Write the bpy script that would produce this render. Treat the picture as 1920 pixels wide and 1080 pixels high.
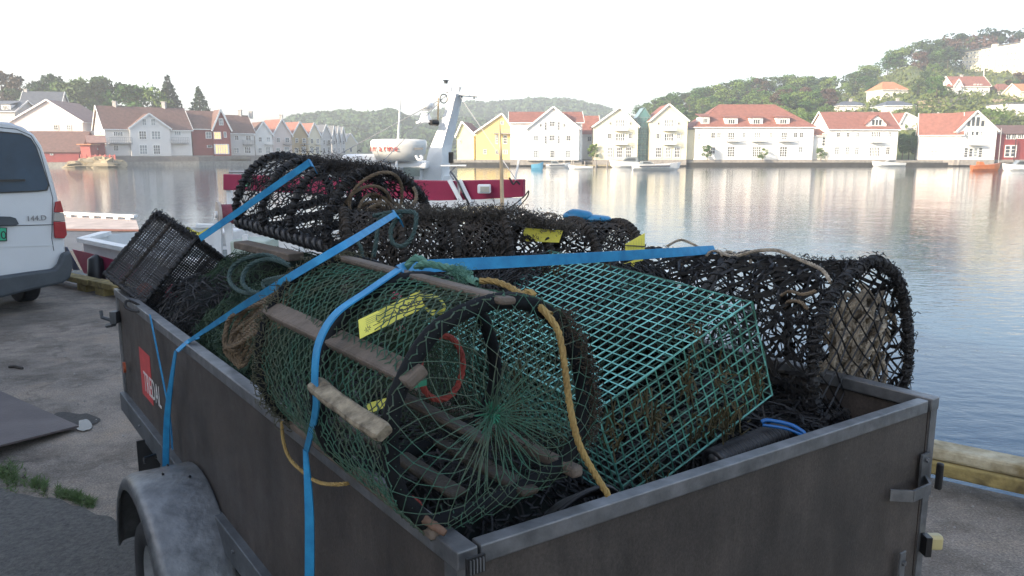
import bpy, math, random
import numpy as np
from mathutils import Vector, Matrix
random.seed(7); rng = np.random.default_rng(7)
sc = bpy.context.scene
for o in list(bpy.data.objects): bpy.data.objects.remove(o)
# ------------------------------------------------------------------ camera, sky, sun, exposure
PITCH = math.radians(9.94); FPX = 1455.0; CAMH = 1.78
cam = bpy.data.cameras.new('camera'); camo = bpy.data.objects.new('camera', cam)
sc.collection.objects.link(camo); sc.camera = camo
cam.sensor_width = 36; cam.lens = 36*FPX/1920; cam.clip_start = .05; cam.clip_end = 6000
camo.location = (0, 0, CAMH); camo.rotation_euler = (math.radians(90)-PITCH, 0, 0)
SUN_AZ = (-.83, -.56); SUN_EL = math.radians(20)
w = bpy.data.worlds.new('World'); sc.world = w; w.use_nodes = True
nt = w.node_tree; nt.nodes.clear()
out = nt.nodes.new('ShaderNodeOutputWorld'); bg = nt.nodes.new('ShaderNodeBackground')
sky = nt.nodes.new('ShaderNodeTexSky'); sky.sky_type = 'NISHITA'; sky.sun_disc = False
sky.sun_elevation = SUN_EL; sky.sun_rotation = math.atan2(SUN_AZ[0], SUN_AZ[1])
sky.air_density = 1.0; sky.dust_density = 2.0; sky.ozone_density = 1.5
SKY_STRENGTH = .15
tc = nt.nodes.new('ShaderNodeTexCoord'); mp = nt.nodes.new('ShaderNodeMapping'); mp.inputs['Scale'].default_value = (1.2, 1.2, 4.5)
nz = nt.nodes.new('ShaderNodeTexNoise'); nz.inputs['Scale'].default_value = 1.6; nz.inputs['Detail'].default_value = 7; nz.inputs['Roughness'].default_value = .55
rp = nt.nodes.new('ShaderNodeValToRGB'); rp.color_ramp.elements[0].position = .34; rp.color_ramp.elements[0].color = (.0,.0,.0,1)
rp.color_ramp.elements[1].position = .66; rp.color_ramp.elements[1].color = (.40,.40,.40,1)
mx = nt.nodes.new('ShaderNodeMix'); mx.data_type = 'RGBA'
mx.inputs['B'].default_value = (9.0, 9.0, 9.1, 1)           # thin bright veil of cloud
nt.links.new(tc.outputs['Generated'], mp.inputs['Vector']); nt.links.new(mp.outputs[0], nz.inputs['Vector'])
nt.links.new(nz.outputs[0], rp.inputs[0])
sp = nt.nodes.new('ShaderNodeSeparateXYZ'); nt.links.new(tc.outputs['Generated'], sp.inputs[0])      # the veil thins overhead
mr0 = nt.nodes.new('ShaderNodeMapRange'); mr0.inputs[1].default_value = .0; mr0.inputs[2].default_value = .45; mr0.inputs[3].default_value = 1; mr0.inputs[4].default_value = .12
nt.links.new(sp.outputs[2], mr0.inputs[0]); mu = nt.nodes.new('ShaderNodeMath'); mu.operation = 'MULTIPLY'
nt.links.new(rp.outputs[0], mu.inputs[0]); nt.links.new(mr0.outputs[0], mu.inputs[1]); nt.links.new(mu.outputs[0], mx.inputs['Factor'])
nt.links.new(sky.outputs[0], mx.inputs['A']); nt.links.new(mx.outputs['Result'], bg.inputs[0])
bg.inputs[1].default_value = SKY_STRENGTH; nt.links.new(bg.outputs[0], out.inputs[0])
sun = bpy.data.lights.new('sun', 'SUN'); suno = bpy.data.objects.new('sun', sun); sc.collection.objects.link(suno)
sun.energy = 4.8; sun.angle = math.radians(.6); sun.color = (1, .83, .62)
sd = Vector((SUN_AZ[0]*math.cos(SUN_EL), SUN_AZ[1]*math.cos(SUN_EL), math.sin(SUN_EL)))
suno.rotation_euler = sd.to_track_quat('Z', 'Y').to_euler()
sc.view_settings.view_transform = 'Standard'; sc.view_settings.look = 'None'
sc.view_settings.gamma = 1; sc.view_settings.use_curve_mapping = False
sc.view_settings.exposure = 1.5
sc.render.engine = 'CYCLES'; sc.cycles.use_denoising = True
sc.cycles.max_bounces = 6; sc.cycles.transparent_max_bounces = 8; sc.cycles.volume_bounces = 0
sc.cycles.volume_step_rate = 4; sc.cycles.caustics_reflective = False
# ------------------------------------------------------------------ camera geometry used to place things at measured depth
cP, sP = math.cos(PITCH), math.sin(PITCH); CAM = np.array([0, 0, CAMH])
def ray(x, y):
    v = 540-y
    return np.array([x-960., FPX*cP+v*sP, v*cP-FPX*sP])
def Pz(x, y, z): r = ray(x, y); return CAM+r*((z-CAMH)/r[2])
def PY(x, y, Y): r = ray(x, y); return CAM+r*(Y/r[1])
def Pp(x, y, o, n):
    r = ray(x, y); n = np.asarray(n, float)
    return CAM+r*(np.dot(np.asarray(o)-CAM, n)/np.dot(r, n))
def proj(P):
    P = np.asarray(P, float)-CAM; d = P[1]*cP-P[2]*sP; u = P[2]*cP+P[1]*sP
    return 960+FPX*P[0]/d, 540-FPX*u/d
def zat(y, Y, X=0): return PY(960, y, Y)[2]
# ------------------------------------------------------------------ materials
MATS = {}
def mat(name, col, rough=.7, metal=0., var=.15, vs=8., col2=None, bump=0., bs=60., spec=.5, emit=None, trans=0., rnd=0., coords='Object', detail=5, stretch=None):
    if name in MATS: return MATS[name]
    m = bpy.data.materials.new(name); m.use_nodes = True; n = m.node_tree.nodes; l = m.node_tree.links
    b = n['Principled BSDF']; b.inputs['Roughness'].default_value = rough; b.inputs['Metallic'].default_value = metal
    b.inputs['Specular IOR Level'].default_value = spec
    if trans: b.inputs['Transmission Weight'].default_value = trans
    tcn = n.new('ShaderNodeTexCoord'); src = tcn.outputs[coords]
    if stretch:
        mpn = n.new('ShaderNodeMapping'); mpn.inputs['Scale'].default_value = stretch; l.new(src, mpn.inputs[0]); src = mpn.outputs[0]
    c = (*col, 1)
    if var or col2:
        t = n.new('ShaderNodeTexNoise'); t.inputs['Scale'].default_value = vs; t.inputs['Detail'].default_value = detail; t.inputs['Roughness'].default_value = .6
        l.new(src, t.inputs['Vector'])
        r = n.new('ShaderNodeValToRGB'); r.color_ramp.elements[0].position = .32; r.color_ramp.elements[1].position = .68
        c2 = col2 or tuple(min(1, x*(1+var)) for x in col); c1 = col if col2 else tuple(x*(1-var) for x in col)
        r.color_ramp.elements[0].color = (*c1, 1); r.color_ramp.elements[1].color = (*c2, 1)
        l.new(t.outputs[0], r.inputs[0]); cs = r.outputs[0]
        if rnd:
            oi = n.new('ShaderNodeObjectInfo'); hs = n.new('ShaderNodeHueSaturation')
            mr = n.new('ShaderNodeMapRange'); mr.inputs[3].default_value = 1-rnd; mr.inputs[4].default_value = 1+rnd
            l.new(oi.outputs['Random'], mr.inputs[0]); l.new(mr.outputs[0], hs.inputs['Value'])
            mr2 = n.new('ShaderNodeMapRange'); mr2.inputs[3].default_value = .5+rnd*.10; mr2.inputs[4].default_value = .5-rnd*.08
            l.new(oi.outputs['Random'], mr2.inputs[0]); l.new(mr2.outputs[0], hs.inputs['Hue'])
            l.new(cs, hs.inputs['Color']); cs = hs.outputs[0]
        l.new(cs, b.inputs['Base Color'])
    else: b.inputs['Base Color'].default_value = c
    if bump:
        t2 = n.new('ShaderNodeTexNoise'); t2.inputs['Scale'].default_value = bs; t2.inputs['Detail'].default_value = 6
        l.new(src, t2.inputs['Vector']); bp = n.new('ShaderNodeBump'); bp.inputs['Strength'].default_value = bump; bp.inputs['Distance'].default_value = .02
        l.new(t2.outputs[0], bp.inputs['Height']); l.new(bp.outputs[0], b.inputs['Normal'])
    if emit: b.inputs['Emission Color'].default_value = (*emit[0], 1); b.inputs['Emission Strength'].default_value = emit[1]
    MATS[name] = m; return m
# ------------------------------------------------------------------ mesh building
class MB:
    def __init__(s): s.V = []; s.F = []; s.n = 0
    def add(s, V, F):
        V = np.asarray(V, float).reshape(-1, 3); s.V.append(V)
        if isinstance(F, np.ndarray): s.F.append(F+s.n)
        else:
            for f in F: s.F.append(np.array([f])+s.n)
        s.n += len(V); return s
    def box(s, c, sx, sy, sz, R=None):
        g = np.array([[i, j, k] for i in (-.5, .5) for j in (-.5, .5) for k in (-.5, .5)])*[sx, sy, sz]
        if R is not None: g = g@np.asarray(R).T
        return s.add(g+np.asarray(c), np.array([[0,1,3,2],[4,6,7,5],[0,4,5,1],[2,3,7,6],[0,2,6,4],[1,5,7,3]]))
    def hexa(s, p):   # 8 points: bottom 4 (ccw), top 4
        return s.add(p, np.array([[3,2,1,0],[4,5,6,7],[0,1,5,4],[1,2,6,5],[2,3,7,6],[3,0,4,7]]))
    def bar(s, a, b, wd, hd, up=(0, 0, 1)):
        a = np.asarray(a, float); b = np.asarray(b, float); d = b-a; L = np.linalg.norm(d)
        if L < 1e-9: return s
        d /= L; u = np.asarray(up, float); x = np.cross(d, u)
        if np.linalg.norm(x) < 1e-3: x = np.cross(d, [1, 0, 0])
        x /= np.linalg.norm(x); z = np.cross(x, d)
        return s.box((a+b)/2, wd, L, hd, np.array([x, d, z]).T)
    def prism(s, poly, ext):    # planar polygon extruded by vector
        P = np.asarray(poly, float); n = len(P); s.add(np.vstack([P, P+np.asarray(ext)]), [])
        o = s.n-2*n
        s.F.append(np.array([list(range(n))])[:, ::-1]+o); s.F.append(np.array([list(range(n, 2*n))])+o)
        s.F.append(np.array([[i, (i+1) % n, n+(i+1) % n, n+i] for i in range(n)])+o); return s
    def tube(s, path, r, sides=6, closed=False, cap=True):
        P = np.asarray(path, float); n = len(P); r = np.broadcast_to(np.asarray(r, float), (n,))
        T = np.gradient(P, axis=0) if not closed else (np.roll(P, -1, 0)-np.roll(P, 1, 0))
        T /= (np.linalg.norm(T, axis=1)[:, None]+1e-12)
        N = np.zeros_like(P); a = np.array([0, 0, 1.]) if abs(T[0][2]) < .9 else np.array([1., 0, 0])
        N[0] = np.cross(T[0], a); N[0] /= np.linalg.norm(N[0])
        for i in range(1, n):
            v = N[i-1]-T[i]*np.dot(N[i-1], T[i]); N[i] = v/(np.linalg.norm(v)+1e-12)
        B = np.cross(T, N); th = np.arange(sides)*2*math.pi/sides
        ring = P[:, None, :]+r[:, None, None]*(np.cos(th)[None, :, None]*N[:, None, :]+np.sin(th)[None, :, None]*B[:, None, :])
        m = n if closed else n-1; i = np.arange(m)[:, None]; j = np.arange(sides)[None, :]
        q = np.stack([i*sides+j, i*sides+(j+1) % sides, ((i+1) % n)*sides+(j+1) % sides, ((i+1) % n)*sides+j], -1).reshape(-1, 4)
        s.add(ring.reshape(-1, 3), q)
        if cap and not closed and sides > 3:
            o = s.n-n*sides; s.F.append(np.array([list(range(sides))])[:, ::-1]+o); s.F.append(np.array([list(range((n-1)*sides, n*sides))])+o)
        return s
    def segs(s, A, B, r):       # many thin three-sided straight strands at once
        A = np.asarray(A, float); B = np.asarray(B, float); n = len(A)
        if n == 0: return s
        r = np.broadcast_to(np.asarray(r, float), (n,))
        T = B-A; T /= (np.linalg.norm(T, axis=1)[:, None]+1e-9)
        ref = np.where(np.abs(T[:, 2:3]) < .9, np.array([[0, 0, 1.]]), np.array([[1., 0, 0]]))
        N = np.cross(T, ref); N /= (np.linalg.norm(N, axis=1)[:, None]+1e-9); Bn = np.cross(T, N)
        V = np.zeros((n, 6, 3))
        for k in range(3):
            a = k*2*math.pi/3; off = r[:, None]*(math.cos(a)*N+math.sin(a)*Bn); V[:, k] = A+off; V[:, 3+k] = B+off
        base = np.arange(n)[:, None, None]*6; q = np.array([[0,1,4,3],[1,2,5,4],[2,0,3,5]])[None]
        return s.add(V.reshape(-1, 3), (base+q).reshape(-1, 4))
    def blobs(s, C, r):
        C = np.asarray(C, float); n = len(C)
        if n == 0: return s
        o = np.array([[1,0,0],[0,1,0],[-1,0,0],[0,-1,0],[0,0,1],[0,0,-1.]]); r = np.broadcast_to(np.asarray(r, float), (n,))
        V = C[:, None]+o[None]*r[:, None, None]; t = np.array([[0,1,4],[1,2,4],[2,3,4],[3,0,4],[1,0,5],[2,1,5],[3,2,5],[0,3,5]])
        s.add(V.reshape(-1, 3), (np.arange(n)[:, None, None]*6+t[None]).reshape(-1, 3)); return s
    def rope(s, path, r, pitch=7, strands=3, sides=5):
        P = np.asarray(path, float); L = np.concatenate([[0], np.cumsum(np.linalg.norm(np.diff(P, axis=0), axis=1))])
        n = max(8, int(L[-1]/(r*1.3))); t = np.linspace(0, L[-1], n); Q = np.array([np.interp(t, L, P[:, k]) for k in range(3)]).T
        T = np.gradient(Q, axis=0); T /= np.linalg.norm(T, axis=1)[:, None]+1e-12
        ref = np.where(np.abs(T[:, 2:3]) < .9, np.array([[0, 0, 1.]]), np.array([[1., 0, 0]])); N = np.cross(T, ref); N /= np.linalg.norm(N, axis=1)[:, None]+1e-9; B = np.cross(T, N)
        for k in range(strands):
            a = t/(r*pitch)*2*math.pi+k*2*math.pi/strands
            s.tube(Q+.5*r*(np.cos(a)[:, None]*N+np.sin(a)[:, None]*B), .58*r, sides, cap=False)
        return s
    def mesh(s, name, smooth=False):
        me = bpy.data.meshes.new(name)
        if s.n == 0: return me
        V = np.vstack(s.V); tot = []; idx = []
        for f in s.F:
            if f.size == 0: continue
            tot.append(np.full(len(f), f.shape[1], dtype=np.int32)); idx.append(f.reshape(-1).astype(np.int32))
        tot = np.concatenate(tot); idx = np.concatenate(idx)
        me.vertices.add(len(V)); me.vertices.foreach_set('co', V.astype(np.float32).ravel())
        me.loops.add(len(idx)); me.loops.foreach_set('vertex_index', idx)
        me.polygons.add(len(tot)); st = np.concatenate([[0], np.cumsum(tot)[:-1]]).astype(np.int32)
        me.polygons.foreach_set('loop_start', st); me.polygons.foreach_set('loop_total', tot)
        if smooth: me.polygons.foreach_set('use_smooth', np.ones(len(tot), bool))
        me.update(calc_edges=True); me.validate()
        if not smooth: me.shade_flat()
        return me
ORG = {}
def link(o): sc.collection.objects.link(o); return o
def thing(name, label, cat, loc=(0, 0, 0), group=None, kind=None):
    o = bpy.data.objects.new(name, None); link(o); o.location = tuple(loc); o.empty_display_size = .1
    ORG[o.name] = np.asarray(loc, float)
    if label: o['label'] = label
    if cat: o['category'] = cat
    if group: o['group'] = group
    if kind: o['kind'] = kind
    return o
def part(name, mb, m, parent, smooth=False, label=None, kind=None, bevel=0):
    org = ORG[parent.name]; me = mb.mesh(name, smooth)
    if len(me.vertices): me.transform(Matrix.Translation(Vector(-org)))
    me.materials.append(m); o = bpy.data.objects.new(name, me); link(o); o.parent = parent; ORG[o.name] = org
    if label: o['label'] = label
    if kind: o['kind'] = kind
    if bevel:
        b = o.modifiers.new('bevel', 'BEVEL'); b.width = bevel; b.segments = 2; b.limit_method = 'ANGLE'
    return o
def single(name, mb, m, label, cat, group=None, kind=None, smooth=False, loc=None, bevel=0):
    me = mb.mesh(name, smooth)
    if loc is not None: me.transform(Matrix.Translation(-Vector(loc)))
    me.materials.append(m); o = bpy.data.objects.new(name, me); link(o)
    if loc is not None: o.location = tuple(loc)
    ORG[o.name] = np.zeros(3) if loc is None else np.asarray(loc, float)
    if label: o['label'] = label
    if cat: o['category'] = cat
    if group: o['group'] = group
    if kind: o['kind'] = kind
    if bevel:
        b = o.modifiers.new('bevel', 'BEVEL'); b.width = bevel; b.segments = 2; b.limit_method = 'ANGLE'
    return o
def spline(pts, n=12, closed=False):
    P = np.asarray(pts, float); m = len(P); out = []
    for i in range(m if closed else m-1):
        if closed: p0, p1, p2, p3 = P[(i-1) % m], P[i], P[(i+1) % m], P[(i+2) % m]
        else: p0, p1, p2, p3 = P[max(i-1, 0)], P[i], P[i+1], P[min(i+2, m-1)]
        t = np.linspace(0, 1, n, endpoint=False)[:, None]
        out.append(.5*((2*p1)+(-p0+p2)*t+(2*p0-5*p1+4*p2-p3)*t**2+(-p0+3*p1-3*p2+p3)*t**3))
    if not closed: out.append(P[-1:])
    return np.vstack(out)
def resample(P, n, closed=False):
    P = np.asarray(P, float)
    if closed: P = np.vstack([P, P[:1]])
    L = np.concatenate([[0], np.cumsum(np.linalg.norm(np.diff(P, axis=0), axis=1))]); t = np.linspace(0, L[-1], n, endpoint=not closed)
    return np.array([np.interp(t, L, P[:, k]) for k in range(3)]).T
def ribbon(mb, path, width, side, th=.002, n=10):     # flat webbing; side = list of width directions per control point
    P = spline(path, n); S = spline(side, n); S /= np.linalg.norm(S, axis=1)[:, None]
    T = np.gradient(P, axis=0); T /= np.linalg.norm(T, axis=1)[:, None]; N = np.cross(T, S); N /= np.linalg.norm(N, axis=1)[:, None]
    h = width/2; m = len(P); V = np.stack([P-S*h-N*th, P+S*h-N*th, P+S*h+N*th, P-S*h+N*th], 1).reshape(-1, 3)
    q = [[i*4+k, i*4+(k+1) % 4, (i+1)*4+(k+1) % 4, (i+1)*4+k] for i in range(m-1) for k in range(4)]
    mb.add(V, np.array(q)); return mb
def text(body, size, origin, xdir, ydir, m, parent=None, name='lettering', ext=.001, align='LEFT', label=None, shear=0, xs=1.0):
    c = bpy.data.curves.new(name, 'FONT'); c.body = body; c.size = size; c.extrude = ext; c.align_x = align; c.shear = shear; c.resolution_u = 3
    x = Vector(xdir).normalized(); y = Vector(ydir).normalized(); z = x.cross(y).normalized(); y = z.cross(x)
    o = bpy.data.objects.new(name, c); link(o); c.materials.append(m)
    me = bpy.data.meshes.new_from_object(o); bpy.data.objects.remove(o); me.name = name; o = bpy.data.objects.new(name, me); link(o)
    M = Matrix((x*xs, y, z)).transposed().to_4x4(); org = ORG[parent.name] if parent else np.zeros(3)
    M.translation = Vector(np.asarray(origin, float)-org); o.matrix_basis = M
    if parent: o.parent = parent; ORG[o.name] = org
    if label: o['label'] = label
    return o
# ------------------------------------------------------------------ large structure: water, quay, far banks, hills
WZ = -1.2
m = bpy.data.materials.new('harbour_water'); m.use_nodes = True; n = m.node_tree.nodes; l = m.node_tree.links
b = n['Principled BSDF']; b.inputs['Base Color'].default_value = (.010, .045, .085, 1); b.inputs['Roughness'].default_value = .02; b.inputs['IOR'].default_value = 1.33
g = n.new('ShaderNodeNewGeometry'); prev = None
for sx, sy, scl, dist, det in ((.55, .9, 1., .011, 2), (1.0, 1.6, 3.1, .0095, 3), (.05, .12, 1., .035, 2)):
    mpn = n.new('ShaderNodeMapping'); mpn.inputs['Scale'].default_value = (sx, sy, 1); mpn.inputs['Rotation'].default_value = (0, 0, .25)
    t = n.new('ShaderNodeTexNoise'); t.inputs['Scale'].default_value = scl; t.inputs['Detail'].default_value = det
    bp = n.new('ShaderNodeBump'); bp.inputs['Strength'].default_value = 1; bp.inputs['Distance'].default_value = dist
    l.new(g.outputs['Position'], mpn.inputs[0]); l.new(mpn.outputs[0], t.inputs['Vector']); l.new(t.outputs[0], bp.inputs['Height'])
    if prev: l.new(prev.outputs[0], bp.inputs['Normal'])
    prev = bp
l.new(prev.outputs[0], b.inputs['Normal'])
M_WATER = m
single('water', MB().add([(-890, -180, WZ), (1090, -180, WZ), (1090, 990, WZ), (-890, 990, WZ)], np.array([[0,1,2,3]])), M_WATER, 'calm rippled harbour water', None, kind='structure')
E0 = np.array([2.27, 3.98]); QD = np.array([.79, -.61])/math.hypot(.79, .61); QN = np.array([.61, .79])/math.hypot(.79, .61)   # quay edge
E0 = E0+QN*.10
def Q(a, b_, z=0): p = E0+QD*a+QN*b_; return np.array([p[0], p[1], z])
# asphalt with aggregate, patches and stains
m = bpy.data.materials.new('worn_asphalt'); m.use_nodes = True; n = m.node_tree.nodes; l = m.node_tree.links
b = n['Principled BSDF']; b.inputs['Roughness'].default_value = .86; g = n.new('ShaderNodeNewGeometry')
def noise(scale, det=5, rough=.6):
    t = n.new('ShaderNodeTexNoise'); t.inputs['Scale'].default_value = scale; t.inputs['Detail'].default_value = det; t.inputs['Roughness'].default_value = rough
    l.new(g.outputs['Position'], t.inputs['Vector']); return t
def ramp(src, stops):
    r = n.new('ShaderNodeValToRGB'); e = r.color_ramp.elements
    while len(e) < len(stops): e.new(.5)
    for k, (p_, c_) in enumerate(stops): e[k].position = p_; e[k].color = (*c_, 1)
    l.new(src, r.inputs[0]); return r
def mixc(fac, a_, b_, mode='MIX'):
    x = n.new('ShaderNodeMix'); x.data_type = 'RGBA'; x.blend_type = mode
    for sock, v in (('Factor', fac), ('A', a_), ('B', b_)):
        if isinstance(v, (int, float)): x.inputs[sock].default_value = v
        else: l.new(v, x.inputs[sock])
    return x.outputs['Result']
big = ramp(noise(.7, 4).outputs[0], [(.34, (.160, .141, .122)), (.5, (.265, .233, .200)), (.64, (.32, .275, .23))])
mid = ramp(noise(5, 6, .7).outputs[0], [(.3, (.74, .74, .74)), (.7, (1.16, 1.13, 1.1))])
fine = ramp(noise(95, 3, .8).outputs[0], [(.36, (.55, .55, .55)), (.56, (1.0, 1.0, 1.0)), (.74, (1.7, 1.65, 1.6))])
vor = n.new('ShaderNodeTexVoronoi'); vor.inputs['Scale'].default_value = .55; vor.feature = 'DISTANCE_TO_EDGE'
wob = n.new('ShaderNodeVectorMath'); wob.operation = 'MULTIPLY_ADD'; wob.inputs[1].default_value = (.8, .8, 0)
l.new(noise(3.5, 4).outputs['Color'], wob.inputs[0]); l.new(g.outputs['Position'], wob.inputs[2]); l.new(wob.outputs[0], vor.inputs['Vector'])
crack = ramp(vor.outputs[0], [(0, (.3, .3, .3)), (.008, (.45, .45, .45)), (.02, (1, 1, 1))])
stn = ramp(noise(1.7, 9, .7).outputs[0], [(.40, (.62, .60, .58)), (.52, (1, 1, 1)), (.66, (1.12, 1.05, .96))])
spk = ramp(noise(38, 2, .9).outputs[0], [(.70, (0, 0, 0)), (.74, (1, 1, 1))])
c = mixc(1., big.outputs[0], mid.outputs[0], 'MULTIPLY'); c = mixc(1., c, fine.outputs[0], 'MULTIPLY'); c = mixc(.40, c, crack.outputs[0], 'MULTIPLY'); c = mixc(1., c, stn.outputs[0], 'MULTIPLY')
light_ = n.new('ShaderNodeRGB'); light_.outputs[0].default_value = (.42, .40, .37, 1); c = mixc(spk.outputs[0], c, light_.outputs[0])
l.new(c, b.inputs['Base Color'])
bp = n.new('ShaderNodeBump'); bp.inputs['Strength'].default_value = .8; bp.inputs['Distance'].default_value = .012
l.new(noise(60, 6, .8).outputs[0], bp.inputs['Height']); bp2 = n.new('ShaderNodeBump'); bp2.inputs['Strength'].default_value = .8; bp2.inputs['Distance'].default_value = .05
l.new(noise(6, 5, .6).outputs[0], bp2.inputs['Height']); l.new(bp.outputs[0], bp2.inputs['Normal']); l.new(bp2.outputs[0], b.inputs['Normal'])
M_ASPH = m
M_CONC = mat('quay_concrete', (.24, .23, .21), .85, vs=2.2, var=.3, bump=.4, bs=20)
M_DARKC = mat('tide_stained_concrete', (.035, .034, .03), .8, vs=1.2, var=.5, bump=.4, bs=8)
# ground as a gently uneven grid
gx = np.linspace(-32, 12, 89); gy = np.linspace(-34.9, -.0, 71)
V = []
for bb in gy:
    for aa in gx:
        p = Q(aa, bb); z = .002*math.sin(aa*1.3+bb*.7)+.002*math.sin(aa*.6-bb*1.9)
        V.append((p[0], p[1], z if bb < -.3 else 0))
nx = len(gx); F = [[j*nx+i, j*nx+i+1, (j+1)*nx+i+1, (j+1)*nx+i] for j in range(len(gy)-1) for i in range(nx-1)]
single('quay_ground', MB().add(V, np.array(F)), M_ASPH, 'worn patched asphalt quay', None, kind='structure', smooth=True)
mb = MB(); mb.prism([Q(-32, -.0, -.03), Q(12, -.0, -.03), Q(12, -.0, -3), Q(-32, -.0, -3)][::1], (-QN[0]*.2, -QN[1]*.2, 0)); mb.add([Q(-140,0,0),Q(-32,0,0),Q(-32,-60,0),Q(-140,-60,0),Q(12,0,0),Q(60,0,0),Q(60,-60,0),Q(12,-60,0),Q(-32,-34.9,0),Q(12,-34.9,0),Q(12,-60,0),Q(-32,-60,0)], np.array([[0,3,2,1],[4,7,6,5],[8,11,10,9]]))
mb.prism([Q(-140, 0, -.03), Q(-32, 0, -.03), Q(-32, 0, -3), Q(-140, 0, -3)], (-QN[0]*.2, -QN[1]*.2, 0)); mb.prism([Q(12, 0, -.03), Q(60, 0, -.03), Q(60, 0, -3), Q(12, 0, -3)], (-QN[0]*.2, -QN[1]*.2, 0))
single('quay_wall', mb, M_CONC, 'concrete edge wall of the near quay', None, kind='structure')
# ---- far right quay
mb = MB(); mb.box((136.5, 190, -1.0), 301, 46, 2.0); 
single('far_quay', mb, M_CONC, 'long grey quay across the water', None, kind='structure')
mb = MB()
mb.prism([(-14, 166.6, -.42), (260, 166.6, -.42), (260, 166.6, -3), (-14, 166.6, -3)], (0, .38, 0))
single('far_quay_tide_band', mb, M_DARKC, 'dark tidal band of the far quay', None, kind='structure')
# ------------------------------------------------------------------ houses
M_WHITE = mat('white_painted_boards', (.78, .77, .74), .6, var=.05, vs=.6)
M_CREAM = mat('cream_painted_boards', (.74, .69, .52), .6, var=.05, vs=.6)
M_PINKW = mat('pinkish_white_boards', (.66, .57, .53), .65, var=.05, vs=.6)
M_YEL = mat('yellow_painted_boards', (.78, .58, .22), .6, var=.06, vs=.6)
M_LYEL = mat('lemon_painted_boards', (.80, .76, .40), .6, var=.06, vs=.6)
M_RED = mat('dark_red_boards', (.24, .035, .035), .6, var=.12, vs=.8)
M_FALU = mat('faded_red_boards', (.40, .10, .085), .7, var=.15, vs=.9)
M_GREY = mat('grey_painted_boards', (.42, .42, .42), .6, var=.06, vs=.6)
M_OCH = mat('ochre_boards', (.45, .34, .18), .6, var=.06, vs=.6)
R_RED = mat('red_roof_tiles', (.25, .105, .080), .7, var=.22, vs=1.6, detail=8)
R_BRN = mat('brown_roof_tiles', (.15, .085, .07), .7, var=.25, vs=1.6, detail=8)
R_ORG = mat('orange_roof_tiles', (.46, .20, .10), .7, var=.2, vs=1.6, detail=8)
R_GRY = mat('slate_roof', (.10, .11, .13), .5, var=.2, vs=1.6, detail=8)
R_PNK = mat('weathered_pink_roof', (.30, .18, .15), .7, var=.2, vs=1.6)
M_TRIM = mat('white_trim', (.8, .8, .78), .5, var=.03)
M_STONE = mat('pale_foundation_stone', (.28, .26, .24), .85, var=.25, vs=1.5)
M_GLASS = mat('dark_window_glass', (.035, .045, .055), .06, var=.3, vs=.4, spec=.8)
M_GLASSB = mat('curtained_window_glass', (.22, .25, .27), .15, var=.35, vs=.9, spec=.6)
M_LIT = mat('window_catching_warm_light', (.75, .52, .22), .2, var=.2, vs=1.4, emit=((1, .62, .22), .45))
M_TEAL = mat('teal_glass', (.06, .17, .17), .08, var=.35, vs=.5, spec=.8)
M_RAIL = mat('grey_railing', (.35, .35, .35), .5, metal=.3, var=.05)
M_CHIM = mat('chimney_render', (.40, .39, .38), .8, var=.15, vs=2)
WM = {}
def wmesh(nx, nz):
    if (nx, nz) in WM: return WM[(nx, nz)]
    fr = MB(); fx, fz = .11, .08
    for a_ in (-1, 1):
        fr.box((a_*(.5-fx/2), 0, 0), fx, 1.3, 1); fr.box((0, 0, a_*(.5-fz/2)), 1-2*fx, 1.3, fz)
    for i in range(1, nx): fr.box((-.5+fx+(1-2*fx)*i/nx, 0, 0), .06, 1.0, 1-2*fz)
    for j in range(1, nz): fr.box((0, 0, -.5+fz+(1-2*fz)*j/nz), 1-2*fx, .9, .045)
    pn = MB().box((0, .12, 0), .98-fx, .4, .98-fz)
    a = fr.mesh('window'); a.materials.append(M_TRIM); ps = []
    for mm in (M_GLASS, M_GLASSB, M_LIT): q = pn.mesh('pane'); q.materials.append(mm); ps.append(q)
    WM[(nx, nz)] = (a, ps); return WM[(nx, nz)]
def window(parent, c, wd, ht, rotz, nx=2, nz=2, pane=0, name='window'):
    a, ps = wmesh(nx, nz); org = ORG[parent.name]
    o = bpy.data.objects.new(name, a); link(o); o.parent = parent; o.location = tuple(np.asarray(c)-org); o.rotation_euler = (0, 0, rotz); o.scale = (wd, .14, ht)
    p = bpy.data.objects.new('pane', ps[pane]); link(p); p.parent = o
    return o
def slab(mb, pts, th):      # roof plane with thickness
    P = np.asarray(pts, float); nrm = np.cross(P[1]-P[0], P[2]-P[0]); nrm /= np.linalg.norm(nrm)
    if nrm[2] < 0: nrm = -nrm
    mb.prism(P+nrm*.01, nrm*th); return mb
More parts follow.
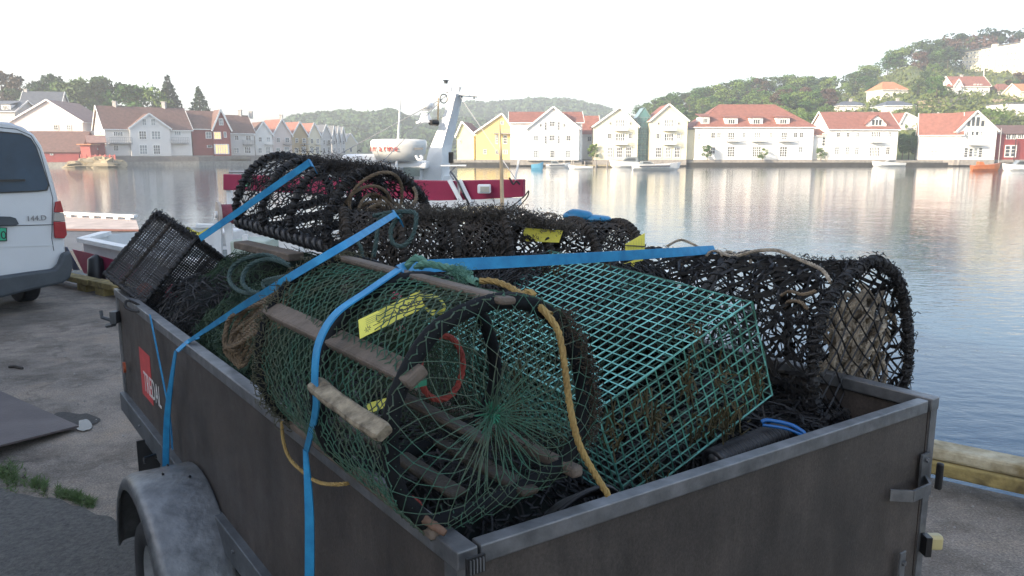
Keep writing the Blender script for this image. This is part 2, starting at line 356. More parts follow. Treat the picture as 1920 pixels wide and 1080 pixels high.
def house(label, x0, x1, Y0, ye, yr, yb=None, zb=.05, rot=0, depth=9, mode='side', wall=None, roof=None, wins=(), lwins=(), chims=(), name='house', cat='house', over=.35, trim=True, pane=None, balc=(), gables=(), dorm=(), group=None, ridge_x=None, base=True):
    r = math.radians(rot); f = np.array([math.cos(r), math.sin(r), 0]); d = np.array([-math.sin(r), math.cos(r), 0]); U = np.array([0, 0, 1.])
    P0 = PY(x0, 290, Y0); k = (x1-960)/ (FPX*cP+250*sP); t = (k*Y0-P0[0])/(f[0]-k*f[1]); P0[2] = zb
    wd = t; ze = PY(x0, ye, Y0)[2]; H = lambda a, b, z: P0+f*a+d*b+U*(z-zb)
    if mode == 'gable':
        rc = PY(ridge_x or (x0+x1)/2, yr, H(wd/2, 0, 0)[1]); zr = rc[2]
        ra = wd/2 if ridge_x is None else float(np.clip(np.dot(rc-P0, f), .5, wd-.5))
    else: zr = PY(x0, yr, H(0, depth/2, 0)[1])[2]; ra = wd/2
    root = thing(name, label, cat, H(wd/2, 0, zb)-np.array([0, 0, 0]), group)
    mb = MB(); wall = wall or M_WHITE; roof = roof or R_RED
    if mode == 'side':
        for a in (0,): mb.prism([H(0, 0, zb), H(0, depth, zb), H(0, depth, ze), H(0, depth/2, zr), H(0, 0, ze)], f*wd)
    elif mode == 'gable': mb.prism([H(0, 0, zb), H(wd, 0, zb), H(wd, 0, ze), H(ra, 0, zr), H(0, 0, ze)], d*depth)
    else: mb.prism([H(0, 0, zb), H(wd, 0, zb), H(wd, depth, zb), H(0, depth, zb)], U*(ze-zb))
    part('wall', mb, wall, root)
    mb = MB(); tr = MB(); o = over; th = .16
    if mode == 'side':
        sl = (zr-ze)/(depth/2)
        for s in (0, 1):
            b0, zc = (-o, ze-o*sl) if s == 0 else (depth+o, ze-o*sl)
            slab(mb, [H(-o, b0, zc), H(wd+o, b0, zc), H(wd+o, depth/2, zr), H(-o, depth/2, zr)], th)
            for a in (-o-.06, wd+o+.06): tr.bar(H(a, b0, zc), H(a, depth/2, zr+.1), .10, .34)
        tr.bar(H(-o, -o-.05, ze-o*sl), H(wd+o, -o-.05, ze-o*sl), .08, .2)
    elif mode == 'gable':
        for s in (0, 1):
            e = 0 if s == 0 else wd; sg = -1 if s == 0 else 1; run = abs(ra-e); sl = (zr-ze)/run; a0 = e+sg*o; zc = ze-o*sl
            slab(mb, [H(a0, -o, zc), H(a0, depth+o, zc), H(ra, depth+o, zr), H(ra, -o, zr)], th)
            tr.bar(H(a0, -o-.06, zc), H(ra, -o-.06, zr+.1), .10, .34)
            tr.bar(H(a0, -o, zc), H(a0, depth, zc), .08, .2)
    elif mode == 'hip':
        i = min(depth/2, wd*.3)*1.0; zc = ze-.1
        A, B, C, D = H(-o, -o, zc), H(wd+o, -o, zc), H(wd+o, depth+o, zc), H(-o, depth+o, zc); R1, R2 = H(i, depth/2, zr), H(wd-i, depth/2, zr)
        for pl in ([A, B, R2, R1], [B, C, R2], [C, D, R1, R2], [D, A, R1]): slab(mb, pl, th)
        tr.bar(A, B, .12, .22); tr.bar(B, C, .12, .22); tr.bar(A, D, .12, .22)
    else:
        mb.prism([H(-o, -o, ze+.01), H(wd+o, -o, ze+.01), H(wd+o, depth+o, ze+.01), H(-o, depth+o, ze+.01)], U*.22)
    ro = part('roof', mb, roof, root)
    if trim and tr.n: part('roof_trim', tr, M_TRIM, root)
    if base: part('foundation', MB().prism([H(-.04, -.06, zb-1), H(wd+.04, -.06, zb-1), H(wd+.04, depth, zb-1), H(-.04, depth, zb-1)], U*1.12), M_STONE, root)
    rr = random.Random(hash(label) % 1000 if False else len(label)*7+int(x0))
    def place(win, o_, nrm, rz):
        x_a, y_a, x_b, y_b = win[:4]; nx = win[4] if len(win) > 4 else 2; nz_ = win[5] if len(win) > 5 else 2; pn = win[6] if len(win) > 6 else (pane if pane is not None else (1 if rr.random() < .35 else 0))
        pa, pb = Pp(x_a, y_a, o_, nrm), Pp(x_b, y_b, o_, nrm); c = (pa+pb)/2; w_ = np.linalg.norm((pb-pa)[:2])
        window(root, c, max(w_, .35), max(abs(pa[2]-pb[2]), .35), rz, nx, nz_, pn)
    for wn in wins: place(wn, H(0, -.03, 0), d, r)
    for wn in lwins: place(wn, H(-.03, 0, 0), f, r-math.pi/2)
    for cx, yt, yb_ in chims:
        q = Pp(cx, yt, H(0, depth/2, 0), d); mb = MB(); zt = q[2]; mb.box((q[0], q[1], (zt+zr-.6)/2), .75, .75, zt-zr+.6); mb.box((q[0], q[1], zt+.08), .95, .95, .16)
        part('chimney', mb, M_CHIM, ro)
    for bx0, bx1, byt, byb in balc:
        A = Pp(bx0, byb, H(0, -.03, 0), d); B = Pp(bx1, byb, H(0, -.03, 0), d); T = Pp(bx0, byt, H(0, -.03, 0), d)[2]; ww = np.linalg.norm((B-A)[:2]); dp = 1.2
        mb = MB(); mb.prism([A-d*dp, B-d*dp, B, A], -U*.16); h = T-A[2]
        for z in (0, .5, 1): mb.bar(A-d*dp+U*h*z, B-d*dp+U*h*z, .07, .07); mb.bar(A-d*dp+U*h*z, A+U*h*z, .06, .06); mb.bar(B-d*dp+U*h*z, B+U*h*z, .06, .06)
        kk = max(3, int(ww/.35))
        for i in range(kk+1): q = A-d*dp+(B-A)*i/kk; mb.bar(q, q+U*h, .05, .05, up=(1, 0, 0))
        part('balcony', mb, M_TRIM if wall is M_WHITE or wall is M_CREAM else M_RAIL, root)
    for gx0, gx1, gye, gyr, ww_ in gables:       # projecting cross gable: px extents, eave, ridge, windows
        pr = .8; o_ = H(0, -pr, 0); A = Pp(gx0, gye, o_, d); B = Pp(gx1, gye, o_, d); Rr = Pp((gx0+gx1)/2, gyr, o_, d); A[2] = B[2] = (A[2]+B[2])/2; Rr = np.array([*((A+B)/2)[:2], Rr[2]])
        lo = lambda p: np.array([p[0], p[1], zb]); back = d*(pr+depth*.42)
        part('front_gable', MB().prism([lo(A), lo(B), B, Rr, A], back), wall, root); mb = MB(); tr = MB(); sl = (Rr[2]-A[2])/(np.linalg.norm((B-A)[:2])/2)
        for E_, sg in ((A, -1), (B, 1)):
            e = E_+f*sg*o-U*o*sl; slab(mb, [e-d*o, e+back, Rr+back, Rr-d*o], th); tr.bar(e-d*(o+.06), Rr-d*(o+.06)+U*.1, .10, .34)
        part('gable_roof', mb, roof, root); part('gable_trim', tr, M_TRIM, root)
        for wn in ww_: place(wn, H(0, -pr-.03, 0), d, r)
    for dx0, dx1, dyt, dyb, style in dorm:
        b_ = .4; o_ = H(0, b_, 0); A = Pp(dx0, dyb, o_, d); B = Pp(dx1, dyb, o_, d); T = Pp(dx0, dyt, o_, d)[2]; tp = np.array([0, 0, T-A[2]])
        back = d*depth*.33
        if style == 'flat':
            dm = part('dormer', MB().prism([A, B, B+tp, A+tp], back), M_TRIM, root)
            part('dormer_roof', MB().prism([A+tp-d*.3-f*.3+U*.01, B+tp-d*.3+f*.3+U*.01, B+tp+f*.3+back+U*.7, A+tp-f*.3+back+U*.7], U*.14), roof, dm)
        else:
            Rr = (A+B)/2+tp; A2, B2 = A+tp*.25, B+tp*.25
            dm = part('dormer', MB().prism([A, B, B2, Rr, A2], back), M_TRIM, root); mb = MB()
            for E_, sg in ((A2, -1), (B2, 1)): slab(mb, [E_+f*sg*.3-d*.3-U*.2, E_+f*sg*.3+back-U*.2, Rr+back, Rr-d*.3], .14)
            part('dormer_roof', mb, roof, dm)
        w_ = np.linalg.norm((B-A)[:2]); window(root, (A+B)/2+tp*(.5 if style == 'flat' else .38)-d*.05, w_*.62, (T-A[2])*(.66 if style == 'flat' else .55), r, 3, 1, 0)
    return root
# --- right bank, from the left
D = 'house'
house('lemon yellow quayside house with brown red roof, just right of the white mast', 857, 889, 171, 251, 229, mode='gable', wall=M_LYEL, roof=R_RED, ridge_x=866, wins=[(861,262,865,268,1,2)], depth=10, rot=-8)
house('mustard yellow gabled house with a small round gable window and balcony', 892, 966, 169, 247, 214, mode='gable', wall=M_YEL, ridge_x=941, wins=[(929,253,934,270,2,3),(943,253,951,270,2,3),(906,280,913,289),(929,281,934,289),(943,281,952,289),(938,227,945,234,2,2,1)], balc=[(926,956,243,250)])
h = house('large white house with projecting centre gable and two stacked balconies', 957, 1091, 166, 229, 211, wall=M_WHITE, roof=R_RED, depth=10, wins=[],
  gables=[(988,1086,240,201,[(1000,254,1010,264),(1000,281,1009,296,2,3),(1021,228,1024,245,1,3,0),(1029,227,1041,237,3,2),(1045,228,1048,245,1,3,0),(1021,254,1024,270,1,3,0),(1029,253,1041,264,3,2),(1045,254,1048,270,1,3,0),(1031,281,1039,296,2,3),(1061,254,1070,264),(1060,281,1070,296,2,3),(1012,232,1015,238,1,1,0),(1056,232,1059,238,1,1,0)])], balc=[])
o_ = ORG[h.name]
house('low white link building with red roof set back between white and cream houses', 1090, 1122, 178, 250, 218, wall=M_WHITE, roof=R_RED, wins=[(1101,256,1109,265),(1101,281,1108,290)], depth=8)
cw = lambda dx: [(1153+dx,224,1173+dx,238,4,2,1),(1139+dx,250,1146+dx,260),(1153+dx,250,1173+dx,266,4,2),(1178+dx,250,1185+dx,260),(1138+dx,275,1149+dx,296,3,3),(1156+dx,275,1167+dx,296,3,3),(1173+dx,275,1184+dx,296,3,3),(1143+dx,229,1145+dx,234,1,1,0),(1180+dx,229,1183+dx,234,1,1,0)]
house('cream gabled quayside house left of the teal glass tower', 1112, 1195, 166, 236, 202, mode='gable', wall=M_CREAM, roof=R_RED, ridge_x=1162, wins=cw(0), balc=[(1152,1176,238,244),(1152,1176,263,270)], rot=-4)
house('cream gabled quayside house right of the teal glass tower', 1218, 1287, 166, 225, 196, mode='gable', wall=M_CREAM, roof=R_RED, ridge_x=1254, wins=cw(91), balc=[(1243,1266,238,244),(1243,1266,263,270)])
house('low windowless cream annexe beside the right hand cream house', 1287, 1303, 168, 243, 238, mode='flat', wall=M_CREAM, roof=R_GRY, depth=7, trim=False)
# glass tower
rt = thing('glass_tower', 'teal glass stair tower with pointed glass roof between two cream houses', 'tower', PY(1205, 295, 168.5))
A, B = PY(1193, 297, 168.5), PY(1218, 297, 168.5); A[2] = B[2] = .05; zt = zat(220, 168.5); zp = zat(201, 168.5); U = np.array([0, 0, 1.]); bk = np.array([0, 6., 0])
up = lambda p, z: np.array([p[0], p[1], z])
part('glass_wall', MB().prism([A, B, up(B, zt), up((A+B)/2, zp), up(A, zt)], bk), M_TEAL, rt); mb = MB()
for i in range(5):
    q = A+(B-A)*i/4+np.array([0, -.05, 0]); mb.bar(q, up(q, zt), .09, .09, up=(1, 0, 0))
for j in range(9): z = .1+(zt-.1)*j/8; mb.bar(up(A, z)+[0, -.05, 0], up(B, z)+[0, -.05, 0], .09, .12 if j % 3 else .3)
mb.bar(up(A, zt)+[0,-.05,0], up((A+B)/2, zp)+[0,-.05,0], .12, .12); mb.bar(up(B, zt)+[0,-.05,0], up((A+B)/2, zp)+[0,-.05,0], .12, .12)
part('glazing_bars', mb, mat('green_grey_bars', (.16, .26, .25), .5, var=.1), rt)
g1 = [(1372,221,1382,235,2,2)]
house('long white hip roofed house with three dormers and three balconies', 1302, 1523, 167, 238, 197, mode='hip', depth=13, roof=R_RED,
  wins=[(1333,248,1341,259),(1344,248,1352,259),(1364,248,1378,263,3,3,0),(1392,248,1398,258,2,2,1),(1413,248,1427,263,3,3,1),(1442,248,1448,258,2,2,1),(1464,248,1476,263,3,3,0),(1488,248,1495,258),(1499,248,1506,258),(1332,275,1341,289),(1363,274,1378,295,3,4,0),(1410,274,1427,295,4,4,0),(1461,274,1476,295,3,4,0),(1497,275,1505,286),(1309,250,1312,262,1,2,1)],
  balc=[(1360,1385,258,264),(1408,1434,258,264),(1458,1484,258,264)], dorm=[(1359,1383,221,235,'flat'),(1406,1430,221,235,'flat'),(1456,1480,221,235,'flat'),(1314,1330,219,233,'flat')])
house('small white lean-to house with a tall narrow window between two large white houses', 1523, 1552, 168, 254, 243, wall=M_WHITE, roof=R_RED, depth=8, wins=[(1542,250,1547,275,1,4,0)])
house('white two storey house with a triangular window dormer in its red roof', 1552, 1681, 167, 241, 211, depth=10, roof=R_RED, rot=2,
  wins=[(1568,248,1575,257),(1587,248,1593,257),(1605,248,1611,257),(1632,247,1652,257,5,2,0),(1665,247,1671,257),(1565,275,1573,290,2,3),(1585,275,1592,290,2,3,1),(1603,275,1610,290,2,3,1),(1629,275,1650,294,6,3,0),(1661,275,1668,290,2,3)], balc=[(1630,1654,258,266)], dorm=[(1624,1662,216,238,'gable')], chims=[])
house('white wing with long sloping red roof left of the tall arched gable', 1722, 1800, 169, 251, 214, depth=8, roof=R_RED, wins=[(1744,281,1750,293,2,3,1),(1752,281,1757,293,2,3,1)], rot=-24)
house('white gable house with four pointed windows under the roof peak', 1790, 1865, 166, 244, 209, mode='gable', ridge_x=1831, roof=R_RED,
  wins=[(1813,225,1820,238,1,1,0),(1822,218,1828,238,1,1,0),(1830,218,1837,238,1,1,0),(1839,225,1846,238,1,1,0),(1821,246,1826,254,1,1,0),(1829,246,1835,254,1,1,0),(1812,246,1815,262,1,2,1),(1838,246,1841,254,1,2,1),(1808,276,1814,296,1,4,0),(1817,277,1823,295,1,3,0),(1826,277,1832,295,1,3,1),(1835,276,1841,296,1,4,0)], balc=[(1814,1842,266,271)])
house('dark red waterside shop with white double doors, at the right edge', 1866, 1960, 168, 251, 236, roof=R_BRN, wall=M_RED, depth=12,
  wins=[(1887,251,1895,261,2,1,0),(1897,251,1905,261,2,1,0),(1908,250,1919,260,3,1,0),(1885,272,1893,295,1,3,0),(1896,272,1904,295,1,3,0),(1925,252,1940,262,3,1)], trim=False)
# --- left bank
ZL = .9
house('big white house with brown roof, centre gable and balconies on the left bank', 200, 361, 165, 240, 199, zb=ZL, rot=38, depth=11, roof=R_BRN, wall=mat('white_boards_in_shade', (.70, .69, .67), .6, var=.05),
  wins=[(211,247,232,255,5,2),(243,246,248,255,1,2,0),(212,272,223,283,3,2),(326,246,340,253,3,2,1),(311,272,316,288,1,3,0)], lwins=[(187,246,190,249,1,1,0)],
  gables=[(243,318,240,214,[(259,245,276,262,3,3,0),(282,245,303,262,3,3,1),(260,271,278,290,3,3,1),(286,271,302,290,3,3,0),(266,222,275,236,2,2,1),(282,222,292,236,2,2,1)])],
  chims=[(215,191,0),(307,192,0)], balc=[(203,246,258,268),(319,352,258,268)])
house('dark red gabled house with a large window glowing in evening light', 363, 431, 178, 240, 208, zb=ZL, rot=35, depth=10, wall=M_RED, roof=R_BRN, wins=[(385,247,397,260),(388,272,398,277,1,1,0)],
  gables=[(399,431,240,206,[(400,247,415,261,3,2,2),(401,270,430,289,5,2,2),(419,247,425,258,1,1,1),(410,222,419,235,2,2,1)])], chims=[])
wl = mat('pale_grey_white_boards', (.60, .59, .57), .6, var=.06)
rowL = [(432,478,186,248,216,R_BRN,wl,38,'white terraced house with three skylights right beside the dark red house'),
 (480,512,194,251,229,R_BRN,wl,38,'narrow white gabled terrace house with brown roof and balcony'),
 (513,548,201,252,224,R_RED,wl,42,'pale terrace house whose gable stands higher than its narrow neighbours'),
 (549,578,212,253,229,R_RED,M_OCH,45,'ochre gabled terrace house among white ones'),
 (579,602,222,254,231,R_RED,wl,45,'grey white terrace house with red roof just right of the ochre one'),
 (603,622,232,256,234,R_GRY,wl,50,'white terrace house with dark slate roof and white gable edge')]
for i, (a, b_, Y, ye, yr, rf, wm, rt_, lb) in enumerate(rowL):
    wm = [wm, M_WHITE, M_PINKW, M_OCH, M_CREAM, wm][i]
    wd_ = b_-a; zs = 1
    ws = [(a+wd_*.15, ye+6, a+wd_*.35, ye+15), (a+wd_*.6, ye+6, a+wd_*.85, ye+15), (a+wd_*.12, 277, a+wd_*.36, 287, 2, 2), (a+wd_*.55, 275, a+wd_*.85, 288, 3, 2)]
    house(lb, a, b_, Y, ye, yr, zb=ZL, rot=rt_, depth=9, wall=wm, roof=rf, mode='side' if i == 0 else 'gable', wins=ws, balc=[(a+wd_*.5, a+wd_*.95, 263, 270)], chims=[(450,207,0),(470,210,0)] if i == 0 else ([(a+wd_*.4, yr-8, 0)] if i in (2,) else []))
for i, (a, b_) in enumerate([(623, 631), (632, 639), (640, 648)]):
    house(['white slate roofed sliver of a terrace house, first of the far three', 'white slate roofed sliver of a terrace house, middle of the far three', 'white slate roofed sliver of a terrace house, last of the far three'][i], a, b_, 245+i*9, 258, 236+i, zb=ZL, rot=50, depth=8, wall=wl, roof=R_GRY, mode='gable', wins=[(a+2, 264, b_-2, 271), (a+2, 277, b_-2, 286)], group='far end of the left terrace')
house('small cream boathouse closing the left terrace, by the white cabin roof', 646, 670, 270, 268, 250, zb=.6, rot=20, depth=12, wall=M_CREAM, roof=R_GRY, mode='gable', wins=[(656,277,660,285,1,1,0)])
house('pinkish cream gable fronted house with two small windows on the left bank', 27, 160, 172, 227, 188, zb=.9, mode='gable', rot=4, depth=14, wall=M_PINKW, roof=R_PNK, ridge_x=88, wins=[(100,234,110,244,2,2,0),(124,234,134,244,2,2,1)])
house('old house with slate blue roof and white gable edge, behind the pinkish gable', 45, 118, 192, 206, 172, zb=6, rot=14, depth=10, wall=M_PINKW, roof=R_GRY, chims=[(49,168,0)], wins=[(62,208,70,214)])
house('grey roofed cottage with a small white dormer at the left edge', -20, 36, 186, 208, 190, zb=4, rot=0, depth=10, wall=M_GREY, roof=R_GRY, dorm=[(3,20,196,208,'flat')])
house('brown roofed house end seen between the pinkish gable and big white house', 128, 164, 196, 214, 201, zb=5, rot=25, depth=9, wall=M_WHITE, roof=R_BRN)
house('long brown roofed red boathouse standing at the water on the left', 20, 148, 158, 284, 247, zb=-.4, rot=8, depth=12, wall=M_RED, roof=R_BRN, trim=False, wins=[(94,288,100,291,1,1,1)])
house('tiny bright red lean-to shed with a tilted roof by the rocks', 152, 170, 156, 272, 262, zb=.5, rot=0, depth=5, wall=M_FALU, roof=R_ORG, mode='flat', trim=False, over=.5)
house('small dark red gabled shed in front of the big white house', 168, 198, 158, 267, 255, zb=.5, rot=30, depth=5, wall=M_RED, roof=R_PNK, trim=False, wins=[(177,278,184,281,1,1,1)])
# left bank ground, rock and quay walls
def poly_slab(pts, z0, z1): return [(p[0], p[1], z1) for p in pts], (0, 0, z0-z1)
def gpt(px, Y): p = PY(px, 290, Y); return (p[0], p[1])
L = [gpt(-150, 154), gpt(150, 155), gpt(216, 156), gpt(218, 161), gpt(372, 168), gpt(470, 178), gpt(560, 205), gpt(622, 238), gpt(655, 268), gpt(675, 300), gpt(600, 330), gpt(-200, 330)]
pp, ex = poly_slab(L, -3, -.25); single('left_quay', MB().prism(pp, ex), M_CONC, 'quay along the left bank', None, kind='structure')
L2 = [gpt(-150, 161), gpt(150, 160), gpt(200, 161.5), gpt(372, 170), gpt(470, 181), gpt(560, 208), gpt(622, 241), gpt(655, 272), gpt(668, 300), gpt(600, 328), gpt(-200, 328)]
pp, ex = poly_slab(L2, -2, .85); single('street_terrace', MB().prism(pp, ex), mat('terrace_wall', (.17, .155, .145), .85, var=.25, vs=.7), 'low terrace wall under the left houses', None, kind='structure')
def rock(label, c, s, seed):
    r_ = np.random.default_rng(seed); mb = MB(); nu, nv = 18, 12; V = []
    for j in range(nv+1):
        for i in range(nu):
            a = i/nu*2*math.pi; b_ = j/nv*math.pi; dd = np.array([math.cos(a)*math.sin(b_), math.sin(a)*math.sin(b_), math.cos(b_)])
            k = 1+.22*math.sin(3*a+seed)*math.sin(2*b_)+.12*r_.normal(); V.append(np.asarray(c)+dd*s*k)
    mb.add(V, np.array([[j*nu+i, j*nu+(i+1) % nu, (j+1)*nu+(i+1) % nu, (j+1)*nu+i] for j in range(nv) for i in range(nu)]))
    single('rock', mb, mat('ochre_shore_rock', (.26, .215, .14), .9, var=.35, vs=.6, bump=.5, bs=3), label, 'rock', smooth=False)
for i, (px, Y, sz, sy) in enumerate([(168, 154.5, 1.3, 3.2), (190, 154, 1.6, 3.6), (208, 155, 1.2, 2.6), (145, 154, .9, 2.5)]):
    p = gpt(px, Y); rock(['ochre shore rock left of centre below the red fence', 'largest ochre shore rock below the red fence', 'right end ochre shore rock under the fence post', 'low dark shore rock by the boathouse'][i], (p[0], p[1], -.9), np.array([sy, 2, sz]), i+3)
fr = thing('red_fence', 'bright red railing on the rock before the big white house', 'fence', (*gpt(185, 157), .1))
pr = None
for px in range(152, 217, 9):
    p = gpt(px, 155.5); a = np.array([p[0], p[1], -.2]); part('post', MB().box(a+[0, 0, .75], .28, .2, 1.5), M_FALU, fr)
    if pr is not None:
        for z in (.5, .85, 1.2): part('rail', MB().bar(pr+[0, 0, z], a+[0, 0, z], .08, .16), M_FALU, fr)
    pr = a
# ------------------------------------------------------------------ trees and hills
def leaf_mat(name, a, b_, rnd=.35): return mat(name, a, .75, var=.3, vs=.25, col2=b_, rnd=rnd, spec=.2, coords='Object')
L_DEC = leaf_mat('broadleaf_foliage', (.055, .115, .025), (.13, .20, .055))
L_DARK = leaf_mat('dark_foliage', (.038, .072, .028), (.075, .115, .042))
L_BRN = leaf_mat('reddish_foliage', (.06, .04, .028), (.12, .075, .05), .25)
L_CON = leaf_mat('conifer_foliage', (.022, .045, .025), (.05, .08, .04), .3)
M_BARK = mat('bark', (.10, .075, .055), .9, var=.3)
def leafquads(mb, C, size, r_, flat=.0):
    n = len(C); a = r_.normal(size=(n, 3)); a[:, 2] *= (1-flat); a /= np.linalg.norm(a, axis=1)[:, None]; b_ = np.cross(a, r_.normal(size=(n, 3))); b_ /= np.linalg.norm(b_, axis=1)[:, None]
    s = np.asarray(size)*(.6+.8*r_.random(n)); s = s[:, None]; V = np.stack([C-a*s, C-b_*s*.7, C+a*s, C+b_*s*.7], 1)
    mb.add(V.reshape(-1, 3), np.arange(n*4).reshape(-1, 4)); return mb
def crown_broad(seed, n=1500, w_=.42, lo=.28):
    r_ = np.random.default_rng(seed); mb = MB(); nl = 15; C = []
    for k in range(nl):
        z = lo+(.95-lo)*r_.random(); rad = w_*math.sqrt(max(.05, 1-((z-(lo+.62)/2-.05)/.5)**2))*r_.uniform(.35, .95); a = r_.uniform(0, 6.28); c = np.array([rad*math.cos(a), rad*math.sin(a), z*.95]); R = r_.uniform(.09, .19)
        dd = r_.normal(size=(n//nl, 3)); dd /= np.linalg.norm(dd, axis=1)[:, None]; C.append(c+dd*R*(.55+.5*r_.random((n//nl, 1)))*[1, 1, .8])
    C = np.vstack(C); C[:, 2] = np.clip(C[:, 2], .12, 1.02); return leafquads(mb, C, .030, r_).mesh('crown')
def crown_pine(seed, n=1100):
    r_ = np.random.default_rng(seed); mb = MB(); C = []
    for k in range(11):
        z = r_.uniform(.55, 1.0); a = r_.uniform(0, 6.28); rad = r_.uniform(.0, .28); c = np.array([rad*math.cos(a), rad*math.sin(a), z]); dd = r_.normal(size=(n//11, 3)); dd /= np.linalg.norm(dd, axis=1)[:, None]; C.append(c+dd*r_.uniform(.07, .14)*[1.2, 1.2, .55])
    return leafquads(mb, np.vstack(C), .026, r_).mesh('crown')
def crown_spruce(seed, n=1900):
    r_ = np.random.default_rng(seed); mb = MB(); z = 1-r_.random(n)**.6*.92; tier = np.sin(z*55)*.02; rad = (1-z)*.30*(.45+.65*r_.random(n))+.006+tier*(1-z); a = r_.uniform(0, 6.28, n)
    a = np.round(a/6.28*11)/11*6.28+r_.normal(0, .13, n)+z*9
    C = np.stack([rad*np.cos(a), rad*np.sin(a), z-rad*.35], 1); return leafquads(mb, C, .024, r_).mesh('crown')
def trunk_mesh(top, limbs, seed):
    r_ = np.random.default_rng(seed); mb = MB(); mb.tube([(0, 0, -.05), (.005, 0, top*.5), (-.005, .004, top)], [.022, .016, .005], 6)
    for k in range(limbs): z = top*r_.uniform(.4, .85); a = r_.uniform(0, 6.28); L = r_.uniform(.15, .3); mb.tube([(0, 0, z), (L*.5*math.cos(a), L*.5*math.sin(a), z+L*.3), (L*math.cos(a), L*math.sin(a), z+L*.7)], [.009, .006, .002], 4)
    me = mb.mesh('trunk'); me.materials.append(M_BARK); return me
CR = {'broad': [crown_broad(s) for s in (1, 2, 3, 4)], 'wide': [crown_broad(s, 1700, .52, .22) for s in (11, 12)], 'pine': [crown_pine(s) for s in (5, 6, 7)], 'spruce': [crown_spruce(s) for s in (8, 9)]}
TR = {'broad': trunk_mesh(.75, 7, 1), 'wide': trunk_mesh(.7, 8, 2), 'pine': trunk_mesh(.92, 6, 3), 'spruce': trunk_mesh(.97, 0, 4)}
CM = {}
def crown_with(me, m):
    k = (me.name, m.name)
    if k not in CM: c = me.copy(); c.materials.clear(); c.materials.append(m); CM[k] = c
    return CM[k]
def tree(kind, label, loc, h, m=None, wide=1., group=None, name='tree'):
    t = thing(name, label, 'tree', loc, group); m = m or (L_CON if kind in ('pine', 'spruce') else L_DEC)
    rz = random.uniform(0, 6.28); s = (h*wide, h*wide, h)
    for nm, me in (('trunk', TR[kind]), ('crown', crown_with(random.choice(CR[kind]), m))):
        o = bpy.data.objects.new(nm, me); link(o); o.parent = t; o.scale = s; o.rotation_euler = (0, 0, rz)
    return t
M_HILL = mat('grassy_hillside', (.055, .085, .025), .95, vs=.06, col2=(.13, .15, .055), detail=8)
# right hill: ridge profile (degrees across, pixel rows measured) turned into a height field
rx = np.array([1080, 1180, 1240, 1300, 1400, 1440, 1520, 1580, 1640, 1700, 1760, 1800, 1920, 2100, 2400, 3000]); ry = np.array([268, 232, 214, 205, 186, 178, 182, 172, 145, 118, 116, 131, 134, 125, 75, 90])
def hillz(X, Y):
    if Y < 184: return -1.
    px = 960+1474*X/Y; e = (285-np.interp(px, rx, ry))/1474; Yr = 330
    s = (Y-184)/(Yr-184); s = min(s, 1.); prof = (s**.85)*(1+0.0*s); z = e*Yr*prof
    if Y > Yr: z = e*Yr*(1-(Y-Yr)/400)
    return .3+max(0, z)+.6*math.sin(X*.11)*math.sin(Y*.09)*min(1, (Y-184)/20)
mb = MB(); V = []; ks = np.linspace(1060, 3000, 110); Ys = np.concatenate([np.linspace(180, 340, 46), np.linspace(350, 560, 12)])
for Y in Ys:
    for px in ks: X = (px-960)/1474*Y; V.append((X, Y, hillz(X, Y)))
nk = len(ks); F = np.array([[j*nk+i, j*nk+i+1, (j+1)*nk+i+1, (j+1)*nk+i] for j in range(len(Ys)-1) for i in range(nk-1)])
single('right_hill', mb.add(V, F), M_HILL, 'wooded hillside behind the right bank', None, kind='structure', smooth=True)
def onhill(px, py):
    r_ = ray(px, py); best = None
    for Y in np.arange(184, 330, 1.5):
        P = CAM+r_*(Y/r_[1])
        if hillz(P[0], Y) >= P[2]: return P, Y
    P = CAM+r_*(328/r_[1]); return np.array([P[0], 328, hillz(P[0], 328)]), 328
# hillside houses
def hh(label, x0, x1, ye, yr, yb, **k):
    P, Y = onhill((x0+x1)/2, yb); Y += 2; zb = zat(yb, Y)-1.0; return house(label, x0, x1, Y, ye, yr, zb=zb, depth=k.pop('depth', 9), base=False, **k)
hh('white hillside villa with orange roof, seen above the dormer house', 1646, 1693, 168, 154, 187, mode='hip', roof=R_ORG, wins=[(1679,166,1683,171),(1686,167,1690,172)], rot=8)
hh('white villa with red roof and small front gable, highest up the hill', 1776, 1843, 161, 144, 182, roof=R_RED, gables=[(1789,1803,160,149,[])], wins=[(1826,157,1829,161),(1832,157,1835,161),(1838,157,1841,161),(1826,168,1829,173),(1834,168,1838,173)], rot=0, chims=[(1803,141,0)])
hh('small white cottage with brownish red roof on the hill beside the pole', 1861, 1896, 171, 158, 181, mode='hip', roof=R_RED, wins=[(1886,168,1889,173)])
hh('yellowish house with bright red roof cut by the right edge', 1902, 1950, 171, 158, 195, mode='side', wall=M_CREAM, roof=R_ORG)
hh('square white villa with flat grey roof, left of the two', 1568, 1624, 198, 191, 212, mode='hip', roof=R_GRY, chims=[(1595,186,0)])
hh('square white villa with flat grey roof, right of the two', 1654, 1710, 198, 190, 216, mode='hip', roof=R_GRY, wins=[(1697,204,1702,209)], chims=[(1683,185,0)])
hh('white gabled cottage with pink roof in the gap behind the dormer house', 1683, 1726, 228, 212, 247, mode='gable', roof=R_RED, ridge_x=1697, wins=[(1690,230,1693,235)])
hh('tiny white gable peeping out of the bushes on the hill', 1744, 1757, 220, 212, 226, mode='gable', roof=R_GRY)
hh('broad white flat roofed building on the slope at the right edge', 1878, 1960, 194, 191, 222, mode='flat', roof=R_GRY, depth=10)
P, Y = onhill(1860, 128)
ins = thing('institution_building', 'very long pale four storey building on top of the hill', 'building', (P[0], 322, P[2]))
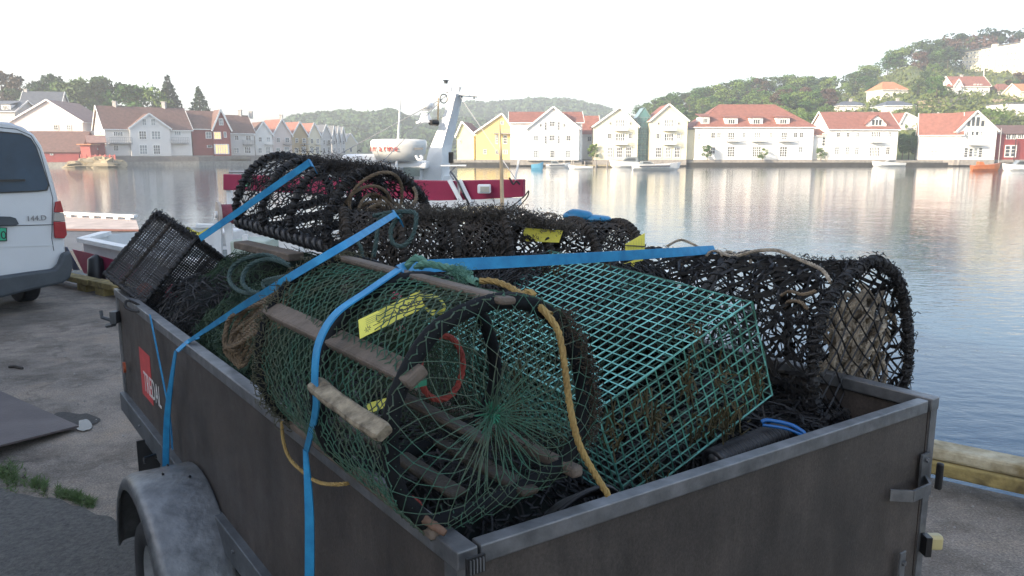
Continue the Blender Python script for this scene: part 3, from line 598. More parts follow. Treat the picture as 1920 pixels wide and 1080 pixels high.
a_, b_ = PY(1803, 128, 345), PY(1990, 134, 300); zt0, zt1 = PY(1803, 98, 345)[2], PY(1990, 66, 300)[2]; U = np.array([0, 0, 1.]); up = lambda p, z: np.array([p[0], p[1], z]); nb = np.array([-(b_-a_)[1], (b_-a_)[0], 0]); nb /= np.linalg.norm(nb)
zlo = min(a_[2], b_[2])-6
part('wall', MB().prism([up(a_, zlo), up(b_, zlo), up(b_, zt1), up(a_, zt0)], nb*14), mat('pale_yellow_render', (.72, .68, .55), .7, var=.04), ins)
part('roof', MB().prism([up(a_, zt0+.02)-nb*.4, up(b_, zt1+.02)-nb*.4, up(b_, zt1+.5)-nb*.4, up(a_, zt0+.5)-nb*.4], nb*15), R_GRY, ins)
rz = math.atan2((b_-a_)[1], (b_-a_)[0])
for j in range(4):
    for i in range(26):
        u = (i+.5)/26; q = a_+(b_-a_)*u; z0 = zt0+(zt1-zt0)*u; hgt = z0-a_[2]-(b_-a_)[2]*u
        window(ins, up(q, z0-hgt*(.13+.24*j))-nb*.05, 1.0, hgt*.10, rz, 1, 1, 1)
for q_ in (.33, .62): c_ = a_+(b_-a_)*q_; part('stair_bay', MB().prism([up(c_, zlo)-nb*1.2, up(c_+(b_-a_)*.05, zlo)-nb*1.2, up(c_+(b_-a_)*.05, zt0+(zt1-zt0)*q_+1)-nb*1.2, up(c_, zt0+(zt1-zt0)*q_+1)-nb*1.2], nb*1.2), mat('pale_yellow_render', (0,0,0)), ins)
# terraces
def bank(label, pts, name='stone_terrace'):
    mb = MB(); top = [onhill(*p)[0] for p in pts]
    for A, B in zip(top[:-1], top[1:]): mb.bar(A+[0, -.6, -.3], B+[0, -.6, -.3], 1.0, 2.4)
    single(name, mb, mat('tan_terrace_stone', (.38, .31, .22), .9, var=.35, vs=.4), label, 'wall')
bank('tan stone terrace wall below the red roofed hillside villa', [(1712, 196), (1745, 194), (1775, 190), (1812, 189)])
bank('lower tan terrace wall beneath the first one on the slope', [(1718, 206), (1750, 204), (1790, 202)])
bank('short pale wall above the flat white building', [(1852, 192), (1880, 191), (1904, 190)])
pole = PY(1844, 165, 300); single('flagpole', MB().tube([onhill(1844, 170)[0], PY(1845, 127, onhill(1844, 170)[1])], .14, 6), M_TRIM, 'thin pale flagpole beside the highest hillside villa', 'flagpole')
# trees of the right hill
rr = random.Random(3); avoid = [(1640,1700,150,192),(1768,1850,138,190),(1855,1905,155,186),(1560,1632,186,216),(1648,1716,184,220),(1678,1735,208,252),(1870,1960,186,226),(1700,1830,186,212),(1800,1960,60,132),(1740,1762,210,228)]
kinds = [('broad', L_DEC, 'leafy green tree of the hillside wood', 'green hillside trees'), ('broad', L_DARK, 'dark green round tree of the hillside wood', 'dark hillside trees'), ('pine', L_DARK, 'tall open pine of the hillside wood', 'hillside pines'), ('broad', L_BRN, 'reddish brown leaved tree of the hillside wood', 'reddish hillside trees')]
nT = 0
for i in range(2600):
    if nT >= 240: break
    px = rr.uniform(1150, 1990); top = np.interp(px, rx, ry); py = top+ (rr.random()**1.5)*(262-top)+1
    P, Y = onhill(px, py)
    h = rr.uniform(5.0, 8.5) if py-top > 14 else rr.uniform(6.5, 10.5)
    hp = h/Y*1474
    if any(a-4 < px < b_+4 and c_ < py and py-hp < d_-3 for a, b_, c_, d_ in avoid): continue
    if px > 1500 and py > top+45 and rr.random() < .45: h *= .5
    if py > 225 and px < 1700: h *= .8
    k = kinds[rr.choices(range(4), [6, 2.4, 1.6 if py-top < 20 else .4, .8])[0]]
    reg = ['behind the cream quayside houses', 'above the long house, left half', 'above the long house, right half', 'above the white dormer house', 'between the orange roofed and highest villas', 'around and right of the highest villa'][sum(px > b0 for b0 in (1300, 1412, 1525, 1645, 1775))]
    row = 'skyline' if py-top < 16 else ('mid slope' if py-top < 55 else 'low slope')
    kind_ = {'leafy green tree of the hillside wood': 'leafy green', 'dark green round tree of the hillside wood': 'dark green round', 'tall open pine of the hillside wood': 'open crowned pine', 'reddish brown leaved tree of the hillside wood': 'reddish brown'}[k[2]]
    tree(k[0], '%s tree on the %s %s' % (kind_, row, reg), (P[0], Y, hillz(P[0], Y)-.3), h, k[1], rr.uniform(1.0, 1.5) if k[0] == 'broad' else 1.1, '%s trees %s' % (kind_, reg)); nT += 1
for i, (px, yt) in enumerate([(1722, 78), (1740, 72), (1758, 70), (1776, 68), (1795, 66), (1812, 64), (1830, 62), (1850, 62), (1868, 66), (1888, 60)]):
    Y = 350 if px > 1790 else 335; P = PY(px, 285, Y); zb_ = hillz(P[0], 330)-3; tree('pine' if i % 3 == 0 else 'broad', ['open pine', 'dark round tree', 'brownish tree'][i % 3]+' on the ridge '+['behind the left end of', 'behind the middle of', 'behind the right end of'][min(2, i//4)]+' the long institution building', (P[0], Y, zb_), zat(yt, Y)-zb_, [L_CON, L_DARK, L_BRN][i % 3], 1.0, 'trees behind the institution building')
def scrub(label, n, fn, size, m, seed, name='undergrowth'):
    r_ = np.random.default_rng(seed); C = []
    for i in range(n):
        c, s = fn(r_); C.append(c+r_.normal(size=(16, 3))*s*[1, 1, .55])
    mb = MB(); leafquads(mb, np.vstack(C), size, r_); single(name, mb, m, label, None, kind='stuff')
def fr_(r_):
    px = r_.uniform(1120, 2000); top = np.interp(px, rx, ry); py = top+r_.random()*(275-top); P, Y = onhill(px, py); return np.array([P[0], Y, hillz(P[0], Y)+.5]), r_.uniform(.6, 1.6)
scrub('dense bushes and undergrowth over the right hillside', 1900, fr_, .55, leaf_mat('bush_foliage', (.06, .10, .025), (.15, .17, .06), 0), 21)
# left wooded ridge behind the old houses
def leftz(X, Y): return .8+max(0, (Y-178))*.17 if Y < 235 else 10.5
mb = MB(); V = []; xs = np.linspace(-190, -60, 40); ys = np.linspace(176, 270, 24)
for Y in ys:
    for X in xs: e = max(0, min(1, (-X-75)/25)); V.append((X, Y, .2+(leftz(X, Y)-.2)*e))
F = np.array([[j*40+i, j*40+i+1, (j+1)*40+i+1, (j+1)*40+i] for j in range(23) for i in range(39)])
single('left_hill', mb.add(V, F), M_HILL, 'low rise behind the left houses', None, kind='structure', smooth=True)
def ltree(kind, px, ytop, Y, m, wide, label, group=None, ybase=232, name='tree'):
    P = PY(px, 285, Y); zb_ = leftz(P[0], Y)-1; zt_ = zat(ytop, Y); tree(kind, label, (P[0], Y, zb_), (zt_-zb_)/.98, m, wide, group, name)
for px, yt in [(14, 133), (38, 148), (58, 134), (84, 150), (103, 138)]:
    ltree('wide' if px != 84 else 'broad', px, yt, 228, L_BRN if px in (14, 58) else L_DARK, .75, {14: 'sparse brownish tree at the left edge of the ridge', 38: 'low dark tree between two brownish ones on the left ridge', 58: 'sparse round brownish tree above the slate roof', 84: 'dark tree right of the round brownish one', 103: 'thin crowned tree above the pinkish gable house'}[px])
for px, yt in [(120, 150), (138, 145), (155, 152), (172, 147), (190, 146), (206, 142), (222, 150), (30, 165), (75, 168), (110, 165), (150, 168), (180, 170), (212, 172)]:
    ltree('broad', px, yt, 222+(px % 5)*2, L_DARK if px % 4 else L_DEC, 1.0, ('dark' if px % 4 else 'light')+' green tree of the '+('back' if yt < 158 else 'front')+' row '+('above the slate and pinkish roofs' if px < 160 else 'just left of the bright green trees'), 'tree row behind the left houses')
for px, yt, lb in [(248, 158, 'bright green round tree, left one above the big white house'), (268, 156, 'bright green round tree, middle one above the big white house'), (292, 168, 'bright green round tree, right one beside the tall spruce')]:
    ltree('broad', px, yt, 212, L_DEC, 1.1, lb)
ltree('spruce', 324, 142, 216, L_CON, 1.35, 'tall ragged spruce above the big white house', name='spruce_tree')
ltree('spruce', 380, 163, 216, L_CON, 1.45, 'lower spruce standing alone above the dark red house', name='spruce_tree')
# far forested hills
M_FAR = leaf_mat('far_forest', (.04, .085, .04), (.08, .13, .055), 0)
def farhill(name, label, pts, Y0, Y1, seed, n):
    px_, py_ = np.array(pts).T; r_ = np.random.default_rng(seed); mb = MB(); V = []; kx = np.linspace(px_[0]-30, px_[-1]+30, 60); yy = np.linspace(Y0, Y1, 14)
    def z(px, Y):
        e = (285-np.interp(px, px_, py_)-5)/1474; s = min(1, (Y-Y0)/(Y1-60-Y0)); return -1.3+max(0, (e*(Y1-60)+2)*s**.8)*(1+.07*math.sin(px*.13+Y*.03)*(1-s))
    for Y in yy:
        for px in kx: V.append(((px-960)/1474*Y, Y, z(px, Y)))
    F = np.array([[j*60+i, j*60+i+1, (j+1)*60+i+1, (j+1)*60+i] for j in range(13) for i in range(59)]); single(name, mb.add(V, F), M_HILL, label, None, kind='structure', smooth=True)
    C = []
    for i in range(n):
        px = r_.uniform(px_[0]-25, px_[-1]+25); Y = Y0+(Y1-Y0)*r_.random()**.8; R = r_.uniform(2.2, 4.2)*Y1/700; dd = r_.normal(size=(14, 3)); dd /= np.linalg.norm(dd, axis=1)[:, None]; dd[:, 2] = np.abs(dd[:, 2]); C.append(np.array([(px-960)/1474*Y, Y, z(px, Y)+R*.4])+dd*R)
    mb = MB(); leafquads(mb, np.vstack(C), 1.9*Y1/700, r_, .3); single('forest', mb, M_FAR, label.replace('hill', 'forest cover of the hill'), None, kind='stuff')
farhill('far_hill', 'hazy green hill across the sound, left of the mast', [(470, 262), (530, 232), (560, 221), (600, 217), (650, 212), (690, 217), (712, 215), (735, 209), (760, 222), (790, 236), (840, 225), (900, 230), (960, 240)], 430, 640, 5, 3400)
farhill('far_hill', 'more distant hazy hill behind the yellow and white houses', [(780, 225), (840, 208), (880, 197), (920, 199), (960, 195), (1000, 191), (1050, 192), (1090, 197), (1130, 206), (1170, 225), (1230, 250)], 620, 900, 6, 3000)
# quayside saplings and bushes on the right bank
for px, yt, yb_, lb in [(1113, 268, 297, 'young willow by the low white link building'), (1326, 270, 297, 'small sapling before the left end of the long white house'), (1430, 277, 297, 'small sapling before the middle of the long white house'), (1539, 276, 296, 'round green bush between the two large white houses')]:
    Y = 165.5 if px != 1539 else 166.6; P = PY(px, yb_, Y); P[2] = 0; tree('broad', lb, P, zat(yt, Y), L_DEC, .9, None, 'sapling')
for px, yt, lb in [(1692, 248, 'left one of the leafy trees in the gap by the dormer house'), (1704, 243, 'middle leafy tree in the gap by the dormer house'), (1716, 252, 'right leafy tree in the gap by the dormer house')]:
    P = PY(px, 290, 178); P[2] = 0; tree('wide', lb, P, zat(yt, 178)+.3, L_DEC, .9)
# haze box
mh = bpy.data.materials.new('haze_air'); mh.use_nodes = True; n = mh.node_tree.nodes; n.remove(n['Principled BSDF']); pv = n.new('ShaderNodeVolumePrincipled')
pv.inputs['Density'].default_value = .00105; pv.inputs['Color'].default_value = (.90, .955, 1, 1); pv.inputs['Anisotropy'].default_value = .2; mh.node_tree.links.new(pv.outputs[0], n['Material Output'].inputs['Volume'])
mh.cycles.homogeneous_volume = True if hasattr(mh.cycles, 'homogeneous_volume') else None
single('haze', MB().hexa([(-900, -190, -5), (1100, -190, -5), (1100, 1000, -5), (-900, 1000, -5), (-900, -190, 150), (1100, -190, 150), (1100, 1000, 150), (-900, 1000, 150)]), mh, 'pale haze in the air over the harbour', None, kind='stuff')
# ------------------------------------------------------------------ warehouse behind the camera whose shade lies over the quay
S2 = np.array([-.829, -.559]); T2 = np.array([.559, -.829]); wc = lambda a, b_, z: np.array([*(S2*a+T2*b_), z])
t = thing('warehouse', 'grey boarded quay warehouse standing behind the trailer, casting the shade', 'warehouse', wc(7.5, -6, 0))
part('wall', MB().prism([wc(7.5, -21, 0), wc(7.5, 5, 0), wc(17, 5, 0), wc(17, -21, 0)], (0, 0, 6.0)), M_GREY, t)
part('roof', MB().prism([wc(7.1, -21.4, 6.01), wc(17.4, -21.4, 6.01), wc(12.2, -21.4, 7.8)], np.array([*(T2*26.8), 0])), R_GRY, t)
# ------------------------------------------------------------------ trailer
A = Pz(862, 1045, 1.13); B = Pz(220, 548, 1.13); C = Pz(1748, 755, 1.13)
e1 = (B-A)/np.linalg.norm(B-A); e2 = (C-A)/np.linalg.norm(C-A); TL, TW = np.linalg.norm(B-A), np.linalg.norm(C-A); UZ = np.array([0, 0, 1.])
def T(s, t_, z): return np.array([A[0], A[1], 0])+e1*s+e2*t_+UZ*z
M_PLY_OLD = None if True else mat('brown_phenolic_plywood', (.011, .011, .012), .5, var=.3, vs=2.2, bump=.12, bs=160, col2=(.030, .026, .024), detail=12, spec=.35)
m = bpy.data.materials.new('brown_phenolic_plywood'); m.use_nodes = True; n = m.node_tree.nodes; l = m.node_tree.links; MATS[m.name] = m; M_PLY = m
b = n['Principled BSDF']; b.inputs['Specular IOR Level'].default_value = .4; tcn = n.new('ShaderNodeTexCoord')
def pn(scale, det, sx=1, sy=1, sz=1):
    mpn = n.new('ShaderNodeMapping'); mpn.inputs['Scale'].default_value = (sx, sy, sz); t = n.new('ShaderNodeTexNoise'); t.inputs['Scale'].default_value = scale; t.inputs['Detail'].default_value = det; t.inputs['Roughness'].default_value = .65; l.new(tcn.outputs['Object'], mpn.inputs[0]); l.new(mpn.outputs[0], t.inputs['Vector']); return t.outputs[0]
c_ = mixc(1., ramp(pn(2.0, 9), [(.3, (.026, .0230, .0215)), (.7, (.074, .062, .055))]).outputs[0], ramp(pn(9, 8, 1, 1, .12), [(.3, (.7, .7, .7)), (.7, (1.35, 1.33, 1.3))]).outputs[0], 'MULTIPLY')
c_ = mixc(1., c_, ramp(pn(150, 3), [(.3, (.75, .75, .75)), (.7, (1.3, 1.3, 1.3))]).outputs[0], 'MULTIPLY')
sc_ = n.new('ShaderNodeRGB'); sc_.outputs[0].default_value = (.11, .10, .095, 1); c_ = mixc(ramp(pn(24, 7, .4, .4, 2.5), [(.66, (0, 0, 0)), (.74, (.55, .55, .55))]).outputs[0], c_, sc_.outputs[0]); l.new(c_, b.inputs['Base Color'])
l.new(ramp(pn(5, 6), [(.3, (.38, .38, .38)), (.7, (.68, .68, .68))]).outputs[0], b.inputs['Roughness']); bp = n.new('ShaderNodeBump'); bp.inputs['Strength'].default_value = .12; bp.inputs['Distance'].default_value = .01; l.new(pn(160, 4), bp.inputs['Height']); l.new(bp.outputs[0], b.inputs['Normal'])
M_GALV = mat('galvanised_steel', (.105, .110, .115), .45, metal=.6, var=.3, vs=16, bump=.12, bs=30, col2=(.22, .225, .235), detail=8)
M_GALVD = mat('dull_galvanised_steel', (.11, .12, .13), .55, metal=.6, var=.3, vs=10, bump=.1, bs=40)
M_RUB = mat('black_rubber', (.018, .018, .019), .6, var=.3, vs=12)
M_BLK = mat('black_plastic', (.012, .012, .013), .4, var=.2, vs=12)
tr = thing('trailer', 'grey plywood sided car trailer piled high with lobster pots, in the foreground', 'trailer', T(1.5, .7, 0))
ZB = .60; ZR = 1.13
def panel(name, s0, t0, s1, t1, inn, z0, z1, th, m, **k): a, b_ = T(s0, t0, z0), T(s1, t1, z0); v = inn*th; return part(name, MB().prism([a, b_, b_+v, a+v], (0, 0, z1-z0)), m, tr, **k)
panel('side_panel', .03, 0, TL, 0, e2, ZB+.04, ZR-.02, .014, M_PLY); panel('side_panel', .0, TW-.014, TL, TW-.014, e2, ZB+.04, ZR-.02, .014, M_PLY)
panel('front_panel', TL-.014, .0, TL-.014, TW, e1, ZB+.04, ZR-.02, .014, M_PLY); panel('tailgate', .0, .025, .0, TW-.02, e1, ZB+.02, ZR-.02, .016, M_PLY)
part('floor', MB().prism([T(0, 0, ZB), T(0, TW, ZB), T(TL, TW, ZB), T(TL, 0, ZB)], (0, 0, .018)), M_PLY, tr)
def rail(name, a, b_, wd, ht, m=M_GALV): return part(name, MB().bar(a, b_, wd, ht), m, tr, bevel=.003)
rail('top_rail', T(-.012, .008, ZR), T(TL+.02, .008, ZR), .040, .034); rail('top_rail', T(-.012, TW-.006, ZR), T(TL, TW-.006, ZR), .040, .034)
rail('top_rail', T(TL, .0, ZR), T(TL, TW, ZR), .036, .034); rail('top_rail', T(.006, .035, ZR-.002), T(.006, TW-.035, ZR-.002), .030, .034)
for s_, t_ in ((.005, -.004), (.004, TW-.004), (TL-.01, -.004), (TL-.01, TW-.004)):
    mb = MB(); mb.bar(T(s_+.015, t_, ZB-.03), T(s_+.015, t_, ZR-.02), .006, .034, up=e1); mb.bar(T(s_-.004, t_+.012, ZB-.03), T(s_-.004, t_+.012, ZR-.02), .006, .030, up=e2); part('corner_post', mb, M_GALV, tr)
rail('bottom_rail', T(.0, -.012, ZB), T(TL+.01, -.012, ZB), .03, .09, M_GALVD); rail('bottom_rail', T(.0, TW+.01, ZB), T(TL, TW+.01, ZB), .03, .09, M_GALVD); rail('bottom_rail', T(-.012, .0, ZB-.01), T(-.012, TW, ZB-.01), .03, .08, M_GALVD)
part('rail_end_cap', MB().box(T(-.034, .008, ZR), .034, .006, .030, np.array([[e2[0], e1[0], 0], [e2[1], e1[1], 0], [0, 0, 1]])), M_BLK, tr)
for k in range(5): part('cap_rib', MB().bar(T(-.0385, -.004+.006*k, ZR-.012), T(-.0385, -.004+.006*k, ZR+.012), .0022, .003, up=e1), M_GALV, tr)
def bolt(s_, t_, z, nrm, r=.007, m=None): part('bolt', MB().tube([T(s_, t_, z), T(s_, t_, z)+np.asarray(nrm)*.006], r, 6), m or M_GALV, tr)
for z in (1.078, .95): bolt(.022, -.008, z, -e2)
for s_ in (2.1, 2.55, 1.22, .8, .35): bolt(s_, -.028, ZB+.01, -e2, .006)
# tailgate latches and hinges
for t_ in (TW-.10,):
    mb = MB(); mb.bar(T(-.012, t_+.07, ZR-.13), T(-.012, t_+.07, ZR-.235), .045, .006, up=e1); mb.bar(T(-.012, t_+.075, ZR-.205), T(-.05, t_+.03, ZR-.205), .006, .03); mb.bar(T(-.05, t_+.03, ZR-.205), T(-.05, t_-.05, ZR-.205), .006, .03); mb.bar(T(-.05, t_-.05, ZR-.205), T(-.014, t_-.09, ZR-.205), .006, .03)
    part('tailgate_latch', mb, M_GALV, tr)
    part('latch_handle', MB().bar(T(-.03, TW+.012, ZR-.16), T(-.03, TW+.012, ZR-.235), .014, .018, up=e1), M_BLK, tr, bevel=.005)
for z in (ZR-.145, ZR-.22): bolt(-.018, TW-.035, z, -e1)
part('hinge_strap', MB().bar(T(-.020, TW-.115, ZB-.02), T(-.020, TW-.115, ZB+.15), .028, .006, up=e1), M_GALV, tr, bevel=.002); part('hinge_strap', MB().bar(T(-.020, .2, ZB-.02), T(-.020, .2, ZB+.15), .028, .006, up=e1), M_GALV, tr, bevel=.002)
for z in (ZB+.12, ZB+.03): bolt(-.024, TW-.115, z, -e1)
q = PY(1740, 1017, T(0, TW+.04, 0)[1]); q = T(-.02, TW+.035, .735)
lp = part('marker_lamp', MB().box(q,   .045, .03, .042), mat('amber_grey_lens', (.42, .36, .18), .3, var=.1), tr, bevel=.008); part('lamp_base', MB().box(q-e2*.035, .016, .03, .055), M_BLK, tr)
part('side_reflector', MB().tube([T(2.86, -.016, .80), T(2.86, -.026, .80)], .026, 14), mat('amber_reflector', (.30, .06, .02), .3, var=.1), tr)
# front corner toggle
mb = MB(); mb.bar(T(TL-.02, -.02, .99), T(TL-.02, -.02, 1.045), .05, .03); mb.tube([T(TL-.02, -.03, 1.0), T(TL-.01, -.075, 1.02), T(TL, -.075, 1.05)], .009, 6); mb.tube([T(TL-.03, -.03, .985), T(TL+.03, -.05, .97)], .012, 6); part('toggle_clamp', mb, M_GALVD, tr)
# logo
M_LOGO = mat('red_print', (.50, .05, .05), .5, var=.12, vs=20); M_LOGW = mat('white_print', (.62, .60, .58), .5, var=.15, vs=40)
a_ = T(2.66, -.0015, .93); part('logo_square', MB().prism([T(2.58, -.0005, .955), T(2.37, -.0005, .955), T(2.37, -.0005, .745), T(2.58, -.0005, .745)], -e2*.0012), M_LOGO, tr)
text('TREDAL', .125, T(2.525, -.0022, .775), -e1, UZ, M_LOGW, tr, 'maker_lettering', .0005, xs=.70)
# mudguard, wheel, running gear
WC = (1.655, .305); RF = .415
def arc(r, a0, a1, n=22): return [(WC[0]+r*math.cos(a), WC[1]+r*math.sin(a)) for a in np.linspace(a0, a1, n)]
mb = MB(); prof = arc(RF, math.radians(5), math.radians(175)); n_ = len(prof); prof = [(s_, z) for s_, z in prof]
tt = [(-.008, 0), (-.19, 0), (-.212, -.008), (-.222, -.026), (-.222, -.05), (-.218, -.05), (-.205, -.022), (-.19, -.010), (-.008, -.010)]
V = []
for k, (s_, z) in enumerate(prof):
    a = math.atan2(z-WC[1], s_-WC[0])
    for t_, dr in tt: V.append(T(s_+dr*math.cos(a), t_, z+dr*math.sin(a)))
m_ = len(tt); F = np.array([[i*m_+j, i*m_+j+1, (i+1)*m_+j+1, (i+1)*m_+j] for i in range(n_-1) for j in range(m_-1)]); mb.add(V, F)
mg = part('mudguard', mb, mat('blotched_galvanised_steel', (.095, .100, .104), .40, metal=.65, vs=15, col2=(.20, .208, .215), bump=.15, bs=40, detail=9), tr, smooth=True)
mb = MB(); mb.prism([T(s_, -.004, z) for s_, z in arc(RF-.004, math.radians(5), math.radians(175))], -e2*.006); part('wheel_arch_plate', mb, M_GALVD, tr)
part('mudguard_clip', MB().tube([T(1.86, -.10, .705), T(1.87, -.10, .718), T(1.80, -.15, .738), T(1.79, -.15, .722)], .004, 5), M_BLK, mg)
for s_, t_ in ((1.78, -.08), (1.60, -.05), (1.66, -.12)): part('rivet', MB().blobs([T(s_, t_, WC[1]+math.sqrt(RF**2-(s_-WC[0])**2)+.002)], .006), M_BLK, mg)
wh = part('wheel', MB().tube([T(WC[0], -.045, WC[1]-.02), T(WC[0], -.06, WC[1]-.02)], .12, 20), M_GALVD, tr)
mb = MB(); V = []; wr = .285; pf = [(wr-.10, -.03), (wr-.03, -.025), (wr-.008, -.045), (wr, -.06), (wr, -.155), (wr-.008, -.17), (wr-.03, -.19), (wr-.10, -.18)]; N = 40
for i in range(N):
    a = i/N*2*math.pi
    for r_, t_ in pf: V.append(T(WC[0]+r_*math.cos(a), t_, WC[1]-.02+r_*math.sin(a)))
m_ = len(pf); mb.add(V, np.array([[i*m_+j, i*m_+(j+1) % m_, ((i+1) % N)*m_+(j+1) % m_, ((i+1) % N)*m_+j] for i in range(N) for j in range(m_)])); part('tyre', mb, M_RUB, wh, smooth=True)
mb = MB(); V = []; pf = [(.19, -.178), (.175, -.165), (.16, -.13), (.09, -.12), (.07, -.155), (.05, -.158), (.0, -.158)]
for i in range(N):
    a = i/N*2*math.pi
    for r_, t_ in pf: V.append(T(WC[0]+r_*math.cos(a), t_, WC[1]-.02+r_*math.sin(a)))
m_ = len(pf); mb.add(V, np.array([[i*m_+j, i*m_+j+1, ((i+1) % N)*m_+j+1, ((i+1) % N)*m_+j] for i in range(N) for j in range(m_-1)])); part('rim', mb, mat('grey_wheel_rim', (.30, .31, .32), .5, metal=.4, var=.2, vs=20), wh, smooth=True)
for i in range(4): a = i*math.pi/2+.4; part('wheel_nut', MB().tube([T(WC[0]+.075*math.cos(a), -.13, WC[1]-.02+.075*math.sin(a)), T(WC[0]+.075*math.cos(a), -.165, WC[1]-.02+.075*math.sin(a))], .011, 6), M_GALVD, wh)
mb = MB(); mb.bar(T(WC[0], .05, .29), T(WC[0], TW-.05, .29), .06, .06); part('axle', mb, M_GALVD, tr)
part('wheel', MB().tube([T(WC[0], TW+.05, WC[1]-.02), T(WC[0], TW+.19, WC[1]-.02)], .285, 32), M_RUB, tr); part('mudguard', MB().prism([T(s_, TW+.015, z) for s_, z in arc(RF, 0, math.pi)], e2*.2), M_GALV, tr)
for t_ in (.25, TW-.25): part('chassis_beam', MB().bar(T(.1, t_, ZB-.05), T(TL+.1, t_, ZB-.05), .05, .07), M_GALVD, tr)
part('drawbar', MB().bar(T(TL, TW/2, ZB-.06), T(TL+1.3, TW/2, ZB-.1), .07, .07), M_GALVD, tr); part('coupling', MB().bar(T(TL+1.2, TW/2, ZB-.06), T(TL+1.5, TW/2, ZB-.06), .06, .09), M_BLK, tr)
part('jockey_wheel', MB().tube([T(TL+1.0, TW/2+.08, .1), T(TL+1.0, TW/2+.14, .1)], .1, 16), M_RUB, tr); part('jockey_post', MB().tube([T(TL+1.0, TW/2+.1, .1), T(TL+1.0, TW/2+.1, .75)], .022, 8), M_GALVD, tr)
part('mud_flap', MB().bar(T(2.48, .03, ZB-.19), T(2.48, .03, ZB-.03), .18, .008, up=e1), M_RUB, tr)
part('jack_tube', MB().tube([T(2.3, .02, ZB-.10), T(2.12, .02, ZB-.10)], .03, 10), M_GALVD, tr)
part('spare_tail_light', MB().tube([T(.95, .02, ZB-.1), T(.85, .02, ZB-.11)], .02, 8), M_GALVD, tr)
# ------------------------------------------------------------------ pots and nets
M_NETG = mat('green_net_twine', (.022, .105, .070), .75, var=.35, vs=9, col2=(.075, .082, .052))
M_NETGD = mat('dark_green_net', (.010, .034, .020), .8, var=.4, vs=6, col2=(.034, .062, .028))
M_NETGH = mat('fresh_green_twine', (.03, .22, .13), .7, var=.2, vs=30)
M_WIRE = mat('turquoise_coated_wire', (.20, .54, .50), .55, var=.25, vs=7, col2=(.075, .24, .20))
M_BNET = mat('black_net_twine', (.005, .005, .0065), .6, var=.4, vs=20, col2=(.013, .0115, .011))
M_BNETB = mat('brownish_black_net', (.009, .0075, .0065), .8, var=.4, vs=14, col2=(.040, .030, .022))
M_HOOP = mat('black_plastic_hoop', (.004, .005, .007), .8, var=.3, vs=8, col2=(.012, .014, .016), bump=.1, spec=.2)
M_WOOD = mat('weathered_grey_wood', (.085, .068, .052), .85, var=.3, vs=9, col2=(.16, .125, .10), bump=.35, bs=50, stretch=(1, 1, 1), detail=8)
M_DRIFT = mat('bleached_driftwood', (.075, .060, .042), .9, var=.3, vs=34, col2=(.36, .305, .215), bump=.3, bs=70, detail=11)
M_STRAP = mat('blue_webbing', (.010, .17, .37), .6, var=.3, vs=22, col2=(.022, .27, .52), bump=.15, bs=400, detail=9)
M_YROPE = mat('mustard_rope', (.22, .14, .045), .85, var=.3, vs=25, col2=(.34, .24, .085))
M_GROPE = mat('green_rope', (.045, .14, .105), .85, var=.3, vs=25, col2=(.10, .22, .16))
M_DROPE = mat('dark_green_rope', (.022, .050, .048), .85, var=.3, vs=25, col2=(.045, .075, .07))
M_BROPE = mat('brown_rope', (.085, .060, .038), .9, var=.3, vs=25, col2=(.17, .125, .08))
M_CROPE = mat('cream_rope', (.13, .105, .078), .9, var=.3, vs=26, col2=(.42, .36, .28))
M_YTAG = mat('yellow_tag_plastic', (.72, .66, .10), .45, var=.05, vs=20)
M_INK = mat('black_ink', (.04, .04, .05), .6, var=0); M_INKG = mat('grey_print', (.34, .33, .12), .6, var=0)
M_WEED = mat('olive_seaweed', (.030, .026, .008), .7, var=.4, vs=20, col2=(.075, .055, .018))
M_PINK = mat('pink_float', (.42, .07, .11), .6, var=.25, vs=15); M_REDR = mat('red_rope', (.22, .035, .025), .8, var=.3, vs=30)
def lattice(fn, nu, nv, r, jit, r_, closed_v=False, knots=0, sag=0., drop=0., rj=.0):
    # diamond net on a parametric sheet fn(u, v) -> point; knots at alternate lattice points
    G = {}
    for i in range(nu+1):
        for j in range(nv if closed_v else nv+1):
            if (i+j) % 2 == 0:
                u = i/nu+(r_.normal()*jit/nu if 0 < i < nu else 0); v = j/nv+(r_.normal()*jit/nv if (closed_v or 0 < j < nv) else 0); G[i, j] = np.asarray(fn(u, v))
    A_, B_ = [], []
    for (i, j), p in G.items():
        for dj in (-1, 1):
            k = (i+1, (j+dj) % nv if closed_v else j+dj)
            if k in G and r_.random() > drop: A_.append(p); B_.append(G[k])
    A_, B_ = np.array(A_), np.array(B_); M_ = (A_+B_)/2+r_.normal(size=A_.shape)*sag
    rr_ = r*(1+rj*np.abs(r_.normal(size=len(A_)))); mb = MB(); mb.segs(A_, M_, rr_); mb.segs(M_, B_, rr_)
    if knots: mb.blobs(np.array(list(G.values())), knots)
    return mb
def fuzz(mb, path, rad, n, ln, r, r_, th=.0016):     # small curled ends and loops of twine around a path
    P = resample(path, n); c = P+r_.normal(size=P.shape)*rad*.75; d = r_.normal(size=P.shape); d /= np.linalg.norm(d, axis=1)[:, None]; e = np.cross(d, r_.normal(size=P.shape)); e /= np.linalg.norm(e, axis=1)[:, None]; R = ln*.36*(.45+r_.random(len(P)))[:, None]; pv = None
    for a in (0, 1.1, 2.2, 3.3):
        q = c+R*(math.cos(a)*d+math.sin(a)*e)
        if pv is not None: mb.segs(pv, q, th*.55)
        pv = q
    return mb
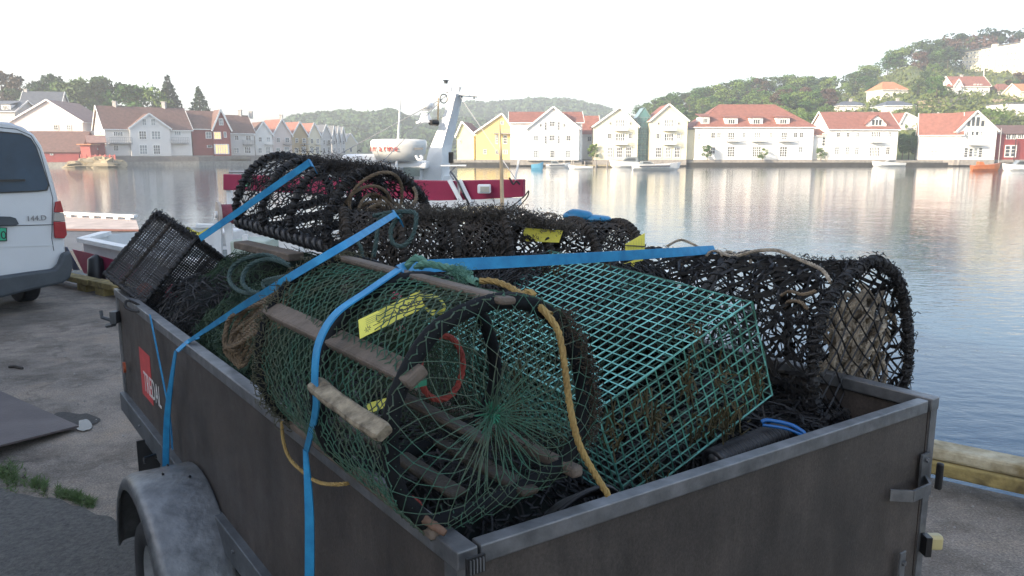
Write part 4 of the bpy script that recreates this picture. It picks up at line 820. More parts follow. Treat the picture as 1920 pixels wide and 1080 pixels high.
def lumpy(mb, path, r, r_, amp=.3, sides=8, step=.006, closed=False):
    P = np.asarray(path); L = np.linalg.norm(np.diff(P, axis=0), axis=1).sum(); n = max(12, int(L/step)); Q_ = resample(P, n, closed); rad = r*(1+amp*(.6*np.sin(np.arange(n)*1.55)+.5*r_.normal(size=n))); rad = np.clip(rad, r*.5, r*1.9); mb.tube(Q_+r_.normal(size=Q_.shape)*r*.10*amp*3, rad, sides, closed=closed); return mb
def wraps(mb, path, r, turns, th):                   # rubber or twine wound round a bar
    Q_ = resample(path, turns*10); Tn = np.gradient(Q_, axis=0); Tn /= np.linalg.norm(Tn, axis=1)[:, None]; N_ = np.cross(Tn, [0, 0, 1.]); N_ /= np.linalg.norm(N_, axis=1)[:, None]+1e-9; B_ = np.cross(Tn, N_); a = np.arange(len(Q_))/10*2*math.pi; mb.tube(Q_+r*(np.cos(a)[:, None]*N_+np.sin(a)[:, None]*B_), th, 5); return mb
def arcfn(P, closed=False):
    P = np.asarray(P); Q_ = np.vstack([P, P[:1]]) if closed else P; L = np.concatenate([[0], np.cumsum(np.linalg.norm(np.diff(Q_, axis=0), axis=1))]); L /= L[-1]
    return lambda v: np.array([np.interp(v % 1.0 if closed else min(max(v, 0), 1), L, Q_[:, k]) for k in range(3)])
# ===== 1. green twine creel, nearest
r1 = np.random.default_rng(11); o1 = Pz(800, 1000, 1.14); ax1 = np.array([-.59, .807, 0.])*.635
px1 = [(806, 985), (752, 930), (733, 860), (735, 775), (762, 700), (810, 625), (880, 580), (955, 563), (1020, 582), (1068, 640), (1092, 720), (1090, 800), (1056, 872)]
hp = spline([Pp(x, y, o1, e1) for x, y in px1], 8); hb = resample(np.array([hp[-1], (hp[-1]+hp[0])/2-UZ*.012, hp[0]]), 10); ring = np.vstack([hp, hb[1:-1]])
c1 = thing('lobster_creel', 'half round green twine creel with wooden slats and yellow tag, nearest', 'lobster creel', hp[0])
for u in (0., .47, 1.): part('hoop', MB().tube(resample(ring, 90, True)+ax1*u, .0150 if u != 1 else .011, 8, closed=True), M_HOOP, c1, smooth=True)
arch = arcfn(hp)
def net1(u, v):
    p = arch(v); c = hp.mean(0); k = 1.075-.075*u*u-.045*abs(math.sin(u*math.pi/.5))*(1 if .05 < v < .95 else .3); uu = -.03+u*1.06; return c+(p-c)*k+ax1*uu
part('side_netting', lattice(net1, 56, 76, .00095, .17, r1, knots=.0020, sag=.0018, rj=.4, drop=.008), M_NETG, c1)
mid0 = ring.mean(0); ctr = Pp(922, 775, o1-e1*.035, e1); rf = arcfn(resample(ring, 120, True), True)
def net1e(u, v):
    p = rf(v); p = mid0+(p-mid0)*1.075; k = u; q = p+(ctr-p)*k; return q-e1*(.016+.030*math.sin(min(k, 1)*math.pi))-UZ*.012*math.sin(k*math.pi)
G = [];
uu = [0, .09, .18, .275, .37, .47, .58]; nv = 64; pts = {}
for i, u in enumerate(uu):
    for j in range(nv):
        if (i+j) % 2 == 0: pts[i, j] = net1e(u+r1.normal()*.008, (j+r1.normal()*.12)/nv)
A_, B_ = [], []
for (i, j), p in pts.items():
    for dj in (-1, 1):
        k = (i+1, (j+dj) % nv)
        if k in pts: A_.append(p); B_.append(pts[k])
    if i == len(uu)-1 or i == len(uu)-2:
        q1_ = ctr+r1.normal(size=3)*.006; A_.append(p); m2 = (p+q1_)/2+r1.normal(size=3)*.004; B_.append(m2); A_.append(m2); B_.append(q1_)
        if r1.random() < .4: A_.append(p+r1.normal(size=3)*.004); B_.append(ctr+r1.normal(size=3)*.007)
mb = MB(); mb.segs(A_, B_, .00085); mb.blobs(list(pts.values()), .0024); en = part('end_netting', mb, M_NETG, c1)
mb = MB(); dd = r1.normal(size=(90, 3))*.010; mb.segs(ctr+dd*.3, ctr+dd, .0012); mb.blobs([ctr], .008); part('knot', mb, M_NETGH, en)
mb = MB()   # lacing round the near hoop
for v in np.linspace(0, 1, 60, endpoint=False): p = rf(v); a = r1.normal(size=3)*.003; mb.segs([p+e1*.016+a, p-e1*.014], [p-e1*.016, p+UZ*.015+a], .0013)
fuzz(mb, [rf(v) for v in np.linspace(.72, .99, 30)], .012, 70, .03, 0, r1); part('lacing', mb, M_NETG, en)
# funnel inside with red ring
mid = hp.mean(0)
mb = MB(); rc_ = Pp(828, 690, o1+ax1*.22, e1); rr_ = [rc_+np.array([.59*0, 0, 0])+(.046*math.cos(a)*e2+.062*math.sin(a)*UZ)*1.0 for a in np.linspace(0, 2*math.pi, 30, endpoint=False)]; mb.rope(np.vstack([rr_, rr_[:1]]), .0065); part('funnel_ring', mb, M_REDR, c1)
def fun(u, v): a = v*2*math.pi; p1 = rc_+.05*math.cos(a)*e2+.065*math.sin(a)*UZ; p2 = arch(min(max(.15+.6*v, 0), 1))+ax1*.47; return p1+(p2-p1)*u
part('funnel_netting', lattice(fun, 20, 56, .0010, .15, r1, sag=.002), M_NETGD, c1)
part('parlour_netting', lattice(lambda u, v: mid+(rf(v)-mid)*(.05+.93*u)+ax1*.50, 22, 60, .0011, .2, r1, sag=.003, closed_v=True), M_NETGD, c1)
part('far_end_netting', lattice(lambda u, v: mid+(rf(v)-mid)*(.04+.96*u)+ax1*1.0+e1*.03*(1-u), 22, 60, .0011, .2, r1, sag=.003, closed_v=True), M_NETGD, c1)
def slat(a_, b_, wd, ht, m=M_WOOD, nm='slat', up=(0, 0, 1), ext=(.03, .03), parent=None, bev=.006, label=None):
    a_, b_ = np.asarray(a_), np.asarray(b_); d = (b_-a_)/np.linalg.norm(b_-a_); return part(nm, MB().bar(a_-d*ext[0], b_+d*ext[1], wd, ht, up), m, parent or c1, bevel=bev, label=label)
s1 = Pp(762, 697, o1, e1); s2 = Pp(935, 560, o1, e1); 
slat(s1+e2*.004-UZ*.004, s1+e2*.004-UZ*.004+ax1, .042, .022, up=(-.5, -.2, .8)); slat(s2+UZ*.0, s2+ax1+UZ*.0, .036, .014, up=(.1, 0, 1))
slat(hp[0]-e2*.004-UZ*.004, hp[0]+ax1-e2*.004, .022, .02, nm='bottom_rail'); slat(hp[-1], hp[-1]+ax1, .026, .022, nm='bottom_rail', ext=(.045, .02))
b1 = ring[0]; b2 = hp[-1]
M_DARKW = mat('dark_floor_wood', (.022, .017, .012), .6, var=.3, vs=12, col2=(.055, .042, .028), bump=.3, bs=50)  # darker wood for the creel's floor slats and cross board
for k in (.33, .66): q = b1+(b2-b1)*k-UZ*.006; slat(q, q+ax1*(.9 if k < .5 else .5), .040, .014, m=M_DARKW, nm='floor_slat', ext=(.03 if k > .5 else -.06, .01))
w_ = Pp(770, 752, o1+ax1*.3, e1); w2 = Pp(890, 815, o1+ax1*.1, e1); slat(w_, w2, .034, .012, m=M_DARKW, nm='cross_board')
# driftwood handle
a_, b_ = Pp(588, 722, o1+ax1*.62-e2*.05, e1), Pp(722, 812, o1+ax1*.14-e2*.06, e1)
b_ = PY(721, 812, 1.155); a_ = PY(590, 720, 1.36)
t_ = np.linspace(0, 1, 30); P_ = a_+(b_-a_)*t_[:, None]+np.stack([0*t_, 0*t_, -.004*np.sin(t_*3.1)+.0006*np.sin(t_*17)], 1); rad = .0205*(1+.04*np.sin(t_*11+1)+.025*r1.normal(size=30)); rad[0] *= .86; rad[-1] *= .88
dw = P_[-1]-P_[0]; dw /= np.linalg.norm(dw); sd_ = np.cross(dw, np.array([.25, -.85, .45])); sd_ /= np.linalg.norm(sd_); fd_ = np.cross(sd_, dw); V = []
for k_, p_ in enumerate(P_):
    q_ = .86 if k_ in (0, 29) else 1.; w_h = .0165*q_*(1+.035*math.sin(k_*.3+1)+.006*r1.normal()); t_h = .0095*q_
    for cx_, cy_ in ((1, .45), (.75, 1), (-.75, 1), (-1, .45), (-1, -.45), (-.75, -1), (.75, -1), (1, -.45)): V.append(p_+sd_*w_h*cx_+fd_*t_h*cy_)
F = [[i*8+j, i*8+(j+1) % 8, (i+1)*8+(j+1) % 8, (i+1)*8+j] for i in range(29) for j in range(8)]; mb = MB(); mb.add(V, np.array(F)); mb.F.append(np.array([list(range(8))])[:, ::-1]); mb.F.append(np.array([list(range(232, 240))]))
part('driftwood_bar', mb, M_DRIFT, c1)
a_ = PY(745, 940, 1.24); b_ = PY(835, 1000, 1.20); t_ = np.linspace(0, 1, 14); part('worn_stick', MB().tube(a_+(b_-a_)*t_[:, None], .011*(1.1-.55*t_+.08*r1.normal(size=14)), 9), mat('reddish_worn_stick', (.13, .075, .05), .8, var=.3, vs=20, bump=.3), c1, smooth=True)
mb = MB(); mb.rope([PY(740, 935, 1.24), PY(760, 925, 1.25), PY(790, 945, 1.235), PY(770, 960, 1.22), PY(745, 940, 1.23)], .004); part('red_lashing', mb, M_REDR, c1)
mb = MB(); p = PY(738, 700, 1.28); ribbon(mb, [PY(738, 713, 1.27), PY(765, 722, 1.24), PY(800, 716, 1.25)], .012, [UZ, UZ, UZ], .001); part('green_tie', mb, M_NETGH, c1)
for (x, y, Y, r_, m_) in [(742, 555, 1.72, .014, M_PINK), (752, 618, 1.6, .012, M_PINK), (748, 562, 1.70, .010, M_CROPE)]: part('bait_float', MB().blobs([PY(x, y, Y)], r_), m_, c1, smooth=True)
# fouled net and weed on the far hoop and inside
mb = MB(); fuzz(mb, hp[:60]+ax1*1.0, .010, 500, .03, 0, r1, .0022); fuzz(mb, hp[:60]+ax1*1.0, .014, 260, .05, 0, r1, .0014); part('fouled_lacing', mb, mat('mossy_twine', (.045, .050, .030), .9, var=.4, vs=18, col2=(.10, .095, .06)), c1)
mb = MB(); tt_ = r1.random((900, 1)); pts = ring[-5]+(hp[-1]-hp[0])*0+(e2*(-.02+.24*r1.random((900, 1))))+ax1*tt_+UZ*(.01+.05*r1.random((900, 1))); fuzz(mb, pts, .004, 900, .028, 0, r1, .0016); part('tangled_weed', mb, mat('dark_weed', (.02, .022, .012), .9, var=.4), c1)
mb = MB(); fuzz(mb, hp[66:92]-e1*.005+e2*.012, .012, 900, .022, 0, r1, .0018); part('fouled_lacing', mb, mat('brown_fouling', (.03, .022, .015), .9, var=.4, vs=20, col2=(.06, .045, .03)), c1)
# yellow tag on the green creel
tg = thing('tag', 'yellow fishing tag with handwritten date, lying on the nearest green creel', 'tag', PY(745, 605, 1.50))
q = [PY(669, 610, 1.365), PY(784, 554, 1.495), PY(792, 586, 1.455), PY(672, 645, 1.325)]; xd = q[1]-q[0]; yd = q[0]-q[3]; nn = np.cross(xd, yd); nn /= np.linalg.norm(nn); q = [p+nn*.012 for p in q]
part('tag_plate', MB().prism([q[3], q[2], q[1], q[0]], nn*.0012), M_YTAG, tg); xn = xd/np.linalg.norm(xd); yn = yd/np.linalg.norm(yd); W_, H_ = np.linalg.norm(xd), np.linalg.norm(yd)
tp = lambda a, b_: q[3]+(q[2]-q[3])*a+(q[0]-q[3])*b_+nn*.0016
text('1.6.2096', H_*.42, tp(.545, .30), xn, yn, M_INK, tg, 'handwritten_date', .0002, shear=.3)
for k in range(4): text('merke for fiske', H_*.13, tp(.08, .80-.13*k), xn, yn, M_INKG, tg, 'small_print', .0001) if k < 0 else part('print_line', MB().bar(tp(.10, .84-.10*k), tp(.50-.05*(k % 2), .84-.10*k), .0008, .0003, nn), M_INKG, tg)
part('print_line', MB().bar(tp(.2, .33), tp(.52, .33), .0010, .0003, nn), M_INK, tg)
mb = MB()
for k in range(8): a = k*math.pi/4; c = tp(.12, .3); mb.bar(c+(xn*math.cos(a)+yn*math.sin(a))*H_*.05, c+(xn*math.cos(a)+yn*math.sin(a))*H_*.17, .0009, .0003, nn)
part('star_emblem', mb, M_INK, tg)
mb = MB(); ribbon(mb, [tp(.97, .75), PY(800, 563, 1.52)+nn*.012, PY(820, 566, 1.56)+nn*.01, PY(835, 578, 1.56), PY(822, 586, 1.53), PY(806, 588, 1.50)+nn*.004, tp(.98, .2)], .013, [yn, yn, yn, xn*.5+yn, -yn*.2+nn, yn, yn], .0006, 8); part('tag_loop', mb, M_YTAG, tg)
t2 = single('tag', MB().prism([PY(686, 757, 1.30), PY(728, 745, 1.34), PY(730, 760, 1.33), PY(690, 776, 1.29)], -e1*.001), M_YTAG, 'small yellow tag inside the nearest green creel behind the driftwood bar', 'tag')
# ===== 2. turquoise wire box pot
W2 = .5; L2_ = .8731; H2 = .2758; R2 = np.array([[.51997, .79459, -.31346], [-.85341, .46762, -.23028], [-.0364, .38725, .92126]]); O2 = np.array([-.2717, 2.3567, 1.2605])
def X2(a, b_, c_): return O2+R2@np.array([a*L2_, b_*W2, (c_-1)*H2])
c2 = thing('wire_pot', 'rectangular turquoise wire mesh pot tilted in the middle of the load', 'lobster pot', X2(.5, .5, 0)); r2 = np.random.default_rng(5)
def wires(fn, n, m, r, jit=.0015, nv=8):
    mb = MB()
    for i in range(n+1):
        P_ = np.array([fn(i/n, v) for v in np.linspace(0, 1, nv)])+r2.normal(size=(nv, 3))*jit; mb.segs(P_[:-1], P_[1:], r)
    for j in range(m+1):
        P_ = np.array([fn(u, j/m) for u in np.linspace(0, 1, nv)])+r2.normal(size=(nv, 3))*jit; mb.segs(P_[:-1], P_[1:], r)
    return mb
NL, NW, NH = 29, 17, 9; RW = .0020
sag2 = lambda a, b_: -.03*math.sin(a*math.pi)*math.sin(b_*math.pi)*.4
part('top_mesh', wires(lambda a, b_: X2(a, b_, 1+sag2(a, b_)), NL, NW, RW), M_WIRE, c2); M_WIREF = mat('shaded_algae_wire', (.035, .095, .070), .7, var=.3, vs=12, col2=(.022, .045, .028)); M_WIREM = mat('dulled_turquoise_wire', (.085, .29, .23), .6, var=.3, vs=9, col2=(.04, .12, .085)); part('bottom_mesh', wires(lambda a, b_: X2(a, b_, 0), NL, NW, RW), M_WIREF, c2)  # bottom, back and inner wires: algae olive, with interior shade put into the colour
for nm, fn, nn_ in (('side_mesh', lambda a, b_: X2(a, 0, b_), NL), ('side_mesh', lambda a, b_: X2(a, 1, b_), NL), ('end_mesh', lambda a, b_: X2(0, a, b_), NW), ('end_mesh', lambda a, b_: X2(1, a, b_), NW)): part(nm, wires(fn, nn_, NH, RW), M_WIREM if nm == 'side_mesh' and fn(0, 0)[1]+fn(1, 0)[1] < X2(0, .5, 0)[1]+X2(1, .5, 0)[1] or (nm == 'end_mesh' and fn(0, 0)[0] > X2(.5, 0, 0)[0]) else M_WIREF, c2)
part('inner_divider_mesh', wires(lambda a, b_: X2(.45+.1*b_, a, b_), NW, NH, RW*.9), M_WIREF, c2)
mb = MB()
for b_ in (.055, ): mb.segs([X2(0, b_, 1.012)], [X2(1, b_, 1.012)], .002)
for a, b_ in (((0, 0), (1, 0)), ((1, 0), (1, 1)), ((1, 1), (0, 1)), ((0, 1), (0, 0))):
    for c_ in (0, 1): mb.segs([X2(*a, c_)], [X2(*b_, c_)], .0024)
for a in ((0, 0), (1, 0), (1, 1), (0, 1)): mb.segs([X2(*a, 0)], [X2(*a, 1)], .0024)
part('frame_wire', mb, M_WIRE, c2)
mb = MB()
for k in range(26):
    f_ = r2.integers(3); p = X2(r2.random(), r2.random(), 1.0) if f_ == 0 else (X2(r2.random(), 0, r2.random()) if f_ == 1 else X2(1, r2.random(), r2.random()))
    if k < 3: p = X2(.06+.08*k, .80, 1.02)
    n_ = 26 if f_ else 12; c = p+r2.normal(size=(n_, 3))*[.012, .012, .022]-UZ*.012; d_ = r2.normal(size=(n_, 3))*[.006, .006, .016]; mb.segs(c-d_, c+d_, .0022)
part('seaweed', mb, M_WEED, c2, kind='stuff')
mb = MB(); C_ = []
for k in range(60): C_.append(X2(r2.random(), 0, r2.random())+r2.normal(size=3)*.003); C_.append(X2(r2.random(), r2.random(), 1.0)+r2.normal(size=3)*.003)
mb.blobs(C_, .0035); part('growth', mb, mat('brown_growth', (.05, .035, .03), .8, var=.4, vs=30), c2, kind='stuff')
# ===== black creels
def creel(label, prof, axis, us, seed, net_m=M_BNET, hoop_r=.013, cells=(30, 40), twine=.0022, endnet=True, coil=None, floor=True, jit=.35, drop=.06, wrap=True, layers=1, arch_only=True, fz=500, bar_wrap=None, hoop_m=None, loc=None):
    r_ = np.random.default_rng(seed); pr = spline(prof, 6); ax = np.asarray(axis, float); base = resample(np.array([pr[-1], pr[0]]), 8); rg = np.vstack([pr, base[1:-1]]); c = pr.mean(0); nrm = ax/np.linalg.norm(ax)
    root = thing('lobster_creel', label, 'lobster creel', pr[0] if loc is None else loc)
    for u in us:
        mb = MB(); Q_ = resample(rg, 110, True)+ax*u; lumpy(mb, np.vstack([Q_, Q_[:1]]), hoop_r, r_, .32)
        if wrap: wraps(mb, np.vstack([Q_, Q_[:1]]), hoop_r*1.05, 46, hoop_r*.38)
        part('hoop', mb, hoop_m or net_m, root)
    af = arcfn(pr); rff = arcfn(rg, True); msg = 1/max(1, len(us)-1)
    for k in range(layers):
        def sk(u, v): p = af(v); return c+(p-c)*(1.0-.05*abs(math.sin(u*math.pi/msg)))*(1+.012*k)+ax*(u*(us[-1]-us[0])+us[0])
        part('side_netting', lattice(sk, cells[0], cells[1], twine, jit+.15*k, r_, sag=twine*2, drop=drop, rj=.8), net_m, root)
    if floor: part('floor_netting', lattice(lambda u, v: pr[-1]+(pr[0]-pr[-1])*v+ax*u, cells[0]//2, 10, twine, jit, r_, sag=twine, rj=.5), net_m, root)
    if endnet:
        def er(u, v): return pr[0]+(pr[-1]-pr[0])*u
        # square-set diamond net clipped to the hoop outline
        xa = (pr[-1]-pr[0])/np.linalg.norm(pr[-1]-pr[0]); ya = np.cross(nrm, xa); ya = ya if ya[2] > 0 else -ya; P2 = np.array([[np.dot(p-pr[0], xa), np.dot(p-pr[0], ya)] for p in rg]); x0, y0 = P2.min(0); x1, y1 = P2.max(0); cs = endnet if isinstance(endnet, float) else .028; A_, B_ = [], []
        def inside(p):
            cnt = False; j = len(P2)-1
            for i in range(len(P2)):
                if (P2[i][1] > p[1]) != (P2[j][1] > p[1]) and p[0] < (P2[j][0]-P2[i][0])*(p[1]-P2[i][1])/(P2[j][1]-P2[i][1])+P2[i][0]: cnt = not cnt
                j = i
            return cnt
        J = {}
        def nd(i, j):
            if (i, j) not in J: J[i, j] = np.array([x0+i*cs, y0+j*cs])+r_.normal(size=2)*cs*.10
            return J[i, j]
        for i in range(int((x1-x0)/cs)+2):
            for j in range(int((y1-y0)/cs)+2):
                if (i+j) % 2: continue
                for dj in (-1, 1):
                    p, q_ = nd(i, j), nd(i+1, j+dj)
                    if inside(p) or inside(q_): A_.append(p); B_.append(q_)
        to3 = lambda p: pr[0]+xa*p[0]+ya*p[1]-nrm*.006*math.sin(p[0]*30)
        mb = MB(); A3 = np.array([to3(p) for p in A_]); B3 = np.array([to3(p) for p in B_]); mb.segs(A3, B3, twine*1.05); mb.blobs(A3, twine*1.7); part('end_netting', mb, net_m, root)
    part('far_end_netting', lattice(lambda u, v: c+(rff(v)-c)*(.06+.94*u)+ax*us[-1], 12, 30, twine, jit, r_, sag=twine, closed_v=True), net_m, root)
    mb = MB(); L_ = pr+ax*us[0]; fuzz(mb, L_, hoop_r*.7, fz*2, .015, 0, r_, .0018); fuzz(mb, pr+ax*us[-1], hoop_r*.7, fz, .015, 0, r_, .0018)
    for v in (.25, .5, .75): fuzz(mb, np.array([af(v)+ax*us[0], af(v)+ax*us[-1]]), .008, fz//2, .018, 0, r_, .0018)
    part('loose_twine', mb, net_m, root)
    for p in (pr[0], pr[-1]): part('bottom_rail', lumpy(MB(), np.array([p+ax*(us[0]-.03), p+ax*(us[-1]+.03)]), hoop_r*1.1, r_, .2), net_m, root)
    return root, pr, ax, r_
def coil(name, label, ctr, ax1_, ax2_, ax3_, n, rr0, rr1, rt, m, seed, cat='rope', squash=.5):
    r_ = np.random.default_rng(seed); mb = MB()
    for k in range(n):
        a0 = r_.uniform(0, 6.28); span = r_.uniform(3, 6.2); th = np.linspace(a0, a0+span, 22); R_ = r_.uniform(rr0, rr1); e_ = r_.uniform(.7, 1.1); off = r_.normal(size=3)*[.026, .026, .034]; dz = r_.uniform(-1, 1)*squash; tl = r_.normal()*.35
        P_ = ctr+off+np.outer(np.cos(th)*R_, ax1_)+np.outer(np.sin(th)*R_*e_, ax2_)+np.outer(dz+np.cos(th*2+a0)*.02+np.sin(th)*tl*R_, ax3_); mb.rope(P_, rt)
    return single(name, mb, m, label, cat, loc=ctr)
# 3. right black creel with a coil of cream rope inside
o3 = Pz(1540, 790, 1.04); px3 = [(1532, 790), (1524, 720), (1530, 630), (1556, 560), (1600, 510), (1645, 490), (1682, 525), (1700, 600), (1702, 680), (1690, 742)]
a3 = np.array([-.60, .80, -.065])*.84
c3, pr3, ax3, r3 = creel('long black rope creel with cream rope coiled inside, at the right of the load', [Pp(x, y, o3, e1) for x, y in px3], a3, (0., .5, 1.), 31, cells=(30, 38), twine=.0025, endnet=.031, jit=.45, drop=.05, layers=2, hoop_r=.0135, fz=900)
m3 = pr3.mean(0); mb = MB(); rc3 = np.random.default_rng(41); cc3 = Pp(1603, 652, o3+e1*.075, e1)
for k in range(165):
    d_ = rc3.normal(size=3); d_ *= rc3.random()**.4/np.linalg.norm(d_); c_ = cc3+e2*d_[0]*.150+UZ*d_[1]*.172+e1*d_[2]*.045; a0 = rc3.uniform(0, 6.28); th = np.linspace(a0, a0+rc3.uniform(1.6, 4.5), 14); R_ = rc3.uniform(.018, .050); tl = rc3.normal()*.5
    mb.rope(c_+np.outer(np.cos(th)*R_, e2)+np.outer(np.sin(th)*R_*1.2, UZ)+np.outer(np.cos(th+1)*R_*tl, e1), .0085)
single('rope_coil', mb, M_CROPE, 'coil of thick cream rope stuffed inside the right hand black creel', 'rope', loc=cc3)
mb = MB(); fuzz(mb, pr3[:54], .012, 1100, .026, 0, r3, .0026); part('knotted_bunches', mb, M_BNET, c3)
mb = MB(); tp3 = [PY(1345, 470, 2.62), PY(1375, 480, 2.5), PY(1420, 470, 2.42), PY(1460, 470, 2.35), PY(1500, 487, 2.25), PY(1540, 505, 2.15), PY(1558, 530, 2.08)]; mb.rope(spline(tp3, 8), .006)
single('rope', mb, M_CROPE, 'white rope end trailing along the top of the right hand black creel', 'rope')
mb = MB()
for k, x in enumerate((1258, 1300, 1335, 1362, 1388)):
    Y = 2.75-k*.06; P_ = [PY(x-14, 492, Y), PY(x-8, 474+k, Y), PY(x+8, 468+k*1.5, Y+.01), PY(x+18, 480+k, Y-.02), PY(x+20, 498, Y-.05)]; mb.rope(spline(P_, 8), .0055)
mb.rope(spline([PY(1250, 462, 2.9), PY(1275, 450, 2.88), PY(1300, 458, 2.85), PY(1315, 468, 2.82)], 8), .005)
single('rope', mb, M_CROPE, 'cream lashing turns knotted over the far end of the right hand black creel', 'rope')
mb = MB(); mb.rope(spline([PY(1470, 577, 2.2), PY(1480, 565, 2.15), PY(1500, 566, 2.1), PY(1515, 580, 2.08)], 8), .0055); mb.rope(spline([PY(1462, 556, 2.2), PY(1480, 546, 2.15), PY(1505, 552, 2.1), PY(1530, 545, 2.08)], 8), .005); single('rope', mb, M_BROPE, 'short brown rope loops tied on the side of the right hand black creel', 'rope')
# 4. top left black creel, lying on the others
o4 = PY(615, 460, 2.9); ax4 = PY(452, 408, 3.42)-PY(622, 455, 2.9); n4 = ax4/np.linalg.norm(ax4); n4b = np.array([n4[0], n4[1], 0]); n4b /= np.linalg.norm(n4b)
px4 = [(622, 462), (612, 440), (618, 400), (640, 355), (675, 325), (715, 318), (755, 335), (788, 365), (800, 395), (798, 410)]
c4, pr4, ax4_, r4 = creel('hooped black creel on top of the pile at the left, crossed by the blue strap', [Pp(x, y, o4, n4b) for x, y in px4], ax4, (0., .36, .68, 1.), 51, net_m=M_BNET, cells=(36, 44), twine=.0019, endnet=.03, jit=.35, drop=.03, hoop_r=.015, fz=900)
mb = MB(); P_ = np.array([pr4[0]-ax4*.03-UZ*.006, pr4[0]+ax4*1.04-UZ*.006]); mb.tube(resample(P_, 20), .016, 8); wraps(mb, P_, .020, 17, .012); part('rubber_wound_rail', mb, mat('wound_black_rubber', (.022, .022, .024), .38, var=.3, vs=20), c4, smooth=True)
mb = MB(); af4 = arcfn(pr4); fuzz(mb, np.array([af4(.5)-ax4*.0, af4(.45)+ax4*.5]), .022, 1500, .018, 0, r4, .002); fuzz(mb, pr4, .018, 1600, .018, 0, r4, .002); fuzz(mb, np.array([af4(.62)+ax4*.0, af4(.62)+ax4*1.]), .025, 900, .018, 0, r4, .002); part('brown_growth', mb, M_BNETB, c4)
coil('rope_coil', 'heap of tan rope behind the netting of the top left creel', PY(700, 412, 3.02), e2, UZ, e1, 16, .03, .11, .007, M_BROPE, 61, squash=.05)
# 5. long dark creels across the middle
def dcreel(label, x0, Y0, x1, Y1, top0, bot0, top1, bot1, seed, m, wdt=.34, us=(0, .33, .66, 1), **k):
    a_, b_ = PY(x0, bot0, Y0), PY(x1, bot1, Y1); ta, tb = PY(x0, top0, Y0)[2], PY(x1, top1, Y1)[2]; ax = b_-a_; n_ = np.array([-ax[1], ax[0], 0]); n_ /= np.linalg.norm(n_); n_ = n_ if n_[1] > 0 else -n_; h = ta-a_[2]; pf = []
    for th in np.linspace(math.pi, 0, 9): pf.append(a_+n_*wdt/2+n_*(-math.cos(th)*-1)*-wdt/2+UZ*math.sin(th)*h if False else a_+n_*(wdt/2)*(1+math.cos(th))+UZ*h*(math.sin(th)**.7 if math.sin(th) > 0 else 0))
    return creel(label, pf, ax, us, seed, net_m=m, **k)
c5, pr5, ax5, r5 = dcreel('dusty black creel lying across behind the green creel, with green ropes on it', 655, 2.52, 960, 2.66, 402, 560, 393, 560, 71, M_BNETB, cells=(44, 44), twine=.0018, endnet=.022, jit=.25, drop=.0, hoop_r=.012, layers=2, fz=500)
c6, pr6, ax6, r6 = dcreel('black creel with a broad yellow tag inside, in the middle of the back row', 940, 2.72, 1205, 2.98, 416, 520, 434, 520, 81, M_BNETB, cells=(30, 40), twine=.0024, endnet=.025, jit=.4, drop=.07, hoop_r=.016, layers=1, fz=600)
mb = MB(); fuzz(mb, np.array([PY(740, 400, 2.65), PY(960, 398, 2.8), PY(1080, 430, 2.85)]), .020, 4200, .015, 0, r5, .0019); single('net_growth', mb, mat('dusty_grey_growth', (.045, .038, .032), .9, var=.5, vs=30, col2=(.12, .105, .09)), 'dried grey brown growth crusting the top of the middle creels', None, kind='stuff')
single('tag', MB().prism([PY(978, 452, 2.81), PY(1048, 455, 2.81), PY(1056, 432, 2.83), PY(984, 427, 2.83)], (0, .003, 0)), mat('yellow_tag_in_net', (.50, .44, .03), .5, var=.1), 'broad yellow tag seen through the netting of the middle black creel', 'tag')
# yellow tag strip right of the middle
tg2 = thing('tag', 'folded yellow tag standing up behind the blue strap on the middle creel', 'tag', PY(1190, 470, 2.55))
Yt = 2.50; q = [PY(1172, 458, Yt), PY(1209, 437, Yt), PY(1209, 480, Yt), PY(1174, 486, Yt)]
part('tag_plate', MB().prism(q, (0, .0015, 0)), M_YTAG, tg2); part('tag_plate', MB().prism([PY(1168, 495, Yt), PY(1206, 482, Yt), PY(1206, 488, Yt), PY(1190, 492, Yt), PY(1189, 500, Yt), PY(1183, 499, Yt), PY(1184, 491, Yt)], (0, .0015, 0)), M_YTAG, tg2)
part('fold_line', MB().bar(PY(1172, 460, Yt-.003), PY(1209, 462, Yt-.003), .002, .003), M_INK, tg2)
for k in range(6): part('print_line', MB().bar(PY(1178+k*5, 457-k*2, Yt-.0015), PY(1178+k*5, 479, Yt-.0015), .0006, .0006), M_INKG, tg2)
# blue rolled thing behind, on the water side of the load
mb = MB(); c = PY(1095, 407, 3.15)
for k, (dx, dz, rx_, rz_) in enumerate([(-.025, .004, .062, .028), (.05, -.008, .062, .018)]):
    V = []; N_, M_ = 18, 10
    for j in range(M_+1):
        for i in range(N_): a = i/N_*2*math.pi; b_ = j/M_*math.pi; V.append(c+np.array([dx+rx_*math.cos(b_), .05*math.sin(a)*math.sin(b_), dz+rz_*math.cos(a)*math.sin(b_)*(1+.1*math.sin(4*b_))]))
    mb.add(V, np.array([[j*N_+i, j*N_+(i+1) % N_, (j+1)*N_+(i+1) % N_, (j+1)*N_+i] for j in range(M_) for i in range(N_)]))
single('tarp_bundle', mb, mat('bright_blue_tarp', (.012, .17, .34), .4, var=.25, vs=12), 'knotted bundle of bright blue tarp on the far side of the load', 'tarp', smooth=True)
mb = MB(); mb.rope(spline([PY(1010, 412, 3.0), PY(1018, 403, 3.0), PY(1030, 400, 3.0), PY(1045, 404, 3.0), PY(1035, 412, 3.0)], 8), .005); single('rope', mb, M_CROPE, 'small pale rope loop standing up beside the blue tarp bundle', 'rope')
